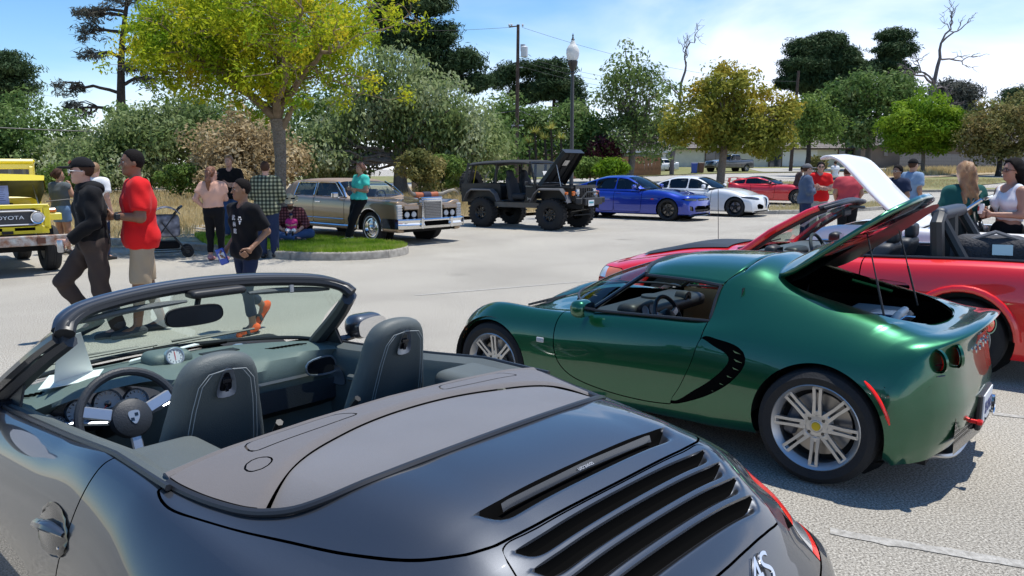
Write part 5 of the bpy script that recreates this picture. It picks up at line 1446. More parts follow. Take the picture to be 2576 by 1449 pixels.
 for s,d_ in zip((1,-1),door_obj):
  rc=smoothpoly([(.44,.745),(.50,.782),(.60,.785),(.655,.755),(.66,.70),(.60,.665),(.50,.67),(.44,.70)],4)
  yy=lambda x,z:snap(PV,x,z,s)+s*.004
  b=MB();nrc=len(rc)
  b.add([(x,yy(x,z),z)for x,z in rc]+[(.55+(x-.55)*.9,yy(x,z)+s*.004,.725+(z-.725)*.88)for x,z in rc],[(i,(i+1)%nrc,(i+1)%nrc+nrc,i+nrc)for i in range(nrc)]+[tuple(range(nrc,2*nrc))]);hs=b.build('handle_recess',M_gloss,d_)
  b=MB();b.tube([(.46,yy(.46,.742)+s*.0,.742),(.52,yy(.52,.75)+s*.024,.750),(.60,yy(.6,.738)+s*.024,.738),(.645,yy(.645,.715)+s*.002,.715)],[.010,.017,.018,.012],8,squash=.75);b.build('handle',M_por,d_)
  b=MB();b.lathe([(0,.003),(.008,.003),(.009,-.004)],(.475,yy(.475,.70)+s*.002,.70),12,'y');b.build('key_lock',M_chrome,d_)
 def back_pt(y,z):return(-1.045+.08*(z-.62)/.1*.5,y,z)
 text('badge','4S',.10,M_chrome,car,(-.982,-.185,.745),(R(52),0,R(-92)),.003,.25)
 text('badge','carrera',.085,M_chrome,car,(-.986,.08,.742),(R(52),0,R(-90)),.003,.25)
 text('brake_light_lettering','ultraleds',.018,M_alum,car,(-.599,0,.965),(R(25),0,R(-90)),.0005)
 for xx,ww,r_ in((0,.29,.325),(2.35,.23,.318)):
  for s in(1,-1):wheel(car,(xx,s*(.905-ww/2),r_),r_,ww,.245,s,'spoke',5,steer=0)
 b=MB();b.box((1.15,0,.2),(4.1,1.5,.05));b.build('underbody',M_under,car)
 for xx in(0,2.35):
  for s in(1,-1):
   b=MB();b.lathe([(.40,0),(.40,.34)],(xx,.53 if s>0 else-.87,.33),24,'y',a0=0,a1=PI);b.build('wheel_arch_liner',M_under,car)
 return car
car_porsche=porsche()
def on_car(name,label,cat,car_pose,V,F,m):
 x0,y0,th=car_pose
 W=[(x0+x*math.cos(th)-y*math.sin(th),y0+x*math.sin(th)+y*math.cos(th),z)for x,y,z in V]
 return tag(mesh(name,W,F,m,None,smooth=False),label,cat)
on_car('paper_sheet','white show card propped behind the windscreen of the dark convertible','paper',POR,[(1.60,.52,.86),(1.70,.34,.855),(1.50,.44,1.07),(1.42,.545,1.07),(1.603,.521,.86),(1.703,.341,.855),(1.503,.441,1.07),(1.423,.546,1.07)],[(0,1,2,3),(4,7,6,5),(0,4,5,1),(1,5,6,2),(2,6,7,3),(3,7,4,0)],M_paper)
on_car('paper_sheet','white paper lying flat on the dashboard of the dark convertible','paper',POR,[(1.52,.60,.868),(1.72,.50,.868),(1.70,.30,.86),(1.50,.40,.872),(1.52,.60,.871),(1.72,.50,.871),(1.70,.30,.863),(1.50,.40,.875)],[(0,1,2,3),(4,7,6,5),(0,4,5,1),(1,5,6,2),(2,6,7,3),(3,7,4,0)],M_paper)
on_car('paper_strip','narrow folded white paper on the centre of the dashboard','paper',POR,[(1.80,.16,.846),(1.83,.14,.846),(1.93,-.20,.848),(1.90,-.21,.848),(1.80,.16,.85),(1.83,.14,.85),(1.93,-.20,.852),(1.90,-.21,.852)],[(0,1,2,3),(4,7,6,5),(0,4,5,1),(1,5,6,2),(2,6,7,3),(3,7,4,0)],M_paper)
# ======== green sports coupe
LOT=(2.1428,4.6399,R(141.3))
M_grn=paint('racing green metallic',(.004,.092,.036),metal=.66,rough=.28,flake=.5)
M_tan=mat('tan leather',(.52,.28,.12),.55,var=.08,bump=.3,bscale=150)
M_mesh=mat('perforated grey steel',(.10,.10,.10),.6,metal=.5)
def lotus():
 car=thing('sports_coupe','metallic green two seat sports coupe with its rear engine lid propped open','car',(LOT[0],LOT[1],0),LOT[2])
 L=[[(-.64,0,.24),(-.64,.28,.24),(-.62,.45,.24),(-.58,.57,.23),(-.53,.66,.21),(-.47,.72,.20),(-.42,.75,.19),(-.39,.76,.18),(-.36,.62,.15)],[(-.70,0,.33),(-.69,.28,.33),(-.67,.46,.33),(-.62,.59,.32),(-.56,.68,.31),(-.49,.75,.29),(-.43,.79,.25),(-.39,.79,.19),(-.34,.62,.15)],[(-.725,0,.46),(-.715,.28,.46),(-.69,.48,.46),(-.64,.61,.455),(-.57,.71,.44),(-.49,.78,.40),(-.42,.82,.32),(-.38,.80,.2),(-.32,.62,.15)],[(-.695,0,.60),(-.685,.28,.60),(-.66,.48,.60),(-.61,.62,.595),(-.545,.72,.58),(-.46,.80,.52),(-.39,.84,.38),(-.36,.81,.22),(-.3,.62,.15)],[(-.675,0,.73),(-.665,.28,.73),(-.64,.48,.725),(-.585,.62,.71),(-.515,.73,.68),(-.42,.815,.60),(-.355,.85,.42),(-.33,.82,.24),(-.29,.62,.15)],[(-.70,0,.82),(-.69,.28,.815),(-.65,.48,.80),(-.575,.62,.775),(-.48,.735,.735),(-.38,.82,.63),(-.32,.855,.43),(-.30,.82,.24),(-.27,.62,.15)],[(-.755,0,.882),(-.735,.28,.872),(-.675,.48,.845),(-.585,.61,.812),(-.46,.73,.765),(-.35,.815,.655),(-.30,.855,.43),(-.28,.82,.24),(-.26,.62,.15)],[(-.70,0,.885),(-.68,.28,.876),(-.635,.47,.852),(-.55,.605,.825),(-.42,.725,.785),(-.32,.815,.665),(-.27,.858,.44),(-.26,.82,.24),(-.25,.62,.15)],[(-.54,0,.85),(-.53,.28,.848),(-.50,.45,.845),(-.43,.59,.845),(-.33,.71,.80),(-.25,.812,.685),(-.21,.86,.45),(-.21,.82,.25),(-.22,.62,.15)],[(-.35,0,.868),(-.34,.28,.872),(-.32,.45,.882),(-.28,.575,.882),(-.21,.695,.825),(-.15,.81,.70),(-.13,.862,.46),(-.14,.82,.26),(-.15,.62,.15)],[(-.10,0,.95),(-.10,.28,.945),(-.10,.46,.935),(-.08,.565,.925),(-.06,.685,.845),(-.04,.80,.71),(-.02,.86,.47),(-.02,.82,.26),(-.03,.62,.15)],[(.15,0,1.055),(.15,.28,1.045),(.15,.455,1.0),(.15,.56,.967),(.15,.685,.858),(.15,.795,.72),(.15,.85,.47),(.15,.81,.24),(.15,.62,.15)],[(.36,0,1.122),(.36,.28,1.108),(.36,.45,1.06),(.37,.56,.995),(.38,.69,.865),(.38,.79,.725),(.38,.838,.47),(.38,.79,.22),(.38,.62,.15)],[(.56,0,1.142),(.56,.28,1.128),(.57,.455,1.085),(.65,.572,1.005),(.662,.702,.82),(.66,.785,.72),(.66,.825,.47),(.66,.78,.20),(.66,.62,.15)],[(.60,0,.80),(.60,.28,.80),(.61,.46,.80),(.70,.62,.80),(.71,.702,.795),(.71,.783,.715),(.71,.822,.47),(.71,.778,.20),(.71,.62,.15)],[(1.1,0,.77),(1.1,.28,.77),(1.1,.46,.775),(1.1,.62,.782),(1.1,.70,.778),(1.1,.772,.70),(1.1,.812,.46),(1.1,.772,.19),(1.1,.62,.15)],[(1.45,0,.78),(1.45,.28,.78),(1.45,.46,.78),(1.45,.61,.772),(1.45,.695,.762),(1.45,.768,.685),(1.45,.81,.45),(1.45,.775,.185),(1.45,.62,.15)],[(1.72,0,.80),(1.72,.28,.79),(1.72,.46,.765),(1.72,.60,.735),(1.72,.695,.73),(1.72,.77,.665),(1.72,.815,.45),(1.72,.785,.185),(1.72,.62,.15)],[(1.95,0,.775),(1.95,.28,.76),(1.95,.45,.725),(1.95,.585,.715),(1.95,.70,.728),(1.95,.78,.66),(1.95,.82,.45),(1.95,.79,.185),(1.95,.62,.15)],[(2.3,0,.66),(2.3,.28,.65),(2.3,.43,.655),(2.3,.56,.705),(2.3,.685,.735),(2.3,.785,.66),(2.3,.835,.46),(2.3,.80,.19),(2.3,.62,.15)],[(2.56,0,.56),(2.56,.28,.555),(2.55,.41,.575),(2.54,.52,.635),(2.52,.64,.67),(2.5,.755,.60),(2.49,.815,.43),(2.49,.79,.19),(2.49,.62,.15)],[(2.80,0,.455),(2.79,.26,.46),(2.77,.38,.48),(2.74,.48,.53),(2.70,.585,.55),(2.65,.70,.49),(2.61,.775,.36),(2.60,.765,.19),(2.60,.6,.15)],[(2.97,0,.345),(2.95,.26,.345),(2.91,.38,.36),(2.85,.48,.385),(2.785,.57,.40),(2.71,.665,.36),(2.66,.735,.28),(2.64,.735,.18),(2.62,.6,.15)],[(3.01,0,.21),(2.99,.26,.21),(2.945,.38,.21),(2.88,.48,.21),(2.81,.565,.21),(2.73,.65,.20),(2.68,.71,.185),(2.66,.71,.165),(2.64,.6,.15)]]
 L=[[(x if x>-.45 else-.45+(x+.45)*.80,y,z)for x,y,z in r_]for r_ in L]
 net=Net(L)
 Lotus_fine=net.sample(.02).V
 body=net.sample(.024)
 for xx,zz,rr in((0,.317,.352),(2.30,.30,.325)):
  _,body=body.cut(lambda V:np.maximum(circ_xz(xx,zz,rr)(V),.5-np.abs(V[:,1])))
 cab=np.array([(.668,.698),(1.1,.705),(1.44,.70),(1.58,.64),(1.75,.50),(1.88,.30),(1.93,0)]);cab=np.concatenate([smoothpoly(cab,4,False),smoothpoly(cab*[1,-1],4,False)[::-1]])
 _,body=body.cut(lambda V:np.maximum(plan(cab)(V),.60-V[:,2]))
 _,body=body.cut(lambda V:np.maximum(np.maximum(np.abs(V[:,1])-.705,np.abs(V[:,0]-.66)-.052+0*V[:,2]),-(V[:,0]-.560-.105*np.clip((np.abs(V[:,1])-.40)/.17,0,1))))
 op=[(.385,0),(.38,.25),(.36,.40),(.30,.465),(.20,.495),(.0,.50),(-.18,.485),(-.32,.43),(-.42,.30),(-.46,.12),(-.465,0)]
 opp=smoothpoly(op+[(x,-y)for x,y in op[-2:0:-1]],4)
 lidc,body=body.split(lambda V:np.maximum(plan(opp)(V),.78-V[:,2]),.004)
 doorp=np.array(list(smoothpoly([(1.715,.80),(1.745,.66),(1.735,.50),(1.68,.39),(1.55,.315),(1.3,.27),(1.05,.26),(.86,.275)],5,False))+[(.80,.38),(.735,.55),(.69,.70),(.672,.90)])
 scoop=smoothpoly([(.685,.708),(.58,.712),(.46,.69),(.405,.64),(.42,.565),(.51,.46),(.67,.355),(.86,.282),(.80,.40),(.735,.55)],5)
 doors=[]
 for s in(1,-1):
  d_,body=body.split(side(doorp,s,.3),.007);doors.append(d_)
  sc,body=body.split(side(scoop,s,.3),.006)
  if s>0:keep=sc
 for s,d_ in zip((1,-1),doors):
  _,d_=d_.cut(lambda V:side(scoop,s,.3)(V)-.003);o=d_.build('door',M_grn,car)
  b=MB();b.lathe([(0,.004),(.014,.004),(.019,.001),(.024,-.002),(.024,-.012)],(.715,s*.752,.735),16,'y');b.build('lock',M_gloss,o)
  b=MB();b.lathe([(0,.007),(.009,.006),(.011,.002)],(.715,s*.753,.735),12,'y');b.build('lock_core',M_chrome,o)
 _,body=body.cut(lambda V:np.maximum(np.abs(V[:,2]-(.60-.07*(V[:,0]+.3)))-.0026,np.maximum(V[:,0]-.40,-.60-V[:,0])))
 _,body=body.cut(lambda V:np.maximum(np.abs(V[:,2]-.575)-.0026,np.maximum(1.74-V[:,0],V[:,0]-2.05)))
 body.build('body',M_grn,car)
 li=net.sample(.06);
 for xx,zz,rr in((0,.317,.37),(2.30,.30,.345)):_,li=li.cut(lambda V:np.maximum(circ_xz(xx,zz,rr)(V),.5-np.abs(V[:,1])))
 _,li=li.cut(lambda V:np.maximum(plan(cab)(V)-.02,.60-V[:,2]));_,li=li.cut(lambda V:np.maximum(plan(opp)(V)-.015,.72-V[:,2]))
 _,li=li.cut(lambda V:np.maximum(np.abs(V[:,0]-.64)-.10,.80-V[:,2]))
 def inner(V):
  W=V.copy();W[:,1]*=.975;W[:,2]=.5+(W[:,2]-.5)*.965;W[:,0]=1.1+(W[:,0]-1.1)*.988;return W
 li.moved(inner).build('liner',M_gap,car)
 for s in(1,-1):
  q=net.sample(.015);q,_=q.cut(side(scoop,s,.3));arc=smoothpoly([(.69,.708),(.60,.67),(.535,.645),(.505,.61),(.53,.555),(.60,.48),(.70,.40),(.86,.30),(.9,.5),(.8,.72)],4)
  q=q.compact().moved(lambda V:np.stack([V[:,0],V[:,1]-s*(.003+.014*np.clip((.72-V[:,0])/.25,0,1)),V[:,2]],1))
  g1,g2=q.cut(side(arc,s,.3));sc=g2.build('side_scoop',M_gap,car);g1.build('scoop_floor',M_grn,sc)
  for x,z in[(.478,.662),(.462,.615),(.478,.57),(.515,.52),(.565,.47),(.625,.42)]:
   y_=s*(snap(Lotus_fine,x,z,1)-.016);b=MB();b.add([(x+.075,y_-s*.02,z+.018),(x+.065,y_-s*.02,z-.010),(x-.045,y_+s*.012,z-.010)],[(0,1,2)]);b.build('scoop_fin',M_grn,sc,smooth=False)
 Rf=[[(1.275,0,1.083),(1.265,.28,1.068),(1.24,.43,1.045),(1.20,.53,1.018)],[(1.15,0,1.115),(1.145,.28,1.10),(1.13,.44,1.07),(1.11,.545,1.022)],[(.95,0,1.137),(.95,.28,1.122),(.95,.45,1.085),(.95,.56,1.022)],[(.75,0,1.144),(.75,.28,1.13),(.75,.455,1.088),(.76,.568,1.015)],[(.565,0,1.143),(.565,.28,1.129),(.575,.455,1.086),(.655,.573,1.006)]]
 Net(Rf).sample(.03).build('roof_panel',M_grn,car,thick=.015)
 for s in(1,-1):
  b=MB();b.tube([(1.21,s*.535,1.012),(1.0,s*.563,1.012),(.8,s*.572,1.008),(.665,s*.578,.996)],.012,6);b.build('roof_seal',M_slate,car)
  b=MB();b.tube([(1.205,s*.53,1.02),(1.33,s*.578,.925),(1.44,s*.63,.835),(1.53,s*.665,.765)],[.020,.019,.019,.022],8,squash=.8);b.build('windscreen_pillar',M_gloss,car)
  b=MB();b.tube([(.672,s*.708,.80),(1.1,s*.712,.785),(1.5,s*.705,.770)],.010,6);b.build('window_seal',M_slate,car)
  b=MB();b.tube([(.668,s*.580,.998),(.672,s*.64,.92),(.676,s*.70,.81)],.010,6);b.build('window_channel',M_slate,car)
 hp=np.array([(1.205,.53,1.02),(1.25,.40,1.055),(1.275,.2,1.078),(1.28,0,1.085)]);hp=smoothpoly(list(map(tuple,hp))+[(x,-y,z)for x,y,z in hp[-2::-1]],5,False)
 bp=[(1.53,.655,.762),(1.66,.575,.785),(1.80,.42,.80),(1.90,.22,.81),(1.935,0,.812)];bp=smoothpoly(bp+[(x,-y,z)for x,y,z in bp[-2::-1]],5,False)
 t=np.linspace(0,1,25)
 def rs(A):
  l=np.concatenate([[0],np.cumsum(np.linalg.norm(np.diff(A,axis=0),axis=1))]);l/=l[-1]
  return np.stack([np.interp(t,l,A[:,k])for k in range(3)],1)
 Hc,Bc=rs(hp),rs(bp)
 MB().grid([[tuple(Bc[i]*(1-s)+Hc[i]*s+np.array([.04*math.sin(PI*s),0,.012*math.sin(PI*s)]))for s in np.linspace(0,1,8)]for i in range(25)]).build('windscreen',M_glassg,car)
 b=MB();b.tube([tuple(p)for p in Bc],.010,6);b.build('glass_seal',M_slate,car)
 b=MB();b.tube([tuple(p)for p in Hc],.012,6);b.build('header_seal',M_slate,car)
 b=MB();b.tube([(.562+.09*min(1,max(0,(abs(y)-.42)/.14)),y,float(np.interp(abs(y),[0,.28,.455,.572],[1.144,1.130,1.088,1.008]))+.0015)for y in np.linspace(-.57,.57,31)],.0035,4);b.build('roof_seam',M_gap,car)
 b=MB();b.box((1.2,0,.2),(1.7,1.3,.05));b.build('floor',M_carp,car)
 for s in(1,-1):
  b=MB();b.grid([[(x,s*.675,z)for z in(.25,.5,.765)]for x in np.linspace(.66,1.52,6)]);b.build('door_lining',M_tan if s<0 else M_lead,car)
 b=MB();b.tube([(.78,-.655,.70),(.9,-.65,.735),(1.05,-.65,.735),(1.13,-.655,.70)],.018,8);b.build('armrest',M_tan,car)
 b=MB();b.lathe([(0,.01),(.035,.01),(.04,0)],(.93,-.668,.64),16,'y');b.build('speaker',M_gloss,car)
 rounded('dashboard',(1.46,0,.70),(.34,1.22,.10),.045,M_blk,car,h=.022)
 rounded('instrument_binnacle',(1.36,.36,.745),(.16,.34,.11),.05,M_blk,car,h=.014)
 for y in(.40,.30):
  b=MB();b.lathe([(0,0),(.038,0),(.042,-.006)],(0,0,0),20,'x');b.build('dial',M_dial,car,loc=(1.275,y,.74),rot=(0,.3,0))
 b=MB();b.lathe([(.02,-.03),(.05,-.03),(.055,.0),(.05,.06)],(1.33,-.30,.74),20,'x');b.build('air_vent',M_blk,car)
 b=MB();b.lathe([(0,.012),(.085,.01),(.09,0)],(1.50,-.12,.755),24);b.build('dash_speaker',M_blk,car)
 steering(car,(1.12,.36,.70),.16,R(-22),M_lead,M_lead,M_satin,3,.014)
 for s in(1,-1):
  out=smoothpoly([(-.20,.3),(-.21,.55),(-.19,.75),(-.13,.86),(-.10,.93),(0,.95),(.10,.93),(.13,.86),(.19,.75),(.21,.55),(.20,.3)],3)
  pillow('seat',[(s*.34+a,z)for a,z in out],0,.80,.12,.05,M_lead if s>0 else M_tan,car,.02,.02,tilt=lambda Q:np.stack([Q[:,0]+(Q[:,2]-.4)*.35,Q[:,1],Q[:,2]],1))
 b=MB();b.grid([[(.56-.02*k,y,z)for k,z in enumerate((.3,.6,1.0))]for y in np.linspace(-.62,.62,6)]);b.build('bulkhead',M_lead,car)
 b=MB();b.grid([[(.42+.06*k,y,1.06-.20*k)for k in(0,1)]for y in np.linspace(-.42,.42,8)]);b.build('rear_screen',M_glassd,car)
 b=MB();bay=np.array(opp);b.grid([[(x*s_+(1-s_)*-.05,y*s_,z)for x,y in list(bay)+[bay[0]]]for s_,z in((1.02,.86),(.98,.55),(.5,.45),(.01,.45))]);b.build('engine_bay',M_gap,car)
 b=MB();b.box((-.06,.0,.80),(.36,.46,.07),bev=.02);b.box((-.06,0,.84),(.28,.36,.03),bev=.01);b.build('engine_cover',M_blk,car)
 rounded('intake_box',(-.16,.14,.835),(.20,.24,.07),.03,mat('navy plastic',(.02,.04,.10),.4,coat=.4),car)
 b=MB();b.tube([(-.21,.27,.83),(-.24,.28,.86),(-.25,.26,.88),(-.25,.1,.885)],.022,10);b.build('intake_hose',mat('pale grey plastic',(.5,.5,.48),.4),car)
 b=MB();b.tube([(-.20,.30,.80),(-.28,.22,.87),(-.33,.22,.87)],.006,6);b.build('latch_rod',M_chrome,car)
 b=MB();b.tube([(-.05,-.49,.90),(.2,-.47,.955)],.012,6);b.build('bay_flange',M_grn,car)
 hinge=Vector((.34,0,1.035));A=R(50)
 def swing(V):
  W=V.copy();x=V[:,0]-hinge.x;z=V[:,2]-hinge.z;c,s=math.cos(A),math.sin(A)
  W[:,0]=hinge.x+x*c+z*s;W[:,2]=hinge.z-x*s+z*c
  return W
 low,hi=lidc.compact().cut(lambda V:V[:,0]-.33)
 lid=low.compact().moved(swing).build('engine_lid',M_grn,car,thick=.03)
 lo2,_=lidc.compact().cut(lambda V:V[:,0]-.32);lo2.compact().moved(lambda V:swing(np.stack([V[:,0]*.97,V[:,1]*.94,V[:,2]-.045],1))).build('lid_lining',mat('satin black',(.01,.012,.012),.35),lid)
 for i in range(5):
  x=.10-.07*i;P_=swing(np.array([(x,y,float(np.interp(x,[-.35,-.1,.15,.36],[.87,.95,1.055,1.12]))+.003)for y in np.linspace(-.24,.24,5)]))
  b=MB();b.tube([tuple(p)for p in P_],.009,4);b.build('louvre',M_gloss,lid)
 for y,zt in((.36,0),(-.36,0)):
  pt=swing(np.array([(-.16,y,.905)]))[0]
  b=MB();b.tube([(-.22,y*1.1,.84),tuple(pt)],.004,6);b.tube([(-.22,y*1.1,.84),tuple(np.array([-.22,y*1.1,.84])*.5+pt*.5)],.0065,6);b.build('gas_strut',M_blk,car)
 def rearx(y,z):
  G_=rearnet
  k=np.argmin((G_[:,1]-y)**2+(G_[:,2]-z)**2*1.0);return G_[k,0]
 rearnet=net.sample(.02,u0=2,u1=6.2).V
 for s in(1,-1):
  for y,z,r_ in((.655,.738,.050),(.515,.750,.053)):
   x=rearx(y*s,z);yaw=(-.85 if y>.6 else-.55)*s
   b=MB();b.lathe([(r_+.013,.014),(r_+.010,-.001),(r_+.002,-.001),(r_,.02)],(0,0,0),24,'x');ring=b.build('tail_light',M_grn,car,loc=(x-.010,s*y,z),rot=(0,.15,-yaw))
   b=MB();b.lathe([(0,-.018),(r_*.5,-.014),(r_*.9,.0),(r_,.012)],(0,0,0),24,'x');b.build('lens',M_redl,ring)
   b=MB();b.lathe([(0,-.020),(r_*.35,-.0185)],(0,0,0),16,'x');b.build('lens_centre',mat('amber centre',(.6,.18,.05),.2,coat=1),ring)
  for k in range(3):
   b=MB();z=.66+.028*k;y=.655;b.tube([(rearx(s*(y-.02),z)-.004,s*(y-.02),z),(rearx(s*(y+.03),z)-.002,s*(y+.03),z)],.004,4);b.build('lamp_vent',M_gloss,car)
  for nm,m_,cx,cz,rr,a0,a1 in(('side_marker',M_redl,0,.317,.385,R(165),R(128)),('side_marker',M_oral,2.30,.30,.352,R(20),R(45))):
   pts=[]
   for a in np.linspace(a0,a1,9):
    x=cx+rr*math.cos(a);z=cz+rr*math.sin(a)
    pts.append((x,z))
   fine_=Lotus_fine;pp=[]
   for x,z in pts:
    k=np.argmin((fine_[:,0]-x)**2+(fine_[:,2]-z)**2+10*(fine_[:,1]*s<.45));pp.append((x,fine_[k,1]+s*.002,z))
   b=MB();b.tube(pp,[.006]+[.0145]*7+[.006],8,squash=.6);b.build(nm,m_,car)
  k=0;k=np.argmin((Lotus_fine[:,0]-1.85)**2+(Lotus_fine[:,2]-.54)**2+10*(Lotus_fine[:,1]*s<.45))
  rounded('side_repeater',(1.85,Lotus_fine[k,1]+s*.002,.54),(.062,.014,.036),.006,M_clrl,car,h=.004)
  b=MB();
  hl=[(2.47,.60),(2.56,.68),(2.66,.66),(2.745,.60),(2.76,.53),(2.70,.50),(2.58,.53),(2.50,.56)]
  q=net.sample(.02,u0=18.5,u1=22);h_,_=q.cut(lambda V:sdpoly(np.stack([V[:,0],V[:,1]*s],1),smoothpoly(hl,3)));h_=h_.compact().moved(lambda V:V+np.array([.002,s*.002,.003]));h_.build('headlight',M_clrl,car)
 q=net.sample(.02,u0=18,u1=21)
 for s in(1,-1):
  gv,_=q.cut(plan(roundpoly([(2.10,s*.08),(2.34,s*.12),(2.30,s*.34),(2.08,s*.40)],.03)));gv.compact().moved(lambda V:V+np.array([0,0,.004])).build('bonnet_grille',M_blk,car)
  for i in range(6):
   x=2.12+.035*i;z=float(np.interp(x,[1.95,2.3,2.56],[.765,.655,.56]))+.016;b=MB();b.box((x,s*.24,z),(.008,.24,.016),rot=(s*.0,.4,0));b.build('grille_bar',M_blk,car)
 b=MB();b.grid([[(-.60-.06*(1-abs(y)/.6),y,z)for z in(.20,.30,.40)]for y in np.linspace(-.56,.56,12)]);
 sh=Shell(np.array(b.V),b.F).moved(lambda V:V+np.array([-.015,0,.03]));g_=sh.build('rear_grille',M_gloss,car)
 for iy in range(22):
  for iz in range(5):
   y=.56-.022*iy-(iz%2)*.011;z=.26+.026*iz
   if iy>14:continue
   b=MB();x=-.600-.06*(1-abs(y)/.6)-.02;z+=.03;b.lathe([(.005,0),(.0095,0)],(x,y,z),6,'x');o=b.build('mesh_ring',M_mesh,g_)
 b=MB();b.box((-.672,.02,.375),(.03,.36,.20),bev=.008);b.build('plate_holder',M_blk,car)
 b=MB();b.box((-.690,.02,.39),(.006,.305,.155));pl=b.build('number_plate',M_plate,car,smooth=False)
 text('plate_lettering','\u2019ES UM13',.078,M_navy,pl,(-.6955,.02,.385),(PI/2,0,-PI/2),.001,scale=(.78,1.25,1))
 for y in(-.11,.07):
  b=MB();b.lathe([(0,-.008),(.007,-.006),(.008,0)],(-.694,y+.03,.325),8,'x');b.build('plate_screw',M_gloss,pl)
 b=MB();b.tube([(-.64,.30,.355),(-.69,.30,.355)],.012,8);b.box((-.695,.30,.355),(.03,.05,.022),bev=.005);b.build('tow_eye',mat('red anodised',(.6,.01,.01),.3,metal=.3),car)
 rows=[]
 for y in np.linspace(-.70,.70,29):
  xx=-.60+.17*(abs(y)/.70)**2.5;up_=.03*math.cos(y*9)
  rows.append([(xx+.16,y,.15),(xx+.02,y,.165+up_*.3),(xx-.035,y,.19+up_),(xx-.04,y,.20+up_),(xx-.03,y,.212+up_),(xx+.02,y,.20+up_*.5)])
 MB().grid(rows).build('diffuser',M_alum,car)
 b=MB();b.lathe([(.055,.0),(.06,-.005),(.06,.12),(.05,.12),(.045,.01)],(-.685,-.33,.30),20,'x');b.build('exhaust_pipe',M_chrome,car)
 for i,ch in enumerate('LOTUS'):
  y=.20-.10*i;x=rearx(y,.70)
  text('badge_letter',ch,.04,M_chrome,car,(x-.010,y,.72),(PI/2-.15,0,-PI/2),.004)
 for s in(1,-1):
  mr=rounded('door_mirror',(1.50,s*.835,.80),(.12,.16,.115),.05,M_grn,car,h=.011)
  b=MB();mq=smoothpoly([(-.065,-.01),(-.05,.038),(0,.045),(.055,.033),(.065,-.01),(.05,-.038),(-.045,-.04)],3);b.add([(1.437,s*.835+a,.80+c_)for a,c_ in mq],[tuple(range(len(mq)))]);b.build('mirror_glass',M_chrome,mr)
  b=MB();b.tube([(1.52,s*.70,.75),(1.51,s*.79,.775)],.018,6);b.build('mirror_arm',M_gloss,mr)
 for c,r_,w_,rim_,st in(((0,0,.317),.317,.225,.237,8),((2.30,0,.30),.300,.18,.219,8)):
  for s in(1,-1):wheel(car,(c[0],s*((.845 if c[0]==0 else .80)-w_/2),c[2]),r_,w_,rim_,s,'twin',8,hub=mat('hub yellow',(.5,.38,.02),.35,metal=.4))
 for xx,zz,rr in((0,.317,.37),(2.30,.30,.345)):
  for s in(1,-1):
   b=MB();b.lathe([(rr,0),(rr,.30)],(xx,.50 if s>0 else-.80,zz),24,'y',a0=0,a1=PI);b.lathe([(0,0),(rr,0)],(xx,s*.50,zz),24,'y');b.build('wheel_arch_liner',M_under,car)
 b=MB();b.box((1.15,0,.17),(3.3,1.15,.04));b.build('underbody',M_under,car)
 return car
car_lotus=lotus()
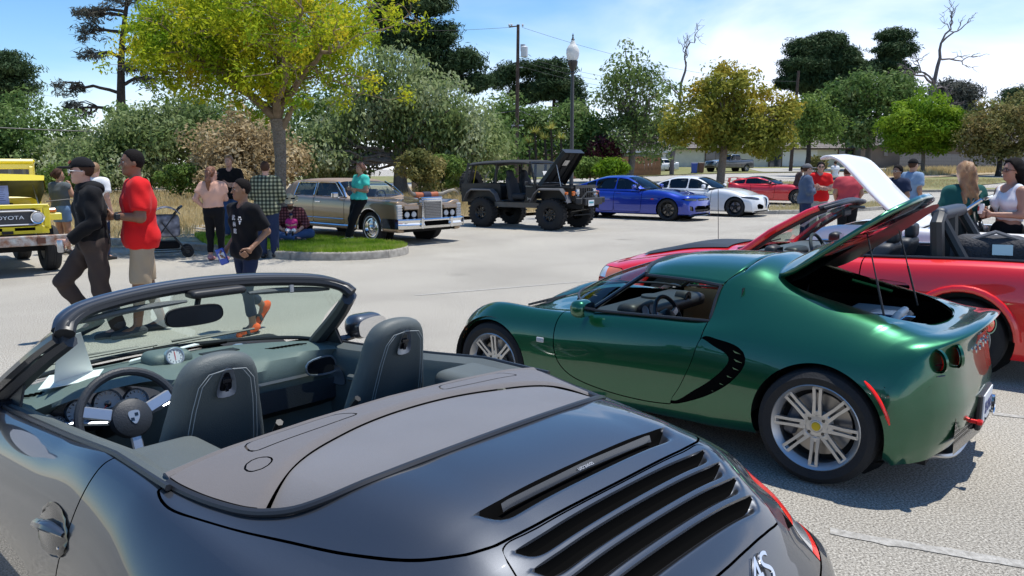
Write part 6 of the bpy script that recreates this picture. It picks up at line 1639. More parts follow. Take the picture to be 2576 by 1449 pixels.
# ======== the other cars
def snap(V,x,z,s,zmax=None):
 k=np.argmin((V[:,0]-x)**2+(V[:,2]-z)**2+10*(V[:,1]*s<.35));return V[k,1]
def snapx(V,y,z,front=True):
 W=V[(V[:,0]>1.2)if front else(V[:,0]<0)]
 k=np.argmin((W[:,1]-y)**2+(W[:,2]-z)**2);return W[k,0]
def mirror_uv(o):return o
def modern(name,label,pose,q,m_paint,style='y',m_rim=None,glass=None,cat='car',m_roof=None,step=.045,detail=True,group=None):
 car=thing(name,label,cat,(pose[0],pose[1],gz(pose[0],pose[1])if len(pose)<4 else pose[3]),pose[2],group)
 wb,fo,ro,W=q['wb'],q['fo'],q['ro'],q['W']/2
 zb,zs,zc,zn,zd,zr=q['belt'],q['sill'],q['cowl'],q['nose'],q['deck'],q['roof']
 xc,xh,xr,xb=q['xc'],q['xh'],q['xr'],q['xb']
 glass=glass or M_glassd
 nl=[(0,0),(.36,0),(.62,.004),(.82,.012)]
 fx=wb+fo
 def row(x,zt,w=1.0,drop=0.06,zlow=None,nosecurve=0,zside=None,zsill=None):
  zl=zsill if zsill is not None else zs
  zt2=zside if zside is not None else zt
  ym=W*w
  P_=[(x,0,zt),(x,ym*.36,zt-drop*.12),(x,ym*.64,zt-drop*.4),(x,ym*.84,zt2-drop*.8),(x,ym*.945,zt2-drop*1.7-.03),(x,ym,zl+(zt2-zl)*.58),(x,ym*.995,zl+(zt2-zl)*.30),(x,ym*.965,zl+.02),(x,ym*.80,zl-.02)]
  nc=nosecurve
  return[(px-nc*(abs(py)/W)**2.6,py,pz)for px,py,pz in P_]
 s=1 if True else 0
 rows=[row(-ro+.10,zs+.10,.90,.03,nosecurve=-.16,zsill=zs+.02),row(-ro,zs+(zd-zs)*.40,.93,.02,nosecurve=-.20),row(-ro+.02,zs+(zd-zs)*.72,.94,.02,nosecurve=-.18),row(-ro+.06,zd-.03,.94,.03,nosecurve=-.15),row(-ro+.14,zd,.95,.04,nosecurve=-.10),row(-ro*.55,zd+.01,.985,.05),row(xb if xb>-.4 else-.2,zb+.02,1.0,.05),row((xb+xc)/2,zb,1.0,.05),row(xc-.25,zb-.01,.99,.05),row(xc+.05,zc,.985,.05),row(wb-.05,(zc*.62+zn*.38)+q.get('fend',0),1.0,.05),row(wb+fo*.42,(zc*.28+zn*.72),.985,.05,nosecurve=.04),row(fx-.20,zn+.03,.96,.05,nosecurve=.14),row(fx-.06,zn-.05,.94,.05,nosecurve=.22),row(fx-.01,zs+(zn-zs)*.62,.93,.03,nosecurve=.24),row(fx,zs+(zn-zs)*.30,.92,.02,nosecurve=.24),row(fx-.05,zs+.04,.90,.02,nosecurve=.22,zsill=zs-.01)]
 net=Net(rows);body=net.sample(step)
 fineV=net.sample(.03).V
 r=q['r']
 for cx in(0,wb):
  _,body=body.cut(lambda V:np.maximum(circ_xz(cx,r,r*1.10)(V),W*.55-np.abs(V[:,1])))
  for s in(1,-1):
   b=MB();b.lathe([(r*1.12,0),(r*1.12,.32)],(cx,W*.60 if s>0 else-W*.60-.32,r),20,'y',a0=0,a1=PI);b.lathe([(0,0),(r*1.12,0)],(cx,s*W*.60,r),20,'y');b.build('wheel_arch_liner',M_under,car)
 dz0=zs+.07
 dps=q.get('doors',[(xc-.28,(xc+xr)/2*.5+.5*xh-.3),((xc+xr)/2*.5+.5*xh-.3,.30)])
 for(x1,x0)in dps:
  pz=roundpoly([(x0,zb+.3),(x0+(.10 if x0<.5 else 0),dz0+.30 if x0<.5 else dz0+.1),(x0+(.30 if x0<.5 else .03),dz0),(x1-.02,dz0),(x1+.02,zb*.7),(x1,zb+.3)],.05)
  for s in(1,-1):
   d_,body=body.split(side(pz,s,.3),.014)
   o=d_.build('door',m_paint,car)
   if o and detail:
    hx=x0+.16;hz=zb-.12;hy=snap(fineV,hx,hz,s)+s*.018
    b=MB();b.tube([(hx-.09,hy-s*.01,hz),(hx-.06,hy+s*.012,hz),(hx+.06,hy+s*.012,hz),(hx+.09,hy-s*.01,hz)],.016,6);b.build('handle',q.get('m_handle',m_paint),o)
 bon=roundpoly([(xc+.08,-W*.80),(fx-.34,-W*.68),(fx-.24,0),(fx-.34,W*.68),(xc+.08,W*.80),(xc+.02,0)],.08)
 b_,body=body.split(lambda V:np.maximum(plan(bon)(V),(zn+zs)/2-V[:,2]),.014);bo=b_.build('bonnet',q.get('m_bonnet',m_paint),car)
 def yz(poly):
  poly=np.array(poly,float)
  return lambda V:np.maximum(sdpoly(np.stack([np.abs(V[:,1]),V[:,2]],1),poly),(wb+.1)-V[:,0])
 for nm,poly,m_,inset in q.get('front',[]):
  g_,body=body.split(yz(poly),.008);g_=g_.moved(lambda V:V-np.array([inset,0,0]))
  for h_ in(g_.cut(lambda V:V[:,1])if poly[:,0].min()>.1 else(g_,)):h_.build(nm,m_,car)
 for nm,poly,m_ in q.get('rear',[]):
  pl=np.array(poly,float)
  g_,body=body.split(lambda V:np.maximum(sdpoly(np.stack([np.abs(V[:,1]),V[:,2]],1),pl),V[:,0]+ro*.5),.008)
  for h_ in g_.cut(lambda V:V[:,1]):h_.build(nm,m_,car)
 body.build('body',m_paint,car)
 li=net.sample(.12);
 for cx in(0,wb):_,li=li.cut(lambda V:np.maximum(circ_xz(cx,r,r*1.16)(V),W*.55-np.abs(V[:,1])))
 li.moved(lambda V:np.stack([wb/2+(V[:,0]-wb/2)*.982,V[:,1]*.968,zb*.5+(V[:,2]-zb*.5)*.95],1)).build('liner',M_gap,car)
 yb,yr=W*.90,W*q.get('tumble',.64)
 z0=zb-.05
 def cr(x,zt,ft,xs=0.0):
  yt=yb+(yr-yb)*ft
  return[(x,0,zt),(x-xs*.2,yt*.42,zt-.008),(x-xs*.6,yt*.80,zt-.028*ft-.008),(x-xs,yt,zt-.07*ft-.012),(x-xs*1.0,yb-(yb-yt)*.5,z0+(zt-.07-z0)*.52*max(ft,.02)),(x-xs*1.0,yb,z0)]
 cab=[cr(xc,zc+.015,.0,.30),cr(xc*.55+xh*.45,zc+(zr-zc)*.50,.5,.18),cr(xh,zr-.045,.97,.06),cr(xh*.7+xr*.3,zr,1,.0),cr(xh*.3+xr*.7,zr-.005,1,.0),cr(xr,zr-.055,.97,-.04),cr(xr*.5+xb*.5,(zr+zd)/2-.0+q.get('fast',0),.55,-.12),cr(xb,zd+.025,.05,-.16)]
 cn=Net(cab);cs=cn.sample(step)
 wz=zb+.015
 def roofz(x):return float(np.interp(x,[xb,xr,xh*.3+xr*.7,xh*.7+xr*.3,xh,xc],[zd,zr-.15,zr-.10,zr-.095,zr-.14,zc]))
 bp=q.get('pillars',[(xh+xr)/2-.05])
 wx0=q.get('wx0',xr-.22);wx1=q.get('wx1',xc-.38)
 wins=[(wx0,bp[0]-.03)]+[(bp[i]+.03,bp[i+1]-.03)for i in range(len(bp)-1)]+[(bp[-1]+.03,wx1)]
 for(a,b2)in wins:
  xs_=np.linspace(a,b2,9)
  top=[(x,min(roofz(x),zr-.10)if(x>xr and x<xh)else roofz(x)-.015)for x in xs_]
  poly=[(a,wz)]+[t_ for t_ in top if t_[1]>wz+.02]+[(b2,wz)]
  poly=roundpoly([poly[0]]+poly[1:-1:3]+[poly[-2],poly[-1]],.05)
  for s in(1,-1):
   g_,cs=cs.split(side(poly,s,yr*.55),.016);g_.build('side_window',q.get('g_side',glass),car)
 def shp(x,a,b_,wa,wb_):
  t_=np.clip((x-a)/(b_-a),0,1);return wa+(wb_-wa)*t_
 g_,cs=cs.split(lambda V:np.maximum.reduce([np.abs(V[:,1])-shp(V[:,0],xh,xc,yr*.88,yb*.93),xh+.015-V[:,0]-.09*(np.abs(V[:,1])/yr)**2,V[:,0]-xc+.02+.30*(np.abs(V[:,1])/yb)**2.4,zb-.0-V[:,2]]),.016);g_.build('windscreen',q.get('g_front',M_glassd),car)
 g_,cs=cs.split(lambda V:np.maximum.reduce([np.abs(V[:,1])-shp(V[:,0],xb,xr,yb*.78,yr*.84),V[:,0]-xr+.03+.03*(V[:,1]/yr)**2,xb+.05-V[:,0]]),.016);g_.build('rear_screen',glass,car)
 if m_roof:
  rf,cs=cs.split(lambda V:np.maximum.reduce([np.abs(V[:,1])-yr*.93,V[:,0]-xh+.01,xr-.01-V[:,0]]),.006);rf.build('roof',m_roof,car)
 cs.build('cabin',m_paint,car)
 cl=cn.sample(.12).moved(lambda V:np.stack([(xh+xr)/2+(V[:,0]-(xh+xr)/2)*.97,V[:,1]*.965,zb+(V[:,2]-zb)*.96-.01],1))
 _,cl=cl.cut(lambda V:np.maximum.reduce([xr-.1-V[:,0],V[:,2]-(zr-.13),V[:,0]-(xc-.15)]))if detail else(None,cl)
 cl.build('pillar_lining',M_gap,car)
 if detail:
  for s in(1,-1):
   for xx in(xh-.55,xr+.35):
    pillow('seat',[(s*W*.42+a,z)for a,z in[(-.22,zs+.2),(-.22,zb+.05),(-.13,zb+.12),(-.12,zb+.28),(.12,zb+.28),(.13,zb+.12),(.22,zb+.05),(.22,zs+.2)]],0,xx,.14,.05,M_lead,car,.035)
  b=MB();b.box((xc-.35,0,zb-.06),(.45,W*1.6,.14));b.build('dashboard',M_blk,car)
  b=MB();b.box(((xc+xb)/2,0,zs+.12),(xc-xb,W*1.7,.1));b.build('floor',M_under,car)
  for s in(1,-1):
   mx=xc-.42;my=s*(W+.10)
   mm=rounded('door_mirror',(mx,my,zb+.09),(.11,.21,.15),.045,q.get('m_mirror',m_paint),car,h=.02)
   b=MB();b.tube([(mx+.02,s*W*.90,zb+.0),(mx,my-s*.05,zb+.05)],.028,6);b.build('mirror_arm',M_gloss,mm)
 tw=q.get('tyre',.235)
 for cx in(0,wb):
  for s in(1,-1):wheel(car,(cx,s*(W*.985-tw/2),r),r,tw,q.get('rim',r*.70),s,style,q.get('spokes',5),m_rim=m_rim,steer=q.get('steer',0)if cx else 0)
 b=MB();b.box((wb/2,0,zs+.01),(wb+fo+ro-.5,W*1.55,.05));b.build('underbody',M_under,car)
 return car,net,fineV,(body,cs)
SLOT=R(-36)
M_blue=paint('deep blue metallic',(.004,.030,.34),metal=.5,rough=.3,flake=.3)
M_wpaint=paint('white paint coat',(.72,.72,.71),metal=0,rough=.4,flake=.02)
M_redp=paint('red paint coat',(.60,.010,.014),metal=.15,rough=.35,flake=.12)
M_redm=paint('bright red coat',(.74,.005,.005),metal=.05,rough=.35,flake=.06)
M_brz=paint('tan metallic',(.27,.185,.105),metal=.45,rough=.38,flake=.15)
M_blkp=paint('black coat',(.004,.004,.005),metal=0,rough=.5,flake=.1,coat=.22)
M_yel=paint('yellow coat',(.78,.62,.015),metal=0,rough=.4,flake=.05)
M_gry=paint('grey pickup coat',(.09,.095,.10),metal=.5,rough=.35,flake=.1)
M_blkr=mat('black wheel alloy',(.012,.012,.013),.35,metal=.4,coat=.3)
M_gunr=mat('gunmetal wheel alloy',(.14,.13,.12),.35,metal=.8,coat=.2)
M_hl=mat('smoked headlight',(.05,.055,.06),.08,coat=1)
def blue_sedan():
 q=dict(wb=3.05,fo=.93,ro=1.10,W=1.90,belt=1.00,sill=.20,cowl=1.02,nose=.80,deck=1.10,roof=1.47,xc=2.32,xh=1.50,xr=.35,xb=-.55,r=.36,rim=.265,tyre=.27,fend=.03,spokes=7,pillars=[.28,1.08],wx0=-.05,wx1=1.95,doors=[(2.10,1.08),(1.08,.25)],front=[('headlight',roundpoly([(.50,.68),(.52,.73),(.80,.745),(.90,.72),(.88,.66),(.60,.655)],.02),M_hl,0),('grille',roundpoly([(0,.655),(0,.735),(.47,.73),(.50,.67),(.46,.655)],.02),M_gloss,.03),('lower_intake',roundpoly([(0,.30),(0,.48),(.52,.50),(.66,.46),(.60,.31)],.03),M_blk,.05),('bumper_duct',roundpoly([(.70,.33),(.72,.47),(.84,.50),(.84,.36)],.02),M_gloss,.03)],rear=[('tail_light',roundpoly([(.2,.86),(.2,.95),(.85,.96),(.88,.88)],.03),M_redl)])
 car,net,V,_=modern('muscle_sedan','bright blue four door sedan with black wheels parked beside the black off-roader',(3.13,27.85,SLOT),q,M_blue,'y',M_blkr)
 b=MB();b.grid([[(3.98-.28*(abs(y)/.95)**2.6+d,y,z)for d,z in((-.15,.20),(.02,.195),(.03,.175),(-.15,.17))]for y in np.linspace(-.88,.88,15)]);b.build('splitter',M_gloss,car)
 rounded('bonnet_scoop',(2.95,0,.955),(.45,.42,.07),.03,M_gloss,car,h=.02)
 rounded('fender_badge',(2.52,-.952,.70),(.10,.012,.035),.006,mat('red badge',(.5,.02,.02),.3),car,h=.008)
 return car
blue_sedan()
def white_sedan():
 q=dict(wb=2.82,fo=.82,ro=1.00,W=1.86,belt=.97,sill=.19,cowl=1.00,nose=.72,deck=1.05,roof=1.43,xc=2.12,xh=1.32,xr=.22,xb=-.60,r=.345,rim=.25,tyre=.25,fend=.03,pillars=[.22,.98],wx0=-.12,wx1=1.76,doors=[(1.92,.98),(.98,.22)],front=[('headlight',roundpoly([(.46,.62),(.50,.67),(.76,.72),(.90,.71),(.86,.64),(.62,.60)],.02),M_hl,0),('shield_grille',roundpoly([(0,.30),(0,.70),(.14,.68),(.13,.50),(.04,.31)],.02),M_gloss,.015),('lower_intake',roundpoly([(.24,.28),(.24,.40),(.52,.47),(.66,.44),(.60,.29)],.03),M_blk,.05)],rear=[('tail_light',roundpoly([(.35,.82),(.36,.90),(.85,.93),(.88,.86)],.03),M_redl)])
 car,*_=modern('sport_sedan','white four door sedan with shield grille beside the blue sedan',(6.10,29.80,SLOT),q,M_wpaint,'y',M_blkr)
 b=MB();b.tube([(3.60,.16,.69),(3.635,.14,.50),(3.64,.03,.30),(3.64,-.03,.30),(3.635,-.14,.50),(3.60,-.16,.69)],.012,6);b.build('grille_surround',M_chrome,car)
 b=MB();b.box((1.82,-.38,1.06),(.12,.06,.004));b.build('window_sticker',mat('lime sticker',(.55,.7,.1),.6),car)
 return car
white_sedan()
def red_coupe():
 q=dict(wb=2.47,fo=.95,ro=.90,W=1.86,belt=.92,sill=.18,cowl=.93,nose=.66,deck=1.00,roof=1.28,xc=1.62,xh=.80,xr=.0,xb=-.72,r=.345,rim=.26,tyre=.26,fend=.06,pillars=[.05],wx0=-.45,wx1=1.28,doors=[(1.45,.28)],fast=.05,front=[('headlight',roundpoly([(.50,.60),(.58,.66),(.86,.68),(.80,.58)],.02),M_hl,0),('lower_intake',roundpoly([(0,.28),(0,.45),(.40,.46),(.34,.29)],.02),M_blk,.04),('side_intake',roundpoly([(.52,.30),(.56,.48),(.80,.50),(.76,.32)],.02),M_blk,.04)],rear=[('tail_light',roundpoly([(.45,.80),(.5,.86),(.88,.88),(.85,.82)],.02),M_redl)],m_mirror=M_gloss)
 car,*_=modern('sport_coupe','bright red low coupe with dark roof and gunmetal wheels near the small island',(11.35,37.35,SLOT+R(2)),q,M_redp,'y',M_gunr,m_roof=mat('dark blue black roof',(.01,.02,.05),.2,coat=.8))
 rows=[[(-.86+.05*k,y,1.17+.03*(1-abs(y)/.9)+dz)for k,dz in((0,0),(1,.025),(4,.03),(4,0))]for y in np.linspace(-.86,.86,15)]
 b=MB();b.grid(rows);b.build('rear_wing',M_redp,car)
 for s in(1,-1):b=MB();b.box((-.76,s*.62,1.08),(.12,.03,.2),rot=(0,.2,0));b.build('wing_stay',M_redp,car)
 return car
red_coupe()
def far_cars():
 q=dict(wb=2.65,fo=.85,ro=1.05,W=1.78,belt=.97,sill=.22,cowl=1.0,nose=.78,deck=1.08,roof=1.45,xc=2.0,xh=1.2,xr=.2,xb=-.6,r=.32,rim=.22,tyre=.21,pillars=[.15,.9],wx0=-.15,wx1=1.65,doors=[(1.85,.9),(.9,.25)],rear=[('tail_light',roundpoly([(.4,.78),(.4,.92),(.85,.93),(.88,.80)],.02),M_redl)])
 p=P(1683,433,92);modern('parked_sedan','white sedan with black wheels parked on the far street left of the bins',(p.x,92,R(187)),q,M_wpaint,'spoke',M_blkr,detail=False,step=.1)
 q=dict(wb=3.68,fo=.95,ro=1.25,W=2.02,belt=1.32,sill=.45,cowl=1.36,nose=1.18,deck=1.38,roof=1.94,xc=2.75,xh=2.15,xr=.82,xb=.60,r=.41,rim=.27,tyre=.28,pillars=[1.62],wx0=.90,wx1=2.50,doors=[(2.55,1.62),(1.62,.80)],fend=.02,tumble=.78,front=[('grille',roundpoly([(0,.85),(0,1.14),(.58,1.14),(.60,.87)],.03),M_gloss,.04),('headlight',roundpoly([(.64,.88),(.64,1.14),(.93,1.13),(.93,.9)],.03),M_clrl,0),('lower_intake',roundpoly([(0,.5),(0,.66),(.7,.66),(.7,.52)],.03),M_blk,.04)])
 p=P(1862,428,88);car,*_=modern('pickup_truck','dark grey crew cab pickup parked before the ranch house',(p.x,88,R(208)),q,M_gry,'spoke',M_alum,detail=False,step=.1,cat='pickup')
 b=MB();b.box((-.25,0,1.36),(1.55,1.6,.06));b.build('bed_opening',M_gap,car)
 q=dict(wb=2.57,fo=.78,ro=.80,W=1.80,belt=1.10,sill=.28,cowl=1.12,nose=.95,deck=1.12,roof=1.62,xc=1.95,xh=1.55,xr=-.45,xb=-.72,r=.34,rim=.23,tyre=.22,pillars=[.25,1.0],wx0=-.45,wx1=1.75,doors=[(1.85,1.0),(1.0,.25)],tumble=.80)
 p=P(1990,412,112);modern('parked_suv','boxy pale silver hatchback parked before the white garage door',(p.x+1,111,R(206)),q,mat('pale silver coat',(.45,.46,.47),.3,metal=.4,coat=.6),'spoke',M_alum,detail=False,step=.12,cat='car')
far_cars()
def tan_sedan():
 pose=(-4.98,20.50,R(-42))
 car=thing('classic_sedan','long tan seventies luxury sedan with chrome front, parked beside the grass island','car',(pose[0],pose[1],0),pose[2])
 W=1.0
 def row(x,zt,w=1.0,z1=None,zl=.30,bow=0):
  y=W*w;zt1=z1 or zt
  return[(x,0,zt),(x,y*.35,zt),(x,y*.60,zt-.003),(x,y*.80,zt1+.004),(x,y*.925,zt1+.006),(x,y*.965,zt1-.02),(x,y*.985,zt1-.09),(x,y,zl+.30),(x,y*.99,zl+.07),(x,y*.96,zl),(x,y*.80,zl-.02)]
 rows=[row(-1.56,.60,.96,zl=.36),row(-1.60,.95,.96,zl=.36),row(-1.52,1.00,.97),row(-.6,1.02),row(.4,1.02),row(1.5,1.01),row(2.25,1.0),row(2.45,.985),row(3.0,.965,1.0,1.0),row(3.6,.945,.995,.985),row(4.14,.925,.985,.965),row(4.17,.90,.975,.93),row(4.175,.60,.975,.60,.36)]
 net=Net(rows);body=net.sample(.05)
 for cx in(0,3.23):_,body=body.cut(lambda V:np.maximum(np.hypot(V[:,0]-cx,(V[:,2]-.36)*1.0)-(.43 if cx else .41),.5-np.abs(V[:,1])))
 for x1,x0 in((2.28,1.02),(1.02,.05)):
  pz=roundpoly([(x0,1.3),(x0,.40),(x1,.40),(x1,1.3)],.04)
  for s in(1,-1):
   d_,body=body.split(side(pz,s,.3),.016);o=d_.build('door',M_brz,car)
   b=MB();b.box((x0+.20,s*.992,.90),(.22,.02,.035),bev=.006);b.build('handle',M_chrome,o)
   b=MB();b.tube([(x0+.02,s*1.005,.52),(x1-.02,s*1.005,.52)],.012,5);b.build('side_moulding',M_chrome,o)
 bn,body=body.split(lambda V:np.maximum(plan(roundpoly([(2.42,-.80),(4.10,-.76),(4.10,.76),(2.42,.80)],.05))(V),.80-V[:,2]),.014);bn.build('bonnet',M_brz,car)
 body.build('body',M_brz,car,ang=50)
 for cx in(0,3.23):
  for s in(1,-1):
   b=MB();b.tube([(cx+.44*math.cos(a),s*.992,.36+.44*math.sin(a))for a in np.linspace(-.1,PI+.1,19)],.014,5);b.build('arch_trim',M_chrome,car)
   b=MB();b.lathe([(.44,0),(.44,.34)],(cx,.62 if s>0 else-.96,.36),20,'y',a0=0,a1=PI);b.lathe([(0,0),(.44,0)],(cx,s*.62,.36),20,'y');b.build('wheel_arch_liner',M_under,car)
   w_=wheel(car,(cx,s*.84,.36),.36,.22,.225,s,'wire',5,m_rim=M_chrome,m_tyre=M_rub)
   b=MB();b.lathe([(.275,.112),(.262,.1145),(.247,.112)],(0,0,0),40,'y');b.build('whitewall',mat('whitewall',(.6,.6,.57),.7),w_)
 for s in(1,-1):
  b=MB();b.tube([(-1.2,s*1.005,.37),(2.75,s*1.005,.37)],.028,6);b.build('sill_trim',M_chrome,car)
  b=MB();b.box((3.78,s*.985,.50),(.34,.012,.10));g_=b.build('cornering_lamp',M_chrome,car)
  for i in range(3):b=MB();b.box((3.78,s*.994,.47+.03*i),(.30,.008,.012));b.build('lamp_slat',M_gap,g_)
 def c(x,z,yb=.88,yt=.72,f=1.0,xs=0):yt2=yb+(yt-yb)*f;return[(x,0,z),(x-xs*.2,yt2*.5,z-.006),(x-xs*.5,yt2*.88,z-.025*f-.004),(x-xs*.7,yt2,z-.07*f-.008),(x-xs,yb-(yb-yt2)*.5,.98+(z-1.05)*.5*f),(x-xs,yb,.98)]
 cab=[c(2.42,1.0,f=0,xs=.22),c(2.10,1.20,f=.5,xs=.1),c(1.72,1.40,f=1,xs=.04),c(1.45,1.445),c(.7,1.455),c(.0,1.43),c(-.28,1.39),c(-.50,1.20,f=.6),c(-.70,1.02,f=.1)]
 cs=Net(cab).sample(.04)
 M_vinyl=mat('tan vinyl roof',(.24,.17,.12),.6,bump=.3,bscale=200)
 for a0,a1,b0,b1 in((.96,1.30,2.12,1.66),(.06,.06,.88,.88)):
  poly=roundpoly([(a0 if a0>.5 else .02,1.035),(a0 if a0>.5 else .10,1.36),(b1,1.36),(b0,1.035)],.03)
  for s in(1,-1):
   g_,cs=cs.split(side(poly,s,.3),.03);g=g_.build('side_window',M_glassg,car)
   pts=[(x,s*(.895-(z-.98)*.38),z)for x,z in poly]
   b=MB();b.tube(pts+[pts[0]],.012,4);b.build('window_trim',M_chrome,g)
 g_,cs=cs.split(lambda V:np.maximum.reduce([np.abs(V[:,1])-np.interp(V[:,0],[1.6,2.4],[.66,.84]),1.74-V[:,0]-.05*V[:,1]**2,V[:,0]-2.40+.22*(V[:,1]/.88)**2]),.02);g_.build('windscreen',M_glassc,car)
 g_,cs=cs.split(lambda V:np.maximum.reduce([np.abs(V[:,1])-.50,V[:,0]+.36,-.66-V[:,0]]),.02);g_.build('rear_screen',M_glassd,car)
 cs.build('vinyl_roof',M_vinyl,car)
 for s in(1,-1):
  b=MB();b.tube([(1.71,s*.70,1.37),(2.0,s*.775,1.22),(2.22,s*.865,1.02)],.022,6);b.build('windscreen_trim',M_chrome,car)
 b=MB();b.box((.8,0,.62),(2.6,1.7,.25));b.box((1.35,0,.95),(.18,1.5,.45),bev=.05);b.box((.15,0,.95),(.2,1.5,.42),bev=.05);b.build('bench_seat',mat('brown velour',(.05,.04,.035),.9),car)
 b=MB();b.box((2.12,0,.93),(.3,1.6,.12),bev=.03);b.build('dashboard',M_blk,car)
 steering(car,(1.85,.4,.98),.19,R(-20),M_lead,M_lead,M_satin,2)
 b=MB();b.box((2.02,-1.05,1.07),(.08,.17,.13),bev=.02);b.tube([(2.05,-.93,1.0),(2.03,-1.0,1.04)],.015,5);b.build('door_mirror',M_chrome,car)
 b=MB();b.box((4.22,0,.78),(.14,.62,.50),bev=.03);b.box((4.20,0,1.03),(.16,.64,.06),bev=.02);gr=b.build('grille',M_chrome,car)
 b=MB();b.box((4.295,0,.76),(.01,.50,.40));b.build('grille_mesh',M_gloss,gr)
 for i in range(17):
  b=MB();b.box((4.302,-.24+.03*i,.76),(.008,.005,.40));b.build('grille_bar',M_alum,gr)
 for i in range(11):b=MB();b.box((4.303,0,.58+.036*i),(.006,.50,.004));b.build('grille_bar',M_alum,gr)
 for s in(1,-1):
  b=MB();b.box((4.185,s*.59,.72),(.02,.42,.26));hl=b.build('headlight_recess',M_gap,car)
  b=MB();b.box((4.22,s*.59,.83),(.06,.42,.09),rot=(0,-.35,0),bev=.01);b.build('headlight_door',M_brz,hl)
  b=MB()
  for dy in(-.10,.10):b.lathe([(0,.02),(.06,.018),(.075,0)],(4.19,s*.59+dy,.68),16,'x')
  b.build('lens',M_clrl,hl)
  b=MB();b.box((4.17,s*.90,.74),(.07,.14,.32),bev=.015);fl=b.build('fender_lamp',M_clrl,car)
  for i in range(5):b=MB();b.box((4.209,s*.90,.62+.058*i),(.008,.145,.012));b.build('lamp_bar',M_chrome,fl)
 def yb2(y):return 4.42-.16*(abs(y)/1.0)**4
 b=MB();b.grid([[(yb2(y)-d,y,z)for d,z in((.14,.60),(.02,.59),(0,.565),(.015,.50),(.0,.455),(.05,.37),(.14,.36))]for y in np.linspace(-1.0,1.0,25)])
 for s in(1,-1):b.grid([[(4.42-.16-.0-k*.55,s*(1.0+.012*(0<k)),z)for z in(.59,.50,.455,.37)]for k in np.linspace(0,1,5)])
 b.build('bumper',M_chrome,car)
 b=MB();b.box((4.425,0,.48),(.012,.70,.10));b.build('bumper_slot',M_gap,car)
 for s in(1,-1):b=MB();b.box((4.43,s*.44,.49),(.05,.07,.24),bev=.015);b.build('overrider',M_chrome,car)
 b=MB();b.box((1.4,0,.3),(5.2,1.6,.06));b.build('underbody',M_under,car)
 c0=Matrix.Translation((pose[0],pose[1],0))@Matrix.Rotation(pose[2],4,'Z')@Vector((4.05,0,1.075))
 h=thing('bull_horns','pair of longhorn bull horns mounted across the bonnet of the tan sedan','horns',tuple(c0),pose[2])
 b=MB();b.tube([(0,-.34,.03),(0,-.12,.02),(0,.12,.02),(0,.34,.03)],.065,12);b.build('leather_wrap',mat('rust leather',(.34,.09,.03),.6),h)
 b=MB();b.tube([(0,-.11,.02),(0,.11,.02)],.078,12);b.build('centre_wrap',mat('navy cord',(.02,.02,.05),.8),h)
 for s in(1,-1):
  pts=[(0,s*.33,.03),(.02,s*.50,.04),(.03,s*.68,.10),(.02,s*.86,.13),(0,s*1.0,.08),(-.03,s*1.08,-.0)]if s>0 else[(0,-.33,.03),(.05,-.45,.06),(.10,-.56,.12),(.12,-.62,.20),(.12,-.64,.28)]
  b=MB();b.tube(pts,np.linspace(.055,.008,len(pts)).tolist(),10);b.build('horn',mat('horn keratin',(.35,.30,.22),.35,col2=(.10,.085,.07),vscale=2.5),h)
  b=MB();b.tube([(0,s*.20,-.12),(0,s*.2,0)],.015,5);b.build('bracket',M_blk,h)
 return car
tan_sedan()
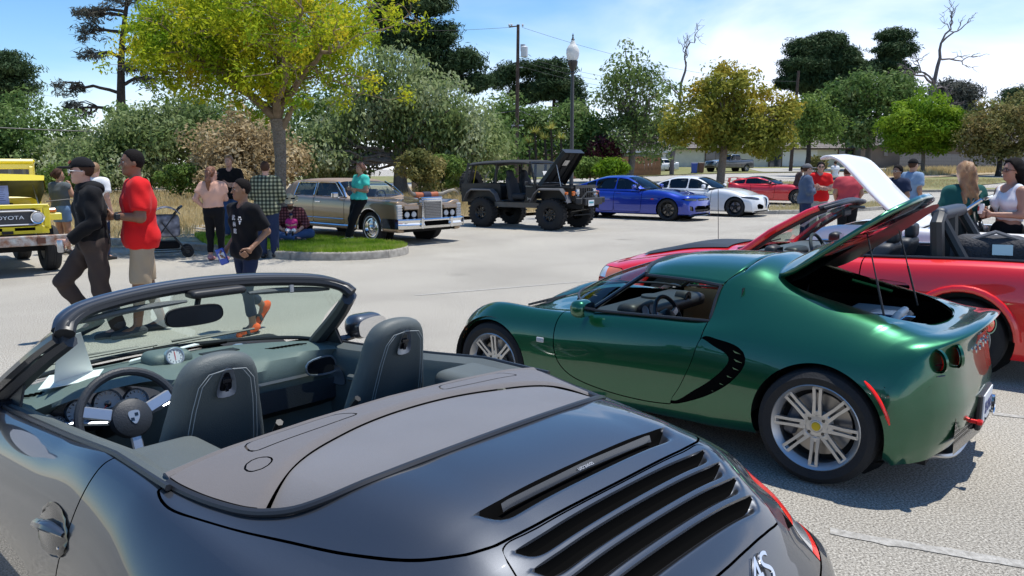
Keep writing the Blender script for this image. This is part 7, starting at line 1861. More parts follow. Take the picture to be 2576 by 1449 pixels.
def offroad():
 pose=(-.4177,23.432,R(-35.3))
 car=thing('off_roader','black soft top off-roader on large knobbly tyres with bonnet raised and doors off','off-roader',(pose[0],pose[1],0),pose[2])
 z0=.72
 WB=2.373
 def plate(poly,y0,y1,name,m=M_blkp,par=car,bev=0):
  b=MB();b.prism(poly,y0,y1,'xz');return b.build(name,m,par,smooth=False)
 for s in(1,-1):
  a,b_=(s*.70,s*.735)
  plate([(-.82,.72),(-.82,1.26),(.62,1.26),(.64,.80),(.72,.74),(1.42,.74),(1.50,.84),(1.52,1.27),(1.86,1.25),(1.86,.72)]+[(.45,.62),(.42,.72),(-.46,.72)][:0],min(a,b_),max(a,b_),'side_panel')
  plate([(.42,.60),(1.95,.60),(1.95,.74),(.42,.74)],s*.70 if s>0 else-.745,.745 if s>0 else-.70,'rocker_guard',M_gry)
  for cx,x0,x1,zt in((0,-.52,.55,1.12),(WB,1.80,2.98,1.16)):
   rows=[(cx-.62,.80),(cx-.50,1.02),(cx-.34,zt),(cx+.36,zt),(cx+.52,1.00),(cx+.62,.78)]
   b=MB();b.grid([[(x,s*.70,z),(x,s*.90,z-.01),(x,s*.92,z-.035),(x,s*.905,z-.06)]for x,z in rows]);b.build('fender_flare',mat('grey plastic flare',(.10,.10,.105),.55),car,ang=25)
 b=MB();b.box((-.80,0,.98),(.04,1.42,.54));b.build('tailgate',M_blkp,car,smooth=False)
 b=MB();b.box((.5,0,.74),(2.6,1.38,.05));b.build('floor',M_under,car)
 b=MB();b.box((1.78,0,1.20),(.20,1.40,.12),bev=.02);b.build('cowl',M_blkp,car)
 for s in(1,-1):
  b=MB();b.box((2.42,s*.62,1.19),(1.15,.20,.04),rot=(0,.02,0));b.box((2.42,s*.53,1.02),(1.12,.03,.34));b.build('inner_fender',M_blkp,car)
 b=MB();b.box((2.35,0,.95),(1.0,.9,.3));b.box((2.3,.05,1.15),(.5,.35,.14),bev=.03);b.tube([(2.0,-.3,1.12),(2.3,-.35,1.2),(2.6,-.2,1.15)],.04,8);b.tube([(2.0,.3,1.14),(2.4,.25,1.22),(2.75,.3,1.1)],.03,8);b.box((2.75,0,1.08),(.06,.8,.3));b.build('engine',M_under,car)
 rounded('battery',(2.0,-.42,1.12),(.22,.16,.18),.02,M_blk,car,h=.02)
 b=MB();
 xg=3.0;yy=[-.56]+sum([[(-.3+i*.1)-.03,(-.3+i*.1)+.03]for i in range(7)],[])+[.56]
 for i in range(0,len(yy),2):b.box((xg,(yy[i]+yy[i+1])/2,1.0),(.05,yy[i+1]-yy[i],.46))
 for z,h_ in((1.20,.08),(.79,.06)):b.box((xg,0,z),(.056,1.12,h_))
 gr=b.build('grille',M_blkp,car,smooth=False)
 b=MB();b.box((xg-.06,0,1.0),(.02,.8,.4));b.build('radiator',M_gap,gr)
 for s in(1,-1):
  b=MB();b.lathe([(0,.045),(.07,.04),(.088,.02),(.09,0)],(xg+.02,s*.455,1.05),24,'x');hl=b.build('headlight',M_clrl,car)
  b=MB();b.lathe([(.088,.03),(.10,.035),(.105,0)],(xg+.02,s*.455,1.05),24,'x');b.build('bezel',M_chrome,hl)
  b=MB();b.box((xg+.0,s*.63,1.02),(.06,.11,.12),bev=.015);b.build('indicator',M_oral,car)
  b=MB();b.box((2.92,s*.86,1.03),(.09,.07,.07),bev=.015);b.build('side_marker',M_oral,car)
 hin=(1.86,1.275);A=R(52)
 def hp(x,z):dx=x;return(hin[0]+dx*math.cos(A)-z*math.sin(A),hin[1]+dx*math.sin(A)+z*math.cos(A))
 b=MB()
 for k,(za,zb_)in enumerate(((0,.03),)):
  rows=[[(hp(x,z)[0],y,hp(x,z)[1])for y,z in((-.66+.12*x,-.12),(-.655+.12*x,-.01),(-.60+.12*x,.025),(-.3,.045),(0,.05),(.3,.045),(.60-.12*x,.025),(.655-.12*x,-.01),(.66-.12*x,-.12))]for x in np.linspace(0,1.17,8)]
  b.grid(rows);x=1.17;b.add([(hp(x,z)[0],y,hp(x,z)[1])for y,z in((-.52,-.12),(.52,-.12),(.52,.04),(-.52,.04))],[(0,1,2,3)])
 o=b.build('bonnet',M_blkp,car)
 b=MB();b.grid([[(hp(x,.0)[0],y,hp(x,.0)[1])for y in(-.5+.08*x,-.25,0,.25,.5-.08*x)]for x in np.linspace(.05,1.12,6)]);b.build('bonnet_lining',M_under,o)
 for y_ in(-.38,0,.38):b=MB();b.tube([(hp(x,-.015)[0],y_*(1-.1*x),hp(x,-.015)[1])for x in(.1,1.1)],.02,4);b.build('bonnet_rib',M_blkp,o)
 b=MB();b.box((hp(.75,-.03)[0],.05,hp(.75,-.03)[1]),(.18,.26,.004),rot=(0,-A,0));b.build('service_label',M_alum,o)
 b=MB();b.tube([(2.5,-.45,1.18),(hp(.75,0)[0],-.45,hp(.75,0)[1])],.010,5);b.build('prop_rod',M_alum,car)
 wf=[(1.80,1.27),(1.60,1.86)]
 b=MB()
 for s in(1,-1):b.tube([(wf[0][0],s*.70,wf[0][1]),(wf[1][0],s*.66,wf[1][1])],.035,6)
 b.tube([(wf[1][0],-.66,wf[1][1]),(wf[1][0],.66,wf[1][1])],.035,6);b.tube([(wf[0][0],-.7,wf[0][1]),(wf[0][0],.7,wf[0][1])],.03,6);b.build('windscreen_frame',M_blkp,car)
 b=MB();b.grid([[(wf[0][0]+(wf[1][0]-wf[0][0])*t_,y*(.67-.04*t_),wf[0][1]+.59*t_)for y in(-1,1)]for t_ in(.04,.96)]);b.build('windscreen',M_glassc,car)
 top=[(1.62,1.90),(1.45,1.93),(1.0,1.945),(.4,1.93),(-.1,1.91),(-.60,1.86)]
 b=MB();b.grid([[(x,y,z-.05*(abs(y)>.6)-.03*(abs(y)>.7))for y in(-.73,-.68,-.5,0,.5,.68,.73)]for x,z in top]);o=b.build('soft_top',mat('black canvas',(.02,.021,.023),.9,bump=.4,bscale=150),car,ang=30)
 o.modifiers.new('thickness','SOLIDIFY').thickness=.03
 for s in(1,-1):
  b=MB();b.tube([(1.58,s*.64,1.84),(.50,s*.64,1.86),(.42,s*.64,1.80),(.36,s*.64,.78)],.035,8);b.tube([(.45,s*.64,1.86),(-.45,s*.64,1.80),(-.62,s*.64,1.25),(-.65,s*.64,.8)],.035,8);b.build('roll_bar',M_blk,car)
  b=MB();b.add([(-.74,s*.72,1.25),(-.60,s*.72,1.86),(-.50,s*.72,1.86),(-.62,s*.72,1.25)],[(0,1,2,3)]);b.build('canvas_strip',M_blk,car)
  out=smoothpoly([(-.24,.70),(-.25,1.1),(-.22,1.38),(-.13,1.47),(-.12,1.62),(0,1.66),(.12,1.62),(.13,1.47),(.22,1.38),(.25,1.1),(.24,.70)],3)
  pillow('seat',[(s*.36+a,z)for a,z in out],0,.86,.15,.05,mat('black seat cloth',(.025,.027,.032),.8),car,.03,.02,tilt=lambda Q:np.stack([Q[:,0]+(Q[:,2]-.9)*.25,Q[:,1],Q[:,2]],1))
  rounded('seat_cushion',(1.12,s*.36,.90),(.5,.48,.18),.06,mat('black seat cloth',(.02,.02,.02),.8),car,h=.03)
 b=MB();b.tube([(.45,-.64,1.84),(.45,.64,1.84)],.035,8);b.build('cross_bar',M_blk,car)
 b=MB();b.box((-.3,0,1.0),(.5,1.2,.42),bev=.04);b.build('rear_seat',M_under,car)
 b=MB();b.box((1.62,0,1.18),(.22,1.34,.2),bev=.03);b.build('dashboard',M_blk,car)
 steering(car,(1.35,.36,1.22),.19,R(-20),M_lead,M_lead,M_blk,2)
 b=MB();b.box((1.74,-.05,1.48),(.005,.22,.30),rot=(0,-.33,0));b.build('show_card',M_paper,car)
 b=MB();b.tube([(-.62,-.50,.95),(-.5,-.4,1.8)],.012,5);b.build('strap',mat('yellow strap',(.6,.45,.02),.7),car)
 b=MB();b.box((3.22,0,.80),(.16,.95,.20),bev=.02)
 for s in(1,-1):b.box((3.16,s*.58,.82),(.16,.26,.16),rot=(0,0,-s*.35),bev=.02)
 b.build('front_bumper',mat('bumper black',(.02,.02,.022),.6),car)
 b=MB();b.tube([(3.18,-.50,.86),(3.24,-.32,1.05),(3.24,.32,1.05),(3.18,.50,.86)],.025,8);b.build('bumper_hoop',M_blk,car)
 b=MB();b.box((3.32,-.20,.76),(.01,.30,.16));pl=b.build('number_plate',M_plate,car,smooth=False)
 b=MB();b.box((3.327,-.20,.775),(.004,.24,.05));b.build('plate_band',mat('teal band',(.05,.3,.35),.5),pl)
 for cx in(0,WB):b=MB();b.tube([(cx,-.7,.43),(cx,.7,.43)],.05,8);b.ball((cx,.15,.43),(.16,.14,.14),10);b.build('axle',M_under,car)
 b=MB();b.tube([(2.95,-.5,.42),(2.95,.5,.42)],.02,6);b.build('tie_rod',M_under,car);b=MB()
 for s in(1,-1):
  for p_,q_ in(((WB,s*.42,.50),(1.4,s*.36,.64)),((0,s*.42,.50),(.9,s*.36,.62)),((WB+.08,s*.48,.5),(WB+.02,s*.46,1.0))):c_=MB();c_.tube([p_,q_],.03,6);c_.build('link_arm',M_under,car)
 b.tube([(2.80,-.45,.50),(2.85,.5,.55)],.018,6)
 b.build('steering_links',M_under,car)
 b=MB()
 for s in(1,-1):b.box((1.2,s*.42,.66),(4.0,.08,.12))
 b.build('chassis_rail',M_under,car)
 for cx in(0,WB):
  for s in(1,-1):wheel(car,(cx,s*.745,.43),.43,.30,.195,s,'spoke',8,m_rim=M_blkr,tread=.055,steer=(.10 if cx else 0))
 w_=wheel(car,(-1.02,.0,1.20),.43,.28,.195,1,'spoke',8,m_rim=M_blkr,tread=.055);w_.rotation_euler=(0,0,PI/2);w_.name='spare_wheel'
 text('side_badge','Jeep',.10,M_alum,car,(1.65,-.745,.86),(PI/2,0,0),.002,scale=(1,1,1))
 text('side_badge','WRANGLER',.045,M_alum,car,(1.62,-.745,1.20),(PI/2,0,0),.002)
 b=MB();b.box((1.60,-.84,1.28),(.06,.16,.11),bev=.015);b.build('door_mirror',M_blk,car)
 return car
offroad()
# ======== yellow off-roader, red convertible, white classic
def yellow_offroad():
 pose=(-9.754,14.12,R(-47))
 car=thing('classic_off_roader','yellow classic off-roader with rusty bumper and bonnet raised at the left edge','off-roader',(pose[0],pose[1],0),pose[2])
 car.scale=(.94,.94,.94)
 def part(name,m,*boxes,bev=.0,par=None,ang=35):
  b=MB()
  for c,d,*r_ in boxes:b.box(c,d,rot=r_[0]if r_ else(0,0,0),bev=bev)
  return b.build(name,m,par or car,ang=ang)
 M_rust=mat('rusty white bumper',(.42,.42,.40),.7,col2=(.22,.09,.04),vscale=9,detail=8,bump=.4,bscale=40)
 part('body',M_yel,((.35,0,.98),(2.6,1.56,.62)),bev=.03)
 part('cowl',M_yel,((1.55,0,1.18),(.34,1.44,.26)),bev=.03)
 for s in(1,-1):
  part('fender',M_yel,((2.30,s*.64,1.02),(1.08,.34,.05)),((2.82,s*.66,.98),(.05,.32,.12)),bev=.012)
  part('inner_panel',M_yel,((2.2,s*.46,.95),(1.1,.03,.34)))
  part('indicator',M_oral,((2.78,s*.66,1.09),(.13,.17,.07)),bev=.02)
  b=MB();b.lathe([(0,.05),(.07,.045),(.088,.02),(.09,0)],(2.90,s*.43,.98),24,'x');hl=b.build('headlight',M_clrl,car)
  b=MB();b.lathe([(.088,.03),(.105,.035),(.11,0)],(2.90,s*.43,.98),24,'x');b.build('bezel',M_chrome,hl)
  part('spring_hanger',M_under,((2.95,s*.38,.60),(.12,.08,.16)))
 fr=part('front_panel',M_yel,((2.86,0,1.17),(.06,1.24,.07)),((2.86,0,.77),(.06,1.20,.13)),((2.86,.58,.98),(.06,.10,.40)),((2.86,-.58,.98),(.06,.10,.40)),bev=.008)
 part('grille',M_blk,((2.87,0,.98),(.04,.98,.24)),par=fr)
 b=MB();pts=[(2.91,y,z)for y,z in((-.36,.865),(.36,.865),(.47,.90),(.54,.98),(.47,1.065),(.36,1.095),(-.36,1.095),(-.47,1.065),(-.54,.98),(-.47,.90),(-.36,.865))];b.tube(pts,.015,6);b.build('grille_surround',M_alum,fr)
 for i in range(12):part('grille_slat',M_cam,((2.895,0,.885+.0175*i),(.008,.66,.006)),par=fr)
 text('grille_lettering','TOYOTA',.10,M_plate,fr,(2.91,0,.985),(PI/2,0,PI/2),.006,scale=(1.15,.85,1))
 for s in(1,-1):part('vent_slot',M_gap,((2.892,s*.24,.79),(.006,.30,.05)),par=fr)
 part('latch',M_under,((2.90,-.02,.74),(.05,.16,.05)))
 part('front_bumper',M_rust,((3.05,0,.60),(.10,1.72,.17)),bev=.012)
 part('bumper_bracket',mat('rust brown steel',(.12,.05,.03),.8),((3.11,.42,.60),(.03,.12,.10)),((3.11,-.42,.60),(.03,.12,.10)))
 part('radiator',M_alum,((2.70,0,1.17),(.14,.86,.06)),((2.6,0,1.05),(.06,.8,.2)),bev=.015)
 part('engine',M_under,((2.15,0,.95),(.9,.6,.35)),((2.1,.05,1.15),(.5,.3,.12)))
 A=R(20.5);hx,hz=1.75,1.27
 def hp(x,y,z):return(hx+x*math.cos(A)-z*math.sin(A),y,hz+x*math.sin(A)+z*math.cos(A))
 prof=lambda x:[(-.70+.08*x,-.17),(-.70+.08*x,-.02),(-.62,.03),(-.40,.05),(0,.065),(.40,.05),(.62,.03),(.70-.08*x,-.02),(.70-.08*x,-.17)]
 b=MB();b.grid([[hp(x,y,z)for y,z in prof(x)]for x in np.linspace(0,1.1,6)]);b.add([hp(1.1,y,z)for y,z in prof(1.1)[1:-1]]+[hp(1.11,.6,-.06),hp(1.11,-.6,-.06)],[tuple(range(9))]);bn=b.build('bonnet',M_yel,car)
 b=MB();b.grid([[hp(x,y*.97,z-.025)for y,z in prof(x)]for x in np.linspace(.02,1.07,5)]);b.build('bonnet_lining',mat('faded olive paint',(.16,.17,.10),.8,var=.3,vscale=2),bn)
 b=MB();b.tube([(2.75,.50,1.18),hp(.75,.50,-.02)],.010,5);b.build('prop_rod',M_alum,car)
 b=MB();b.add([(2.62,y,z)for y,z in((-.28,1.20),(.10,1.20),(.10,1.52),(-.28,1.52))],[(0,1,2,3)]);o=b.build('show_board',mat('blue white card',(.42,.50,.80),.6),car);o.modifiers.new('t','SOLIDIFY').thickness=.01
 for i in range(7):part('print_line',M_navy,((2.631,-.09,1.48-.035*i),(.002,.28-.03*(i%3),.006)),par=o)
 part('windscreen_frame',M_yel,((1.50,0,1.84),(.06,1.42,.10)),((1.53,.68,1.56),(.06,.07,.56)),((1.53,-.68,1.56),(.06,.07,.56)),((1.56,0,1.32),(.06,1.42,.06)),bev=.012)
 b=MB();b.grid([[(1.52,y,z)for z in(1.33,1.80)]for y in(-.66,.66)]);b.build('windscreen',M_glassd,car)
 part('roof',M_yel,((.42,0,1.93),(2.25,1.52,.09)),bev=.035)
 for s in(1,-1):part('cab_side',M_yel,((.35,s*.75,1.32),(2.3,.04,.10)),((-.6,s*.75,1.63),(.3,.04,.56)),((.6,s*.75,1.63),(.08,.04,.56)),((1.4,s*.74,1.63),(.08,.04,.56)))
 b=MB();b.tube([(2.75,.62,1.24),(2.78,.95,1.27),(2.75,1.25,1.22)],.010,5);b.build('marker_wand',M_blk,car)
 part('underbody',M_under,((1.2,0,.62),(3.6,.9,.12)),((2.28,0,.42),(.12,1.3,.12)),((0,0,.42),(.12,1.3,.12)))
 for cx in(0,2.285):
  for s in(1,-1):wheel(car,(cx,s*.70,.40),.40,.24,.20,s,'steel',m_rim=mat('dull cream steel',(.3,.28,.24),.6))
yellow_offroad()
def red_convertible():
 c=(4.237,6.806,R(141.3))
 car=thing('red_convertible','bright red open convertible with black roll hoop parked beyond the green coupe','car',(c[0],c[1],0),c[2])
 def row(x,z,w=1,zs=None,bow=0,dz=.0,nz=0,lo=.20):
  W=.915*w;zs=zs or z
  return[(x+nz*f,y*W,zz)for f,y,zz in((1,0,z+dz),(.95,.34,z+dz*.9),(.85,.62,z),(.7,.80,zs-.005),(.5,.90,zs-.04),(.2,.985,lo+(zs-lo)*.66),(0,1.0,lo+(zs-lo)*.40),(0,.97,lo+.06),(0,.94,lo))]
 rows=[row(-1.0,.45,.9,nz=-.12,lo=.30),row(-1.02,.85,.93,nz=-.12,lo=.28),row(-.9,.955,.96,nz=-.08),row(-.5,.965,1),row(0,.96,1.0),row(.5,.94),row(1.2,.915),row(1.9,.90,.995),row(2.15,.885,.99,dz=.03),row(2.6,.84,.99,.83,dz=.07),row(3.0,.77,.98,.76,dz=.06),row(3.35,.685,.96,.675,nz=.08,dz=.03),row(3.47,.64,.94,.63,nz=.14),row(3.50,.55,.93,.55,nz=.18),row(3.51,.42,.92,.42,nz=.18,lo=.17),row(3.46,.24,.90,.24,nz=.16,lo=.14)]
 net=Net(rows);body=net.sample(.03);V3=net.sample(.03).V
 for cx in(0.06,2.62):
  _,body=body.cut(lambda V:np.maximum(circ_xz(cx,.34,.385)(V),.5-np.abs(V[:,1])))
  for s in(1,-1):
   pts=[(cx+.40*math.cos(a),snap(V3,cx+.40*math.cos(a),.34+.40*math.sin(a),s)+s*.008,.34+.40*math.sin(a))for a in np.linspace(.05,PI-.05,17)]
   b=MB();b.tube(pts,.028,8);b.build('arch_lip',M_redm,car)
   b=MB();b.lathe([(.40,0),(.40,.34)],(cx,.54 if s>0 else-.88,.34),20,'y',a0=0,a1=PI);b.lathe([(0,0),(.40,0)],(cx,s*.54,.34),20,'y');b.build('wheel_arch_liner',M_under,car)
   wheel(car,(cx,s*.79,.325),.325,.22,.22,s,'spoke',5)
 ck=roundpoly([(-.42,-.70),(1.70,-.70),(1.98,-.45),(2.02,0),(1.98,.45),(1.70,.70),(-.42,.70),(-.55,.4),(-.55,-.4)],.08)
 _,body=body.cut(lambda V:np.maximum(plan(ck)(V),.6-V[:,2]))
 for s in(1,-1):
  d_,body=body.split(side(roundpoly([(.86,1.2),(.86,.40),(.95,.30),(1.98,.30),(2.05,.6),(2.02,1.2)],.05),s,.3),.01);o=d_.build('door',M_redm,car)
  b=MB();y=snap(V3,1.02,.74,s);b.box((1.04,y+s*.012,.735),(.20,.022,.045),bev=.008);b.build('handle',M_redm,o)
  sc,body=body.split(side(roundpoly([(.44,.74),(.50,.62),(.76,.66),(.70,.76)],.03),s,.3),.006);sc.moved(lambda V:V-np.array([0,s*.03,0])).build('quarter_scoop',M_redp,car)
  lp,body=body.split(lambda V:np.maximum.reduce([np.abs(V[:,2]-.585)-.055,.40-V[:,1]*s,3.25-V[:,0]]),.006);a_,c2=lp.cut(lambda V:V[:,0]-3.46);o=c2.build('headlight',M_clrl,car);a_.build('indicator',M_oral,car)
 hb,body=body.split(lambda V:np.maximum(plan(roundpoly([(2.12,-.74),(3.44,-.62),(3.52,0),(3.44,.62),(2.12,.74)],.06))(V),.62-V[:,2]),.01);hb.build('bonnet',M_redm,car)
 bm_,body=body.split(lambda V:np.maximum(V[:,2]-.515,3.1-V[:,0]),.01);bm_.build('front_bumper',M_redm,car)
 body.build('body',M_redm,car)
 hs=net.sample(.04,u0=8.2,u1=10.5,v0=6.4,v1=9.6).moved(lambda V:V+np.array([0,0,.012]));hs.build('bonnet_scoop',M_blk,car)
 net.sample(.1).cut(lambda V:plan(ck)(V)-.02)[1].cut(lambda V:np.maximum(np.minimum(circ_xz(.06,.34,.41)(V),circ_xz(2.62,.34,.41)(V)),.5-np.abs(V[:,1])))[1].moved(lambda V:np.stack([1.25+(V[:,0]-1.25)*.985,V[:,1]*.97,.5+(V[:,2]-.5)*.95],1)).build('liner',M_gap,car)
 b=MB();b.box((.7,0,.35),(2.6,1.4,.06))
 for s in(1,-1):b.grid([[(x,s*.70,z)for z in(.35,.6,float(np.interp(x,[-.5,.5,1.9],[.965,.935,.89])))]for x in np.linspace(-.5,1.9,8)])
 b.build('cockpit_lining',M_lead,car)
 for s in(1,-1):
  b=MB();b.tube([(x,s*.715,float(np.interp(x,[-.5,0,.5,1.2,1.9],[.968,.963,.945,.92,.90]))+.004)for x in np.linspace(-.5,1.92,14)],.014,6);b.build('belt_seal',M_slate,car)
  pil=[(2.0,s*.76,.87),(1.72,s*.70,1.10),(1.42,s*.60,1.29),(1.32,s*.54,1.335)]
  b=MB();b.tube(pil,[.035,.032,.03,.03],8);b.build('windscreen_pillar',M_redm,car)
  b=MB();b.tube([(x-.035,y-s*.03,z-.015)for x,y,z in pil],.028,8);b.build('pillar_trim',M_blk,car)
  b=MB();b.tube([(1.24,s*.12,1.325),(1.22,s*.48,1.305)],[.02,.035],6,squash=.5);b.build('sun_visor',M_lea,car)
 hd=smoothpoly([(1.36,.57,1.32),(1.27,.45,1.355),(1.25,.2,1.375),(1.25,0,1.38),(1.25,-.2,1.375),(1.27,-.45,1.355),(1.36,-.57,1.32)],4,False)
 b=MB();b.tube([tuple(p+np.array([.02,0,0]))for p in hd],.035,8,squash=.7);b.build('header',M_redm,car)
 for dx,r_ in((-.03,.028),(-.075,.018)):b=MB();b.tube([tuple(p+np.array([dx,0,.008]))for p in hd],r_,8);b.build('header_seal',M_slate,car)
 b=MB();b.grid([[(2.02+(1.28-2.02)*t_+.03*math.sin(PI*t_)-.10*abs(y)**2*(1-t_),y*(.74-.19*t_),.89+.47*t_-.04*abs(y)**2*t_)for t_ in np.linspace(0,1,6)]for y in np.linspace(-1,1,9)]);b.build('windscreen',M_glassg,car)
 b=MB();b.box((1.24,0,1.27),(.03,.24,.07),bev=.02);b.build('interior_mirror',M_blk,car)
 rounded('dashboard',(1.72,0,.84),(.36,1.36,.16),.06,M_cam,car,h=.03);rounded('binnacle',(1.58,.38,.90),(.16,.36,.10),.05,M_blk,car,h=.02)
 steering(car,(1.36,.37,.90),.185,R(-22),M_lead,M_lead,M_blk,3)
 for y_ in(.5,-.1):b=MB();b.tube([(2.12,y_,.905),(2.05,y_-.4,.93)],.008,4);b.build('wiper',M_blk,car)
 for s in(1,-1):
  out=smoothpoly([(-.23,.40),(-.25,.75),(-.22,.98),(-.14,1.04),(.14,1.04),(.22,.98),(.25,.75),(.23,.40)],3)
  tl=lambda Q:np.stack([Q[:,0]+(Q[:,2]-.45)*.30,Q[:,1],Q[:,2]],1)
  o=pillow('seat',[(s*.36+a,z)for a,z in out],0,.92,.16,.05,M_lead,car,.025,.02,tilt=tl)
  rounded('headrest',(.72,s*.36,1.10),(.10,.24,.15),.04,M_lead,o,h=.02)
  rounded('door_mirror',(1.60,s*.95,.94),(.12,.20,.13),.045,M_blk,car,h=.02)
  b=MB();b.add([(1.535,s*.95+a,.94+z)for a,z in((-.08,-.04),(.08,-.04),(.08,.045),(-.08,.045))],[(0,1,2,3)]);b.build('mirror_glass',M_chrome,car)
 b=MB();b.tube([(.30,-.60,.80),(.34,-.60,1.24),(.34,-.50,1.30),(.34,.50,1.30),(.34,.60,1.24),(.30,.60,.80)],.055,8);b.tube([(.30,0,.7),(.34,0,1.28)],.06,8);b.tube([(.05,.55,.80),(.32,.50,1.26)],.045,8);b.tube([(.05,-.55,.80),(.32,-.50,1.26)],.045,8);b.build('roll_hoop',M_blk,car)
 rounded('hoop_padding',(.35,.0,1.315),(.14,1.06,.10),.045,mat('navy padding',(.02,.028,.045),.5),car,h=.025)
 b=MB();b.box((-.05,0,.80),(.55,1.3,.16),bev=.05);b.build('rear_seat',M_lead,car)
 b=MB();b.grid([[(x,y,.97+.05*math.sin(PI*(x+.95)/.55)*math.cos(y*2))for y in np.linspace(-.68,.68,12)]for x in np.linspace(-.55,-.35,6)]);b.build('top_boot',M_lead,car)
 b=MB();b.tube([(2.9,-.80,.80),(2.93,-.80,1.45)],.004,4);b.build('aerial',M_blk,car)
 text('headlight_mark','L',.05,M_alum,car,(1.25,-.92,.72),(PI/2,0,0),.001)
 M_=Matrix.Translation((c[0],c[1],0))@Matrix.Rotation(c[2],4,'Z')
 for nm,lb,ct,p,d,m_,rz,col in(('backpack','black and grey backpack with a pale tag on the rear seat of the red convertible','backpack',(-.02,.20,.98),(.60,.36,.30),mat('black nylon',(.035,.035,.04),.8,bump=.5,bscale=40),.3,1),('duffel_bag','grey duffel bag lying behind the backpack in the red convertible','bag',(-.38,-.05,.96),(.42,.50,.22),mat('grey canvas bag',(.12,.11,.11),.85,var=.2,bump=.5,bscale=30),.1,0),('camera_bag','small dark bag with buckles at the tail of the red convertible','bag',(-.60,.25,1.0),(.26,.22,.18),mat('charcoal bag',(.05,.045,.045),.8),.5,0)):
  w_=M_@Vector(p);t_=thing(nm,lb,ct,tuple(w_),c[2]+rz)
  rounded('body',(0,0,0),d,min(d)*.38,m_,t_,h=.025)
  b=MB();b.tube([(-d[0]*.4,d[1]*.3,d[2]*.35),(0,d[1]*.38,d[2]*.62),(d[0]*.4,d[1]*.3,d[2]*.3)],.018,6);b.build('strap',mat('grey webbing',(.16,.16,.17),.8),t_)
  if col:b=MB();b.box((-.05,d[1]*.52,.04),(.15,.006,.09),rot=(.3,0,0));b.build('tag',mat('pale blue tag',(.35,.5,.55),.5),t_)
red_convertible()
def white_classic():
 c=(6.87,8.54,R(141.3))
 car=thing('white_classic','white sixties classic car behind the red convertible with its bonnet raised high','car',(c[0],c[1],0),c[2])
 def row(x,z,w=1,nz=0,lo=.25):
  W=.86*w;return[(x+nz*f,y*W,zz)for f,y,zz in((1,0,z),(1,.4,z),(.9,.7,z),(.6,.88,z+.015),(.4,.955,z-.02),(.2,.99,z-.16),(0,1.0,z-.34),(0,.98,lo+.1),(0,.95,lo))]
 rows=[row(-1.1,.5,.9,-.05),row(-1.12,.90,.93,-.05),row(-.9,.95),row(0,.97),row(1.2,.96),row(2.0,.98),row(2.7,.985),row(3.1,.93,.97,.03),row(3.28,.82,.95,.08),row(3.32,.6,.94,.1),row(3.26,.36,.92,.1)]
 net=Net(rows);b_=net.sample(.05);V3=b_.V
 for cx in(.05,2.60):
  _,b_=b_.cut(lambda V:np.maximum(circ_xz(cx,.36,.39)(V),.5-np.abs(V[:,1])))
  for s in(1,-1):
   b=MB();b.tube([(cx+.40*math.cos(a),snap(V3,cx+.4*math.cos(a),.36+.4*math.sin(a),s)+s*.004,.36+.40*math.sin(a))for a in np.linspace(0,PI,17)],.022,6);b.build('arch_lip',M_wpaint,car)
   b=MB();b.lathe([(.41,0),(.41,.34)],(cx,.50 if s>0 else-.84,.36),20,'y',a0=0,a1=PI);b.lathe([(0,0),(.41,0)],(cx,s*.5,.36),20,'y');b.build('wheel_arch_liner',M_under,car);wheel(car,(cx,s*.73,.32),.32,.18,.20,s,'steel',m_rim=M_chrome)
 hood=roundpoly([(1.98,-.66),(3.2,-.58),(3.2,.58),(1.98,.66)],.06)
 _,b_=b_.cut(lambda V:np.maximum(plan(hood)(V),.8-V[:,2]));_,b_=b_.cut(lambda V:np.maximum(plan(roundpoly([(.1,-.68),(1.75,-.68),(1.75,.68),(.1,.68)],.08))(V),.8-V[:,2]))
 for x1,x0 in((1.72,.75),):
  for s in(1,-1):d_,b_=b_.split(side(roundpoly([(x0,1.2),(x0,.32),(x1,.32),(x1,1.2)],.04),s,.3),.012);d_.build('door',M_wpaint,car)
 b_.build('body',M_wpaint,car)
 b=MB();b.box((2.6,0,.6),(1.2,1.2,.4));b.box((.9,0,.5),(1.7,1.3,.3));b.box((2.6,0,.86),(.6,.4,.12));b.build('engine_bay',M_under,car)
 for s in(1,-1):b=MB();b.tube([(-.9,s*.865,.83),(1.8,s*.87,.83),(3.1,s*.84,.80)],.010,4);b.build('side_trim',M_chrome,car)
 pr=[(2.0,.98),(2.30,1.16),(2.50,1.34),(2.72,1.56),(2.90,1.74),(3.04,1.845),(3.16,1.88),(3.25,1.86),(3.30,1.80)]
 b=MB();b.grid([[(x,y*w,z+.02*(1-abs(y)/.62))for y in(-.74,-.5,-.22,0,.22,.5,.74)]for(x,z),w in zip(smoothpoly([(2.0,.99),(2.28,1.16),(2.52,1.37),(2.76,1.62),(2.92,1.78),(3.03,1.85),(3.13,1.865),(3.20,1.83)],3,False),[1]*22)])
 o=b.build('bonnet',mat('white bonnet enamel',(.80,.80,.80),.35,coat=.5),car);o.modifiers.new('thickness','SOLIDIFY').thickness=.03
 for s in(1,-1):
  b=MB();b.tube([(1.93,s*.70,.96),(1.62,s*.66,1.16),(1.40,s*.60,1.34)],.022,6);b.tube([(1.55,s*.70,.97),(1.58,s*.69,1.10),(1.50,s*.66,1.14)],.010,5);b.build('windscreen_pillar',M_chrome,car)
  b=MB();b.tube([(1.5,s*.69,.90),(1.62,s*.82,1.0)],.008,5);b.box((1.62,s*.90,1.05),(.06,.15,.10),bev=.02);b.build('door_mirror',M_chrome,car)
 b=MB();b.tube([(1.40,-.6,1.34),(1.36,0,1.37),(1.40,.6,1.34)],.022,6);b.build('header',M_chrome,car)
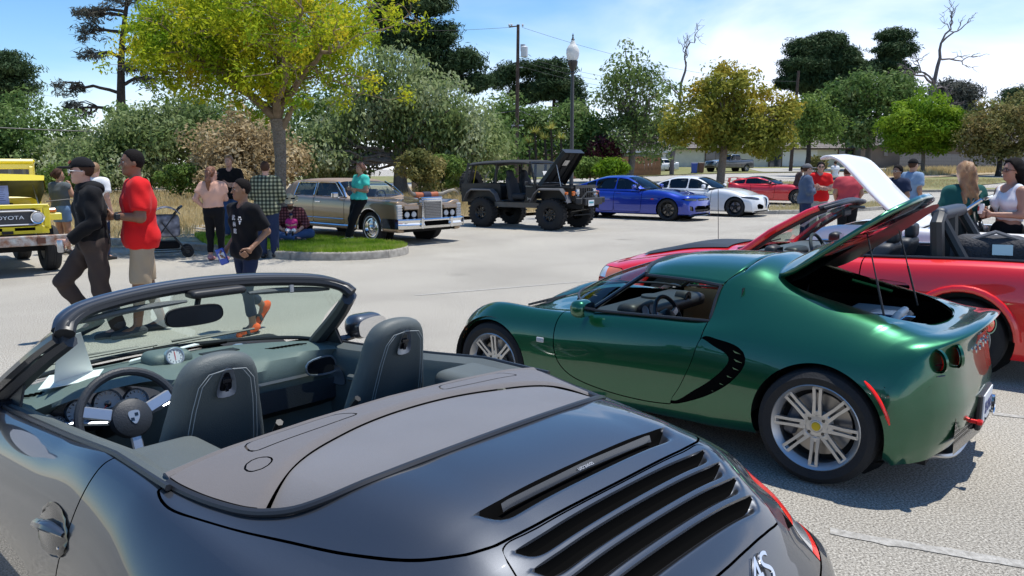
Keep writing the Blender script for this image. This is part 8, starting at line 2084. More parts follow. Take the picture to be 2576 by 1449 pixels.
 b=MB();b.grid([[(1.93-.53*t_,y*(.68-.08*t_),.97+.38*t_)for t_ in(0,.5,1)]for y in np.linspace(-1,1,5)]);b.build('windscreen',M_glassc,car)
 b=MB();b.box((.85,0,.92),(.2,1.2,.4),bev=.05);b.box((1.6,0,.93),(.3,1.25,.1),bev=.03);b.build('seat',mat('brown leather',(.10,.05,.035),.6),car)
 steering(car,(1.42,.36,1.0),.2,R(-20),M_blk,M_blk,M_chrome,2)
 b=MB()
 for i in range(3):b.box((.35-.0,.0,.975+.02*i),(.5-.05*i,1.3,.012))
 b.build('wood_slats',mat('brown wood trim',(.20,.09,.05),.5),car)
 w_=Matrix.Translation((c[0],c[1],0))@Matrix.Rotation(c[2],4,'Z')@Vector((.42,-.15,1.20));t_=thing('turquoise_shape','round turquoise shape of unknown kind, modelled as a bag, seen between the two women above the white car','bag',tuple(w_));rounded('body',(0,0,0),(.55,.34,.40),.15,mat('turquoise nylon',(.01,.32,.50),.4),t_,h=.03);b=MB();b.tube([(-.2,0,.12),(-.1,0,.28),(.1,0,.28),(.2,0,.12)],.015,5);b.build('strap',M_blk,t_)  # bag form stands in for an unidentified round turquoise shape
white_classic()
# ======== people
def A3(*v):return np.array(v,float)
BASE=dict(pel=(0,0,.94),che=(0,0,1.27),nec=(0,0,1.47),hd=(.015,0,1.615),sL=(0,.175,1.40),sR=(0,-.175,1.40),eL=(-.02,.23,1.12),eR=(-.02,-.23,1.12),wL=(.05,.235,.88),wR=(.05,-.235,.88),hL=(0,.09,.90),hR=(0,-.09,.90),kL=(.02,.10,.49),kR=(.02,-.10,.49),aL=(0,.11,.085),aR=(0,-.11,.085),tL=(.17,.13,.03),tR=(.17,-.13,.03))
def folds(Q,a=.005,f=34):return a*np.sin(f*Q[:,2]+7*np.sin(8*Q[:,0]+3)+6*np.sin(7*Q[:,1]))+a*.6*np.sin(f*1.7*Q[:,2]+20*Q[:,1]+15*Q[:,0])
def planecut(d,Q,p,n,keep=-1):
 n=n/np.linalg.norm(n);return np.maximum(d,(Q-p)@n)
def person(label,loc,yaw,H,pose,skin,hair,top,bottom,shoe,h=.022,group=None,hyaw=0,hpitch=0,build=1.0,female=False,cat='person'):
 J={k:A3(*pose.get(k,v))for k,v in BASE.items()}
 k=H/1.75
 root=thing('person',label,cat,loc,yaw,group);root.scale=(k,k,k)
 W=build
 hc=J['hd'];Eh=np.array(Euler((0,hpitch,hyaw)).to_matrix())
 def HQ(Q):return(Q-hc)@Eh
 def torso(Q,g=0.0,hips=1.0):
  d=sd_cap(Q,J['pel']+A3(0,-.06,0),J['pel']+A3(0,.06,0),.118*W*hips+g,.118*W*hips+g)
  d=s_min(d,sd_cap(Q,J['pel']*.5+J['che']*.5+A3(0,-.055,0),J['pel']*.5+J['che']*.5+A3(0,.055,0),(.108 if not female else .092)*W+g,(.108 if not female else .092)*W+g),.08)
  d=s_min(d,sd_cap(Q,J['che']+A3(0,-.08,0),J['che']+A3(0,.08,0),.118*W+g,.118*W+g),.08)
  if female:
   for s in(-1,1):d=s_min(d,sd_ell(Q,J['che']+A3(.09,s*.075,-.0),A3(.06,.065,.07)+g),.05)
  d=s_min(d,sd_cap(Q,J['sL']*.75+J['sR']*.25,J['sR']*.75+J['sL']*.25,.075*W+g,.075*W+g),.07)
  return d
 def arm(Q,s,g=0.0,f0=0,f1=1.0,upper_only=False):
  a,b,c=J['s'+s],J['e'+s],J['w'+s]
  d=sd_cap(Q,a,b,.058*W+g,.044*W+g)
  if not upper_only:d=s_min(d,sd_cap(Q,b,c,.043*W+g,.028*W+g),.02)
  return d
 def leg(Q,s,g=0.0):
  d=sd_cap(Q,J['h'+s],J['k'+s],.088*W+g,.058*W+g)
  return s_min(d,sd_cap(Q,J['k'+s],J['a'+s],.056*W+g,.038+g),.03)
 def headf(Q):
  q=HQ(Q)
  d=sd_ell(q,A3(-.012,0,.035),A3(.095,.076,.098))
  d=s_min(d,sd_ell(q,A3(.025,0,-.045),A3(.062,.054,.072)),.03)
  d=s_min(d,sd_ell(q,A3(.072,0,-.085),A3(.018,.024,.018)),.02)
  d=s_min(d,sd_cap(q,A3(.088,0,.022),A3(.108,0,-.022),.007,.0125),.012)
  d=s_min(d,sd_cap(q,A3(.080,-.03,.036),A3(.080,.03,.036),.012,.012),.015)
  d=s_min(d,sd_cap(q,A3(.083,-.016,-.052),A3(.083,.016,-.052),.009,.009),.008)
  for s in(-1,1):
   d=-s_min(-d,sd_ell(q,A3(.092,s*.031,.014),A3(.016,.017,.011)),.012)
   d=s_min(d,sd_ell(q,A3(-.002,s*.078,-.002),A3(.018,.008,.03)),.008)
   d=s_min(d,sd_ell(q,A3(.06,s*.04,-.012),A3(.025,.022,.024)),.02)
  return d
 def body(Q):
  d=torso(Q)
  for s in 'LR':d=s_min(d,arm(Q,s),.03);d=s_min(d,leg(Q,s),.03)
  d=s_min(d,sd_cap(Q,J['nec']-A3(0,0,.05),hc-A3(.02,0,.06),.058*(.9+.1*W),.05),.03)
  d=s_min(d,headf(Q),.02)
  for s in 'LR':d=s_min(d,sd_cap(Q,J['a'+s],J['t'+s],.036,.026),.02)
  return d
 pts=np.array(list(J.values()));lo=pts.min(0)-.19;hi=pts.max(0)+.19
 bo=blob('body',body,lo,hi,h,skin,root)
 def hp(x,y,z):return tuple(hc+Eh@A3(x,y,z))
 for s in(-1,1):
  b=MB();b.ball(hp(.079,s*.031,.016),.0088,8);b.build('eye',mat('eye white',(.42,.38,.36),.4),bo)
  b=MB();b.ball(hp(.084,s*.031,.016),.0062,8);b.build('pupil',mat('dark iris',(.02,.012,.01),.2),bo)
  b=MB();b.tube([hp(.089,s*.048,.036),hp(.095,s*.03,.041),hp(.094,s*.014,.037)],.0035,4);b.build('eyebrow',hair[0],bo)
 b=MB();b.tube([hp(.086,-.022,-.052),hp(.094,0,-.050),hp(.086,.022,-.052)],[.003,.0055,.003],6,squash=.7);b.build('lips',mat('lip',(.30,.11,.09),.5),bo)
 for s,sg in(('L',1),('R',-1)):
  if pose.get('nohand')==s or pose.get('nohand')=='LR':continue
  w_,e_=J['w'+s],J['e'+s];d0=(w_-e_)/np.linalg.norm(w_-e_)
  tgt=pose.get('palm'+s,(0,-sg,0));n0=A3(*tgt)-d0*np.dot(A3(*tgt),d0);n0/=np.linalg.norm(n0)+1e-9
  side_=np.cross(d0,n0);curl=pose.get('curl'+s,.7)
  segs=[]
  for i,(off,ln)in enumerate(((-.030,.068),(-.010,.078),(.011,.073),(.030,.056))):
   p0=w_+d0*.085+side_*off*sg;a1,a2=curl*.7,curl*1.5
   p1=p0+(d0*math.cos(a1)+n0*math.sin(a1))*ln*.55;p2=p1+(d0*math.cos(a2)+n0*math.sin(a2))*ln*.5
   segs+=[(p0,p1,.0095,.0085),(p1,p2,.0085,.0070)]
  t0=w_+d0*.03-side_*.032*sg;t1=t0+d0*.035-side_*.022*sg+n0*.018;t2=t1+d0*.03+n0*.012
  segs+=[(t0,t1,.013,.011),(t1,t2,.011,.008)]
  def hand(Q):
   d=sd_cap(Q,w_-d0*.03,w_+d0*.02,.027,.026);d=s_min(d,sd_cap(Q,w_+d0*.03-side_*.02,w_+d0*.03+side_*.02,.020,.020),.015);d=s_min(d,sd_cap(Q,w_+d0*.075-side_*.026,w_+d0*.075+side_*.026,.014,.014),.015)
   for a,b2,r0,r1 in segs:d=s_min(d,sd_cap(Q,a,b2,r0,r1),.005)
   return d
  hc_=w_+d0*.08;blob('hand',hand,hc_-.15,hc_+.15,min(.010,max(.0055,h*.42)),skin,bo)
 tm=top['m'];sl=top.get('sleeve',.6);hem=top.get('hem',.88);g=top.get('g',.017)
 if tm is not None:
  def shirt(Q):
   d=torso(Q,g,1.0)
   if 'low' in top:d=s_min(d,sd_cap(Q,J['pel']+A3(0,-.07,-.02),J['pel']+A3(0,.07,-.02),.125*W+g,.125*W+g),.05)
   d=np.maximum(d,-(Q[:,2]-hem)-0.0-.012*np.sin(9*Q[:,1]))
   for s in 'LR':
    if sl<=0:continue
    if sl<=1:
     e=J['s'+s]+(J['e'+s]-J['s'+s])*sl;a_=planecut(sd_cap(Q,J['s'+s],J['e'+s],.064*W+g+.004,.055*W+g+.008),Q,e,J['e'+s]-J['s'+s])
    else:
     e=J['e'+s]+(J['w'+s]-J['e'+s])*(sl-1);a_=s_min(sd_cap(Q,J['s'+s],J['e'+s],.062*W+g,.048*W+g),planecut(sd_cap(Q,J['e'+s],J['w'+s],.048*W+g,.036*W+g),Q,e,J['w'+s]-J['e'+s]),.02)
    d=s_min(d,a_,.035)
   d=d+folds(Q,top.get('fold',.004),top.get('ff',26))
   n_=top.get('neck',.062)
   return np.maximum(d,-(sd_cap(Q,J['nec']+A3(.025,0,-.012),hc,n_,.07)))
  so=blob('shirt',shirt,A3(*(pts.min(0)-.19))*[1,1,0]+[0,0,hem-.06],hi*[1,1,0]+[0,0,J['nec'][2]+.1],h,tm,root)
  if 'hood' in top:
   def hd_(Q):return s_min(sd_ell(Q,J['nec']+A3(-.075,0,-.01),A3(.075,.11,.06)),np.abs(sd_ell(Q,J['nec']+A3(-.0,0,-.01),A3(.10,.11,.06)))-.014,.03)+folds(Q,.003)
   blob('hood',hd_,J['nec']-.22,J['nec']+.2,h,tm,so)
 bt=bottom['m'];le=bottom.get('len',2.0);g2=bottom.get('g',.018);wst=bottom.get('waist',1.0);wid=bottom.get('wid',0)
 def trous(Q):
  d=sd_cap(Q,J['pel']+A3(0,-.06,-.01),J['pel']+A3(0,.06,-.01),.122*W+g2,.122*W+g2)
  d=np.maximum(d,Q[:,2]-(J['pel'][2]+wst-.94+.06)if True else d)
  if bottom.get('skirt'):
   return s_min(d,np.maximum(sd_cap(Q,J['pel'],J['pel']*[1,1,0]+[0,0,.3],.15,.24),.32-Q[:,2]),.05)+folds(Q,.003,6)
  for s in 'LR':
   if le<=1:
    e=J['h'+s]+(J['k'+s]-J['h'+s])*le;l_=planecut(sd_cap(Q,J['h'+s],J['k'+s],.088*W+g2,.066*W+g2+wid),Q,e,J['k'+s]-J['h'+s])
   else:
    e=J['k'+s]+(J['a'+s]-J['k'+s])*(le-1);l_=s_min(sd_cap(Q,J['h'+s],J['k'+s],.092*W+g2,.062*W+g2),planecut(sd_cap(Q,J['k'+s],J['a'+s],.060*W+g2,.046+g2+wid),Q,e,J['a'+s]-J['k'+s]),.03)
   d=s_min(d,l_,.018)
  return d+folds(Q,bottom.get('fold',.004),20)
 blob('trousers',trous,lo,hi*[1,1,0]+[0,0,J['pel'][2]+.2],h,bt,root)
 for s in 'LR':
  a_,t_=J['a'+s],J['t'+s];f=t_-a_;f/=np.linalg.norm(f)
  fl=t_-a_;up_=np.cross(fl,np.cross((0,0,1),fl));up_=up_/(np.linalg.norm(up_)+1e-9)*(1 if up_[2]>0 else-1)
  heel=a_-A3(*up_)*.045-f*.035
  def sh(Q):d=s_min(sd_cap(Q,heel,t_+f*.03,.045,.038),sd_cap(Q,a_,a_-A3(*up_)*.03,.045,.05),.03);return np.maximum(d,-((Q-heel)@(A3(*up_))+.032))
  blob('shoe',sh,np.minimum(a_,t_)-.15,np.maximum(a_,t_)+.15,min(h,.016),shoe,root)
 hm,style=hair
 def hairf(Q):
  q=HQ(Q)
  gp=.011 if style=='short' else(.0022 if style=='buzz' else .018)
  d=sd_ell(q,A3(-.014,0,.038),A3(.098,.079,.100)+gp)
  face=(q[:,0]-.048)*.8+(.065-q[:,2])*.5 if style in('short','buzz')else(q[:,0]-.040)*.9+(.06-q[:,2])*.42
  d=np.maximum(d,face)
  d=np.maximum(d,(-.022+.5*q[:,0]-q[:,2])if style in('short','buzz')else-(q[:,2]+.09))
  if style=='long':
   for s in(-1,0,1):d=s_min(d,sd_cap(Q,hc+A3(-.06,s*.05,.0),J['che']+A3(-.125,s*.075,.02-.12*(s==0)),.055,.032),.035)
  if style=='tail':
   for a,b2,r0,r1 in((A3(-.10,0,.05),A3(-.17,0,.02),.04,.045),(A3(-.17,0,.02),A3(-.20,0,-.12),.045,.05),(A3(-.20,0,-.12),A3(-.18,.01,-.28),.05,.02)):d=s_min(d,sd_cap(Q,hc+a,hc+b2,r0,r1),.03)
  if style=='bun':d=s_min(d,sd_ell(q,A3(-.12,0,.02),A3(.045,.05,.05)),.02)
  return d+(.0055*np.sin(80*Q[:,1]+5*np.sin(11*Q[:,2]))+.003*np.sin(170*Q[:,1]+3*np.sin(25*Q[:,2]))if style in('long','tail','bun')else .0025*np.sin(120*Q[:,0])*np.sin(110*Q[:,1])*np.sin(100*Q[:,2]))
 if style!='none':blob('hair',hairf,hc-A3(.34,.26,.52 if style in('long','tail')else .16),hc+A3(.22,.22,.2),min(h,.012),hm,bo)
 root['H']=H
 return root,J,hc,Eh,bo
def world_on(root,p):
 bpy.context.view_layer.update();return root.matrix_world@Vector(p)
def cap_(P_,m,brim=1,m2=None,back=False):
 root,J,hc,Eh,bo=P_
 def f(Q):
  q=(Q-hc)@Eh
  d=np.maximum(sd_ell(q,A3(-.012,0,.045),A3(.112,.094,.105)),-(q[:,2]-.048))
  return s_min(d,np.maximum(sd_ell(q,A3(.135,0,.048),A3(.075,.068,.012)),-(q[:,0]-.06)),.01)
 c=blob('cap',f,hc-.24,hc+.25,.011,m,root)
 if m2:
  b=MB();p=hc+Eh@A3(.093,0,.098);b.box(tuple(p),(.012,.055,.035),rot=(0,-.6,math.atan2(Eh[1,0],Eh[0,0])));b.build('patch',m2,c)
def glasses(P_,m,frame=None):
 root,J,hc,Eh,bo=P_;b=MB()
 f=lambda x,y,z:tuple(hc+Eh@A3(x,y,z))
 for s in(-1,1):
  n=10;b.add([f(.104-.012*(1-math.cos(a)),s*.032+.026*math.cos(a),.014+.019*math.sin(a))for a in np.linspace(0,2*PI,n,endpoint=False)],[tuple(range(n))])
 o=b.build('sunglasses',m,bo,smooth=False)
 b=MB()
 for s in(-1,1):
  b.tube([f(.104,s*.032+.027*math.cos(a),.014+.020*math.sin(a))for a in np.linspace(0,2*PI,11)],.0025,4,cap=False);b.tube([f(.10,s*.058,.018),f(.0,s*.086,.012)],.003,4)
 b.tube([f(.106,-.008,.02),f(.106,.008,.02)],.003,4);b.build('frame',frame or m,o)
def skinm(n,c):return mat(n,c,.5,var=.08,vscale=9,bump=.15,bscale=150)
SK_d=skinm('deep brown skin',(.20,.095,.052));SK_m=skinm('warm brown skin',(.25,.125,.07));SK_l=skinm('fair skin',(.48,.27,.20));SK_t=skinm('tanned skin',(.38,.20,.13))
HB=mat('black hair',(.007,.005,.0045),.8,spec=.15,bump=.6,bscale=160);HBr=mat('brown hair',(.06,.028,.016),.7,spec=.2,bump=.6,bscale=120);HR=mat('auburn hair',(.16,.06,.028),.5,bump=.6,bscale=120);HBl=mat('blonde hair',(.40,.22,.09),.45,col2=(.20,.10,.045),vscale=12,bump=.7,bscale=120);HS=mat('sandy hair',(.25,.14,.07),.5,bump=.6,bscale=120)
def cloth(n,c,**k):return mat(n,c,.9,spec=.2,sheen=.04,bump=.35,bscale=k.pop('bs',260),var=.06,vscale=5,**k)
C_blk=cloth('black cloth',(.006,.006,.0075));C_red=cloth('red cloth',(.62,.012,.014));C_khk=cloth('khaki cloth',(.36,.28,.19));C_den=cloth('blue denim',(.045,.085,.19),bs=500);C_dend=cloth('dark denim',(.02,.032,.075),bs=500);C_chr=cloth('charcoal trousers',(.055,.040,.034));C_nvy=cloth('navy cloth',(.016,.024,.055));C_wht=cloth('white cloth',(.72,.72,.74));C_grn=cloth('dark teal cloth',(.012,.085,.075));C_gry=cloth('grey cloth',(.10,.115,.125));C_pnk=cloth('peach cloth',(.62,.36,.27));C_aqu=cloth('aqua cloth',(.06,.50,.42));C_blg=cloth('slate blue cloth',(.075,.105,.17));C_lbl=cloth('light blue cloth',(.20,.29,.42));C_hred=cloth('faded red cloth',(.46,.06,.075));C_brn=cloth('dark brown cloth',(.06,.04,.038));C_ldn=cloth('washed denim',(.14,.23,.38),bs=500);C_grs=cloth('pale grey cloth',(.33,.33,.31))
def plaid(n,c1,c2,c3,sc):
 m,nt,b=_new(n);N,K=nt.nodes.new,nt.links.new;tc=N('ShaderNodeTexCoord');sp=N('ShaderNodeSeparateXYZ');K(tc.outputs['Object'],sp.inputs[0]);out=[]
 for ax in('Y','Z'):
  w=N('ShaderNodeMath');w.operation='MULTIPLY';w.inputs[1].default_value=sc;K(sp.outputs[ax],w.inputs[0]);f=N('ShaderNodeMath');f.operation='FRACT';K(w.outputs[0],f.inputs[0]);g_=N('ShaderNodeMath');g_.operation='GREATER_THAN';g_.inputs[1].default_value=.5;K(f.outputs[0],g_.inputs[0]);out.append(g_)
 ad=N('ShaderNodeMath');ad.operation='ADD';K(out[0].outputs[0],ad.inputs[0]);K(out[1].outputs[0],ad.inputs[1]);dv=N('ShaderNodeMath');dv.operation='MULTIPLY';dv.inputs[1].default_value=.5;K(ad.outputs[0],dv.inputs[0])
 r=N('ShaderNodeValToRGB');r.color_ramp.interpolation='CONSTANT';r.color_ramp.elements[0].color=(*c1,1);r.color_ramp.elements[1].position=.4;r.color_ramp.elements[1].color=(*c2,1);e=r.color_ramp.elements.new(.9);e.color=(*c3,1)
 K(dv.outputs[0],r.inputs[0]);K(r.outputs[0],b.inputs['Base Color']);b.inputs['Roughness'].default_value=.9;return m
C_pl1=plaid('green and cream plaid',(.30,.30,.20),(.07,.085,.05),(.012,.014,.010),15);C_pl2=plaid('maroon plaid',(.20,.07,.075),(.09,.014,.018),(.03,.006,.008),17)
S_blk=mat('black shoe',(.015,.015,.017),.6);S_wht=mat('white shoe',(.65,.63,.6),.6);S_gry=mat('dark grey shoe',(.045,.05,.055),.8,bump=.5,bscale=60);S_pnk=mat('pink trainer',(.5,.22,.22),.6)
CROSS=dict(eL=(.02,.25,1.13),eR=(.02,-.25,1.13),wL=(.21,-.02,1.17),wR=(.20,.02,1.12),palmL=(-1,0,0),palmR=(-1,0,0),curlL=.4,curlR=.4)
def gp(px,D,z=0):v=P(px,500,D);return(v.x,D,z if z else gz(v.x,D))
a=person('tall man in red t-shirt and khaki shorts holding a phone with both hands',(-3.79,7.88,0),R(214),1.885,dict(hd=(.03,0,1.615),eL=(.03,.26,1.13),wL=(.22,.10,1.14),eR=(.03,-.26,1.13),wR=(.22,-.11,1.13),palmL=(0,-1,.2),palmR=(0,1,.2),curlL=1.0,curlR=1.0,kL=(.05,.11,.49),aL=(.10,.11,.085),tL=(.27,.12,.03),kR=(-.04,-.10,.49),aR=(-.16,-.11,.09),tR=(.0,-.13,.03)),SK_d,(HB,'buzz'),dict(m=C_red,sleeve=.82,hem=.84,g=.016,low=1,fold=.004),dict(m=C_khk,len=.98,g=.010,wid=.012,waist=.90),S_gry,h=.0135,build=1.12,hyaw=.08)
b=MB();b.tube([(.185,.13,1.14),(.210,.11,1.14)],.040,12);b.box((.20,.165,1.14),(.045,.02,.05),bev=.006);b.build('wristwatch',S_blk,a[0])
w=world_on(a[0],(.32,-.01,1.10));t_=thing('phone','dark phone in its case held by the man in the red t-shirt','phone',tuple(w),R(206));b=MB();b.box((0,0,-.07),(.085,.012,.17),rot=(0,.5,0),bev=.004);b.build('case',S_blk,t_);b=MB();b.box((-.03,-.012,.0),(.07,.05,.05),rot=(.3,.4,.2),bev=.012);b.build('crumpled_wrapper',mat('silver wrapper',(.5,.48,.5),.3,metal=.6),t_)
b=MB();b.box((.06,-.19,.50),(.05,.012,.03));b.build('shorts_label',mat('dark label',(.05,.02,.02),.7),a[0])
a=person('man in black hoodie and black cap striding left with a drinks can',(-4.19,7.70,0),R(222),1.80,dict(hd=(.045,0,1.61),eL=(.04,.25,1.14),wL=(.24,.16,.98),palmL=(0,-1,0),curlL=1.3,eR=(-.06,-.25,1.13),wR=(.03,-.20,.90),nohand='R',kR=(.26,-.10,.56),aR=(.02,-.11,.15),tR=(.15,-.12,.05),kL=(-.02,.10,.48),aL=(-.16,.11,.085),tL=(.02,.12,.03)),SK_l,(HBr,'buzz'),dict(m=C_blk,sleeve=1.95,hem=.84,g=.020,hood=1,fold=.005,neck=.068),dict(m=C_chr,g=.018,fold=.006,wid=.006),S_gry,h=.0135,build=1.0,hyaw=-.08)
cap_(a,C_blk,m2=mat('rust cap patch',(.28,.07,.03),.7));glasses(a,M_gloss,M_wht)
for i,(z,w_)in enumerate(((1.33,.02),(1.315,.05),(1.30,.03),(1.285,.055),(1.262,.05))):b=MB();b.box((.127+.004*(i>2),.075,z-.03),(.006,w_,.006));b.build('chest_print',C_wht,a[0])
w=world_on(a[0],(.30,.135,.93))
def can(label,w,m,rz=0):
 t_=thing('drinks_can',label,'drinks can',tuple(w),rz);b=MB();b.lathe([(0,-.058),(.026,-.058),(.033,-.048),(.033,.048),(.027,.060),(.025,.058),(0,.056)],(0,0,0),18);b.build('body',m,t_);b=MB();b.lathe([(.0335,-.02),(.0335,.03)],(0,0,0),18,a0=0,a1=3.6);b.build('label_print',mat('can red',(.5,.02,.03),.35),t_)
can('silver and red drinks can held by the man in the black hoodie',w,M_alum)
a=person('boy in black karate t-shirt, orange socks and slides walking left',(-2.74,7.92,0),R(236),1.60,dict(hd=(.02,0,1.61),eR=(-.10,-.23,1.15),wR=(.06,-.26,.95),palmR=(0,1,0),curlR=1.2,eL=(-.12,.24,1.16),wL=(.10,.22,.98),palmL=(0,-1,0),curlL=1.2,kL=(.07,.09,.50),aL=(.02,.09,.10),tL=(.19,.10,.03),kR=(-.02,-.09,.50),aR=(-.28,-.10,.26),tR=(-.21,-.11,.09)),SK_m,(HB,'buzz'),dict(m=C_blk,sleeve=.85,hem=.86,g=.020,low=1),dict(m=C_nvy,g=.008,len=1.72),mat('orange sock',(.85,.12,.02),.9),h=.0125,build=.86,hyaw=-.3)
for s,(p0,p1)in zip('LR',(((-.04,.09,.018),(.21,.10,.014)),((-.33,-.10,.215),(-.20,-.11,.06)))):
 b=MB();b.tube([p0,p1],.045,10,squash=.30);q=[(p0[i]*.35+p1[i]*.65+(.0,0,.035)[i]*(1 if s=='L' else .4)+((.03 if s=='R' else 0)if i==0 else 0))for i in range(3)];b.tube([(q[0],q[1]-.055,q[2]-.03),(q[0],q[1]-.03,q[2]+.03),(q[0],q[1]+.03,q[2]+.03),(q[0],q[1]+.055,q[2]-.03)],.022,6,squash=.5);b.build('slide_sandal',S_blk,a[0])
for i,ch in enumerate('武林館'):text('shirt_print',ch,.062,C_wht,a[0],(.133-.006*i,-.005,1.315-.075*i),(PI/2,0,PI/2-.08),.001)
b=MB()
for ang in np.linspace(0,2*PI,7)[:-1]:b.ball((.122,.088+.022*math.cos(ang),1.30+.026*math.sin(ang)),(.006,.010,.010),6)
b.ball((.126,.088,1.26),(.006,.012,.018),6);b.build('emblem',C_wht,a[0])
w=world_on(a[0],(.13,-.25,.87));t_=thing('snack_packet','blue and white snack packet in the hand of the boy','snack packet',tuple(w),R(186));b=MB();b.box((0,0,0),(.09,.02,.17),rot=(0,.35,0),bev=.009);b.build('wrapper',mat('blue foil',(.02,.07,.42),.3,coat=.4),t_);b=MB();b.box((0,-.0115,.01),(.06,.003,.06),rot=(0,.35,0));b.box((0,.0115,.01),(.06,.003,.06),rot=(0,.35,0));b.build('print',C_wht,t_)
a=person('woman in peach t-shirt and black leggings seen from behind, hand on hip',(-5.52,14.36,0),R(88),1.72,dict(eL=(-.10,.30,1.16),wL=(-.02,.17,1.00),eR=(.06,-.22,1.16),wR=(.22,-.12,1.14)),SK_l,(HR,'tail'),dict(m=C_pnk,sleeve=.6,hem=1.0,g=.018),dict(m=C_blk,g=.006,len=1.85),S_pnk,h=.02,female=True,build=1.12,hyaw=-.9)
glasses(a,M_gloss)
a=person('man in black shirt and jeans with arms crossed facing the group',(-6.36,17.6,.12),R(-80),1.86,CROSS,SK_l,(HS,'short'),dict(m=C_blk,sleeve=.75,hem=.84,g=.022,low=1),dict(m=C_den,g=.022),S_blk,h=.022,hyaw=-.2)
a=person('man in green and cream plaid shirt seen from behind',(-4.63,14.67,0),R(97),1.83,dict(eL=(.02,.26,1.14),wL=(.20,.12,1.08),eR=(.02,-.27,1.14),wR=(.16,-.20,1.02)),SK_l,(HBr,'buzz'),dict(m=C_pl1,sleeve=1.9,hem=.78,g=.030,low=1),dict(m=C_dend,g=.022),S_blk,h=.02,build=1.08)
sit=dict(pel=(0,0,.13),che=(.06,0,.46),nec=(.10,0,.66),hd=(.16,0,.79),sL=(.07,.19,.60),sR=(.07,-.19,.60),eL=(.12,.30,.36),eR=(.12,-.30,.36),wL=(.34,.17,.24),wR=(.34,-.17,.26),hL=(.02,.10,.12),hR=(.02,-.10,.12),kL=(.34,.38,.17),kR=(.34,-.38,.17),aL=(.42,-.08,.08),aR=(.50,.10,.09),tL=(.50,-.24,.05),tR=(.52,.26,.06))
a=person('bearded man in straw hat and maroon plaid shirt sitting cross-legged under the tree',(-4.80,16.85,.14),R(-78),1.84,sit,SK_l,(HBr,'short'),dict(m=C_pl2,sleeve=1.55,hem=.10,g=.026),dict(m=C_den,g=.022,waist=.94),S_blk,h=.02,build=1.12,hpitch=.45)
r_,J,hc,Eh,bo=a
def beard(Q):q=(Q-hc)@Eh;return np.maximum(sd_ell(q,A3(.045,0,-.075),A3(.062,.062,.062)),q[:,2]+.035)
blob('beard',beard,hc-.2,hc+.25,.012,HBr,bo)
M_str=mat('woven straw',(.50,.42,.28),.85,bump=.7,bscale=90)
def hat(Q):q=(Q-hc)@Eh;return s_min(np.maximum(sd_ell(q,A3(-.01,0,.07),A3(.105,.09,.13)),-(q[:,2]-.065)),np.maximum(np.hypot(q[:,0]/1.15,q[:,1])-.175,np.abs(q[:,2]-.07-1.6*q[:,1]**2)-.008),.02)
ho=blob('straw_hat',hat,hc-.3,hc+.3,.012,M_str,r_)
b=MB();b.lathe([(.104,0),(.106,.025)],tuple(hc+Eh@A3(-.01,0,.078)),20);b.build('hat_band',C_blk,ho)
bsit=dict(pel=(0,0,.16),che=(.02,0,.52),nec=(.02,0,.74),hd=(.03,0,.90),sL=(.0,.16,.66),sR=(.0,-.16,.66),eL=(.12,.22,.48),eR=(.12,-.22,.48),wL=(.30,.12,.46),wR=(.30,-.12,.46),hL=(.04,.10,.14),hR=(.04,-.10,.14),kL=(.38,.17,.20),kR=(.38,-.17,.20),aL=(.62,.15,.05),aR=(.62,-.15,.05),tL=(.68,.17,.15),tR=(.68,-.17,.15))
w=world_on(r_,(.27,.02,.16))
a=person('baby in blue cap and pink dress on the lap of the seated man',tuple(w),R(-85),.80,bsit,SK_l,(HS,'buzz'),dict(m=mat('magenta cotton',(.55,.02,.18),.8),sleeve=.8,hem=.08,g=.04,neck=.05),dict(m=C_wht,g=.02,waist=.9,len=1.5),S_blk,h=.03,build=1.35,cat='baby')
a[0].scale=(.42,.42,.42);cap_(a,C_dend)
lean=dict(CROSS);lean.update(pel=(-.02,0,.93),hL=(-.02,.09,.89),hR=(-.02,-.09,.89),che=(-.09,0,1.26),sL=(-.10,.175,1.39),sR=(-.10,-.175,1.39),nec=(-.10,0,1.46),hd=(-.08,0,1.61),eL=(-.07,.25,1.12),eR=(-.07,-.25,1.12),wL=(.12,-.02,1.16),wR=(.11,.02,1.11),kL=(.16,.05,.52),aL=(.30,.0,.085),tL=(.46,-.02,.03),kR=(.12,-.07,.50),aR=(.22,-.02,.085),tR=(.38,-.04,.03))
a=person('woman in aqua t-shirt and black trousers leaning on the tan sedan, arms crossed',(-3.40,17.15,.12),R(-135),1.70,lean,SK_t,(HR,'bun'),dict(m=C_aqu,sleeve=.6,hem=.93,g=.018,low=1),dict(m=C_blk,g=.02),S_wht,h=.02,female=True,build=1.12)
a=person('woman in grey top and denim shorts turned away behind the hoodie man',(*P(152,500,15.4)[:2],0),R(70),1.68,dict(eR=(.10,-.22,1.22),wR=(.16,-.10,1.42),eL=(.0,.24,1.14)),SK_t,(HBr,'bun'),dict(m=C_gry,sleeve=.3,hem=.95,g=.018),dict(m=C_ldn,len=.55,g=.02),S_blk,h=.024,female=True,build=1.15,hyaw=-.7)
a=person('man in white t-shirt mostly hidden behind the black cap',(*P(243,500,14.4)[:2],0),R(80),1.80,{},SK_l,(HS,'short'),dict(m=C_wht,sleeve=.65,hem=.85,g=.024,low=1),dict(m=C_dend,g=.02),S_blk,h=.024,build=1.1)
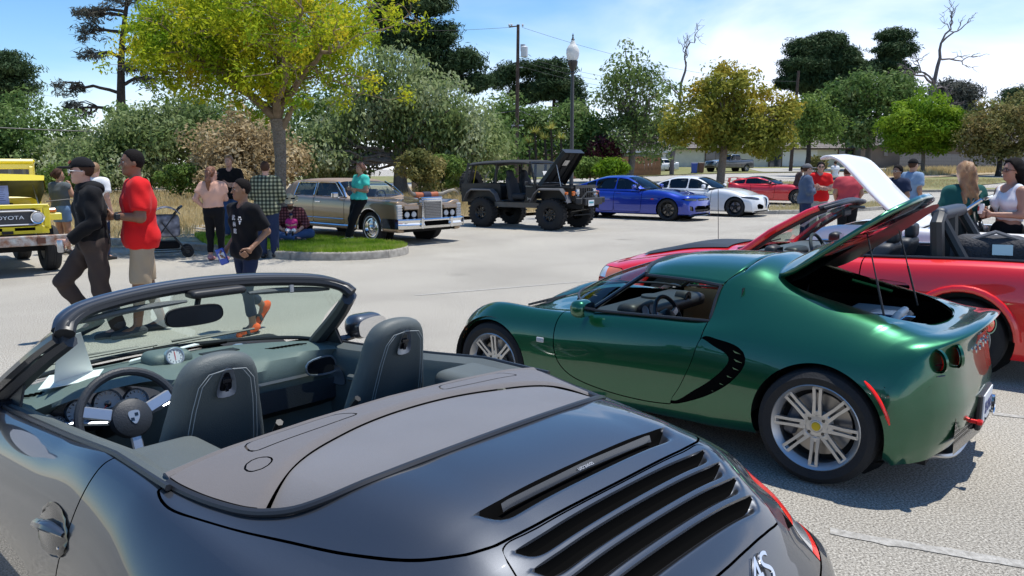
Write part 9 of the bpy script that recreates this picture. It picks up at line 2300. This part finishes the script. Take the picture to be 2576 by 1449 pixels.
a=person('man in dark brown t-shirt bending over the bonnet of the red coupe',gp(2003,35.6),R(-10),1.80,dict(nec=(.12,0,1.44),hd=(.20,0,1.57),sL=(.09,.18,1.38),sR=(.09,-.18,1.38),che=(.05,0,1.26),eL=(.10,.24,1.12),eR=(.10,-.24,1.12),wL=(.25,.2,.92),wR=(.25,-.2,.92)),SK_m,(HB,'buzz'),dict(m=C_brn,sleeve=.7,hem=.86,g=.022,low=1),dict(m=C_dend),S_blk,h=.03,hpitch=.5)
a=person('man in slate blue sweater and grey cap with arms crossed',gp(2026,18.6),R(-8),1.80,CROSS,SK_l,(HBr,'buzz'),dict(m=C_blg,sleeve=1.9,hem=.84,g=.026,low=1),dict(m=C_dend,g=.02),S_blk,h=.02,build=1.1)
cap_(a,mat('grey cap cloth',(.12,.12,.13),.9));glasses(a,M_gloss)
a=person('man in bright red t-shirt and sunglasses with arms crossed beside the grey cap man',gp(2060,19.7),R(-105),1.86,CROSS,SK_l,(HB,'short'),dict(m=C_red,sleeve=.65,hem=.82,g=.022,low=1),dict(m=C_grs,g=.02),S_wht,h=.02,build=1.06)
glasses(a,M_gloss)
a=person('distant man in pale t-shirt and jeans walking beyond the raised white bonnet',gp(2096,47),R(100),1.85,dict(kL=(.2,.1,.5),aL=(.16,.11,.12),tL=(.33,.12,.05),aR=(-.22,-.11,.12),tR=(-.06,-.12,.04),kR=(-.03,-.1,.49)),SK_l,(HBr,'buzz'),dict(m=C_wht,sleeve=.65,hem=.82,g=.022,low=1),dict(m=C_den,g=.02),S_blk,h=.035)
a=person('man in faded red t-shirt seen from behind beside the raised white bonnet',gp(2134,17.2),R(82),1.80,dict(nec=(.10,0,1.43),hd=(.18,0,1.54),sL=(.06,.19,1.37),sR=(.06,-.19,1.37),che=(.03,0,1.25),eL=(.03,.27,1.12),eR=(.03,-.27,1.12),wL=(.12,.20,.90),wR=(.12,-.20,.90)),SK_t,(HBr,'buzz'),dict(m=C_hred,sleeve=.65,hem=.86,g=.028,low=1),dict(m=C_blk,g=.02),S_blk,h=.02,build=1.14,hpitch=.4)
a=person('man in navy t-shirt with white line print and glasses',gp(2254,15.8),R(206),1.76,dict(eR=(.0,-.25,1.15),wR=(.20,-.16,1.06),eL=(.0,.25,1.15),wL=(.2,.16,1.06)),SK_m,(HB,'short'),dict(m=C_nvy,sleeve=.7,hem=.84,g=.026,low=1),dict(m=C_dend),S_blk,h=.02,build=1.15)
glasses(a,M_glassg,M_alum)
b=MB();b.tube([(.155,.10,1.20),(.165,.06,1.30),(.165,.03,1.22),(.165,-.02,1.20),(.165,-.03,1.31),(.160,-.07,1.33),(.160,-.06,1.22),(.160,-.09,1.12)],.006,4);b.build('shirt_print',C_wht,a[0])
a=person('man in light blue t-shirt and black cap seen from behind',gp(2290,17.2),R(20),1.90,{},SK_t,(HBr,'buzz'),dict(m=C_lbl,sleeve=.65,hem=.82,g=.024,low=1),dict(m=C_dend,g=.02),S_blk,h=.02,build=1.05)
cap_(a,C_blk)
a=person('woman with long blonde hair in dark teal t-shirt and denim shorts seen from behind',gp(2424,9.3),R(94),1.765,dict(eL=(-.02,.26,1.12),wL=(.08,.24,.90),eR=(-.02,-.27,1.14),wR=(.14,-.20,1.04)),SK_l,(HBl,'long'),dict(m=C_grn,sleeve=.65,hem=1.0,g=.018),dict(m=C_ldn,len=.5,g=.018,waist=1.05),S_wht,h=.015,female=True,build=1.08)
b=MB();b.tube([(-.11,-.13,1.42),(-.135,-.02,1.30),(-.12,.06,1.2)],.018,6,squash=.3);b.build('shoulder_strap',mat('beige strap',(.35,.30,.22),.8),a[0])
a=person('dark haired woman in white tank top and sunglasses holding a drinks can',gp(2542,9.0),R(184),1.80,dict(eR=(.02,-.24,1.14),wR=(.24,-.06,1.16),eL=(.02,.24,1.14),wL=(.26,.08,1.14),palmL=(0,-1,0),palmR=(0,1,0),curlL=1.1,curlR=1.1),SK_t,(HB,'long'),dict(m=C_wht,sleeve=0,hem=1.08,g=.012,neck=.105),dict(m=C_blk,g=.014,skirt=1,waist=1.08),S_blk,h=.015,female=True)
glasses(a,M_gloss)
w=world_on(a[0],(.335,.0,1.20));can('red and white drinks can held by the woman in the white tank top',w,M_wht)
b=MB();b.tube([(.06,.09,1.42),(.13,.02,1.28),(.13,-.01,1.12)],.010,6,squash=.4);b.tube([(.06,-.09,1.42),(.13,-.02,1.28)],.010,6,squash=.4);b.build('lanyard',C_blk,a[0])
w=world_on(a[0],(.12,.17,.86));t_=thing('waist_bag','dark grey waist bag with round green tag on the white tank top woman','bag',tuple(w),R(184));rounded('body',(0,0,0),(.18,.26,.14),.05,C_gry,t_,h=.018);b=MB();b.lathe([(0,-.005),(.05,-.005),(.052,0),(.05,.005),(0,.005)],(.09,.10,-.06),20,'y');b.build('round_tag',mat('lime green tag',(.25,.5,.02),.5),t_);b=MB();b.tube([(.09,.10,.06),(.09,.10,-.01)],.004,4);b.build('clip',M_chrome,t_)
p=P(405,640,14.2);st=thing('stroller','grey camouflage stroller parked at the kerb behind the red shirt man','stroller',(p.x-.22,14.9,0),R(25));st.scale=(.92,.92,.92)
C_cam=mat('grey camouflage',(.07,.07,.085),.85,col2=(.30,.30,.34),vscale=9,detail=1)
b=MB()
for s in(-1,1):b.tube([(-.38,s*.26,.12),(-.05,s*.25,.55),(.30,s*.24,1.02)],.014,6);b.tube([(.42,s*.24,.10),(.08,s*.25,.55),(-.05,s*.25,.75)],.014,6);b.tube([(-.38,s*.26,.12),(.42,s*.24,.12)],.010,6)
b.tube([(.30,-.24,1.02),(.36,-.12,1.06),(.36,.12,1.06),(.30,.24,1.02)],.018,6);b.build('frame',M_blk,st)
for i,(x,y)in enumerate(((-.40,.27),(-.40,-.27),(.42,.22),(.42,-.22))):wheel(st,(x,y,.12),.12,.045,.07,1 if y>0 else-1,'steel',m_rim=M_blk)
b=MB();b.grid([[(.04-.38*math.cos(a_),y,.60+.46*math.sin(a_))for a_ in np.linspace(-.2,2.4,11)]for y in(-.28,-.26,0,.26,.28)]);o=b.build('canopy',C_cam,st);o.modifiers.new('t','SOLIDIFY').thickness=.02
rounded('seat',(.04,0,.66),(.52,.50,.46),.08,C_cam,st,h=.03);rounded('basket',(.0,0,.26),(.56,.40,.16),.05,C_blk,st,h=.03)
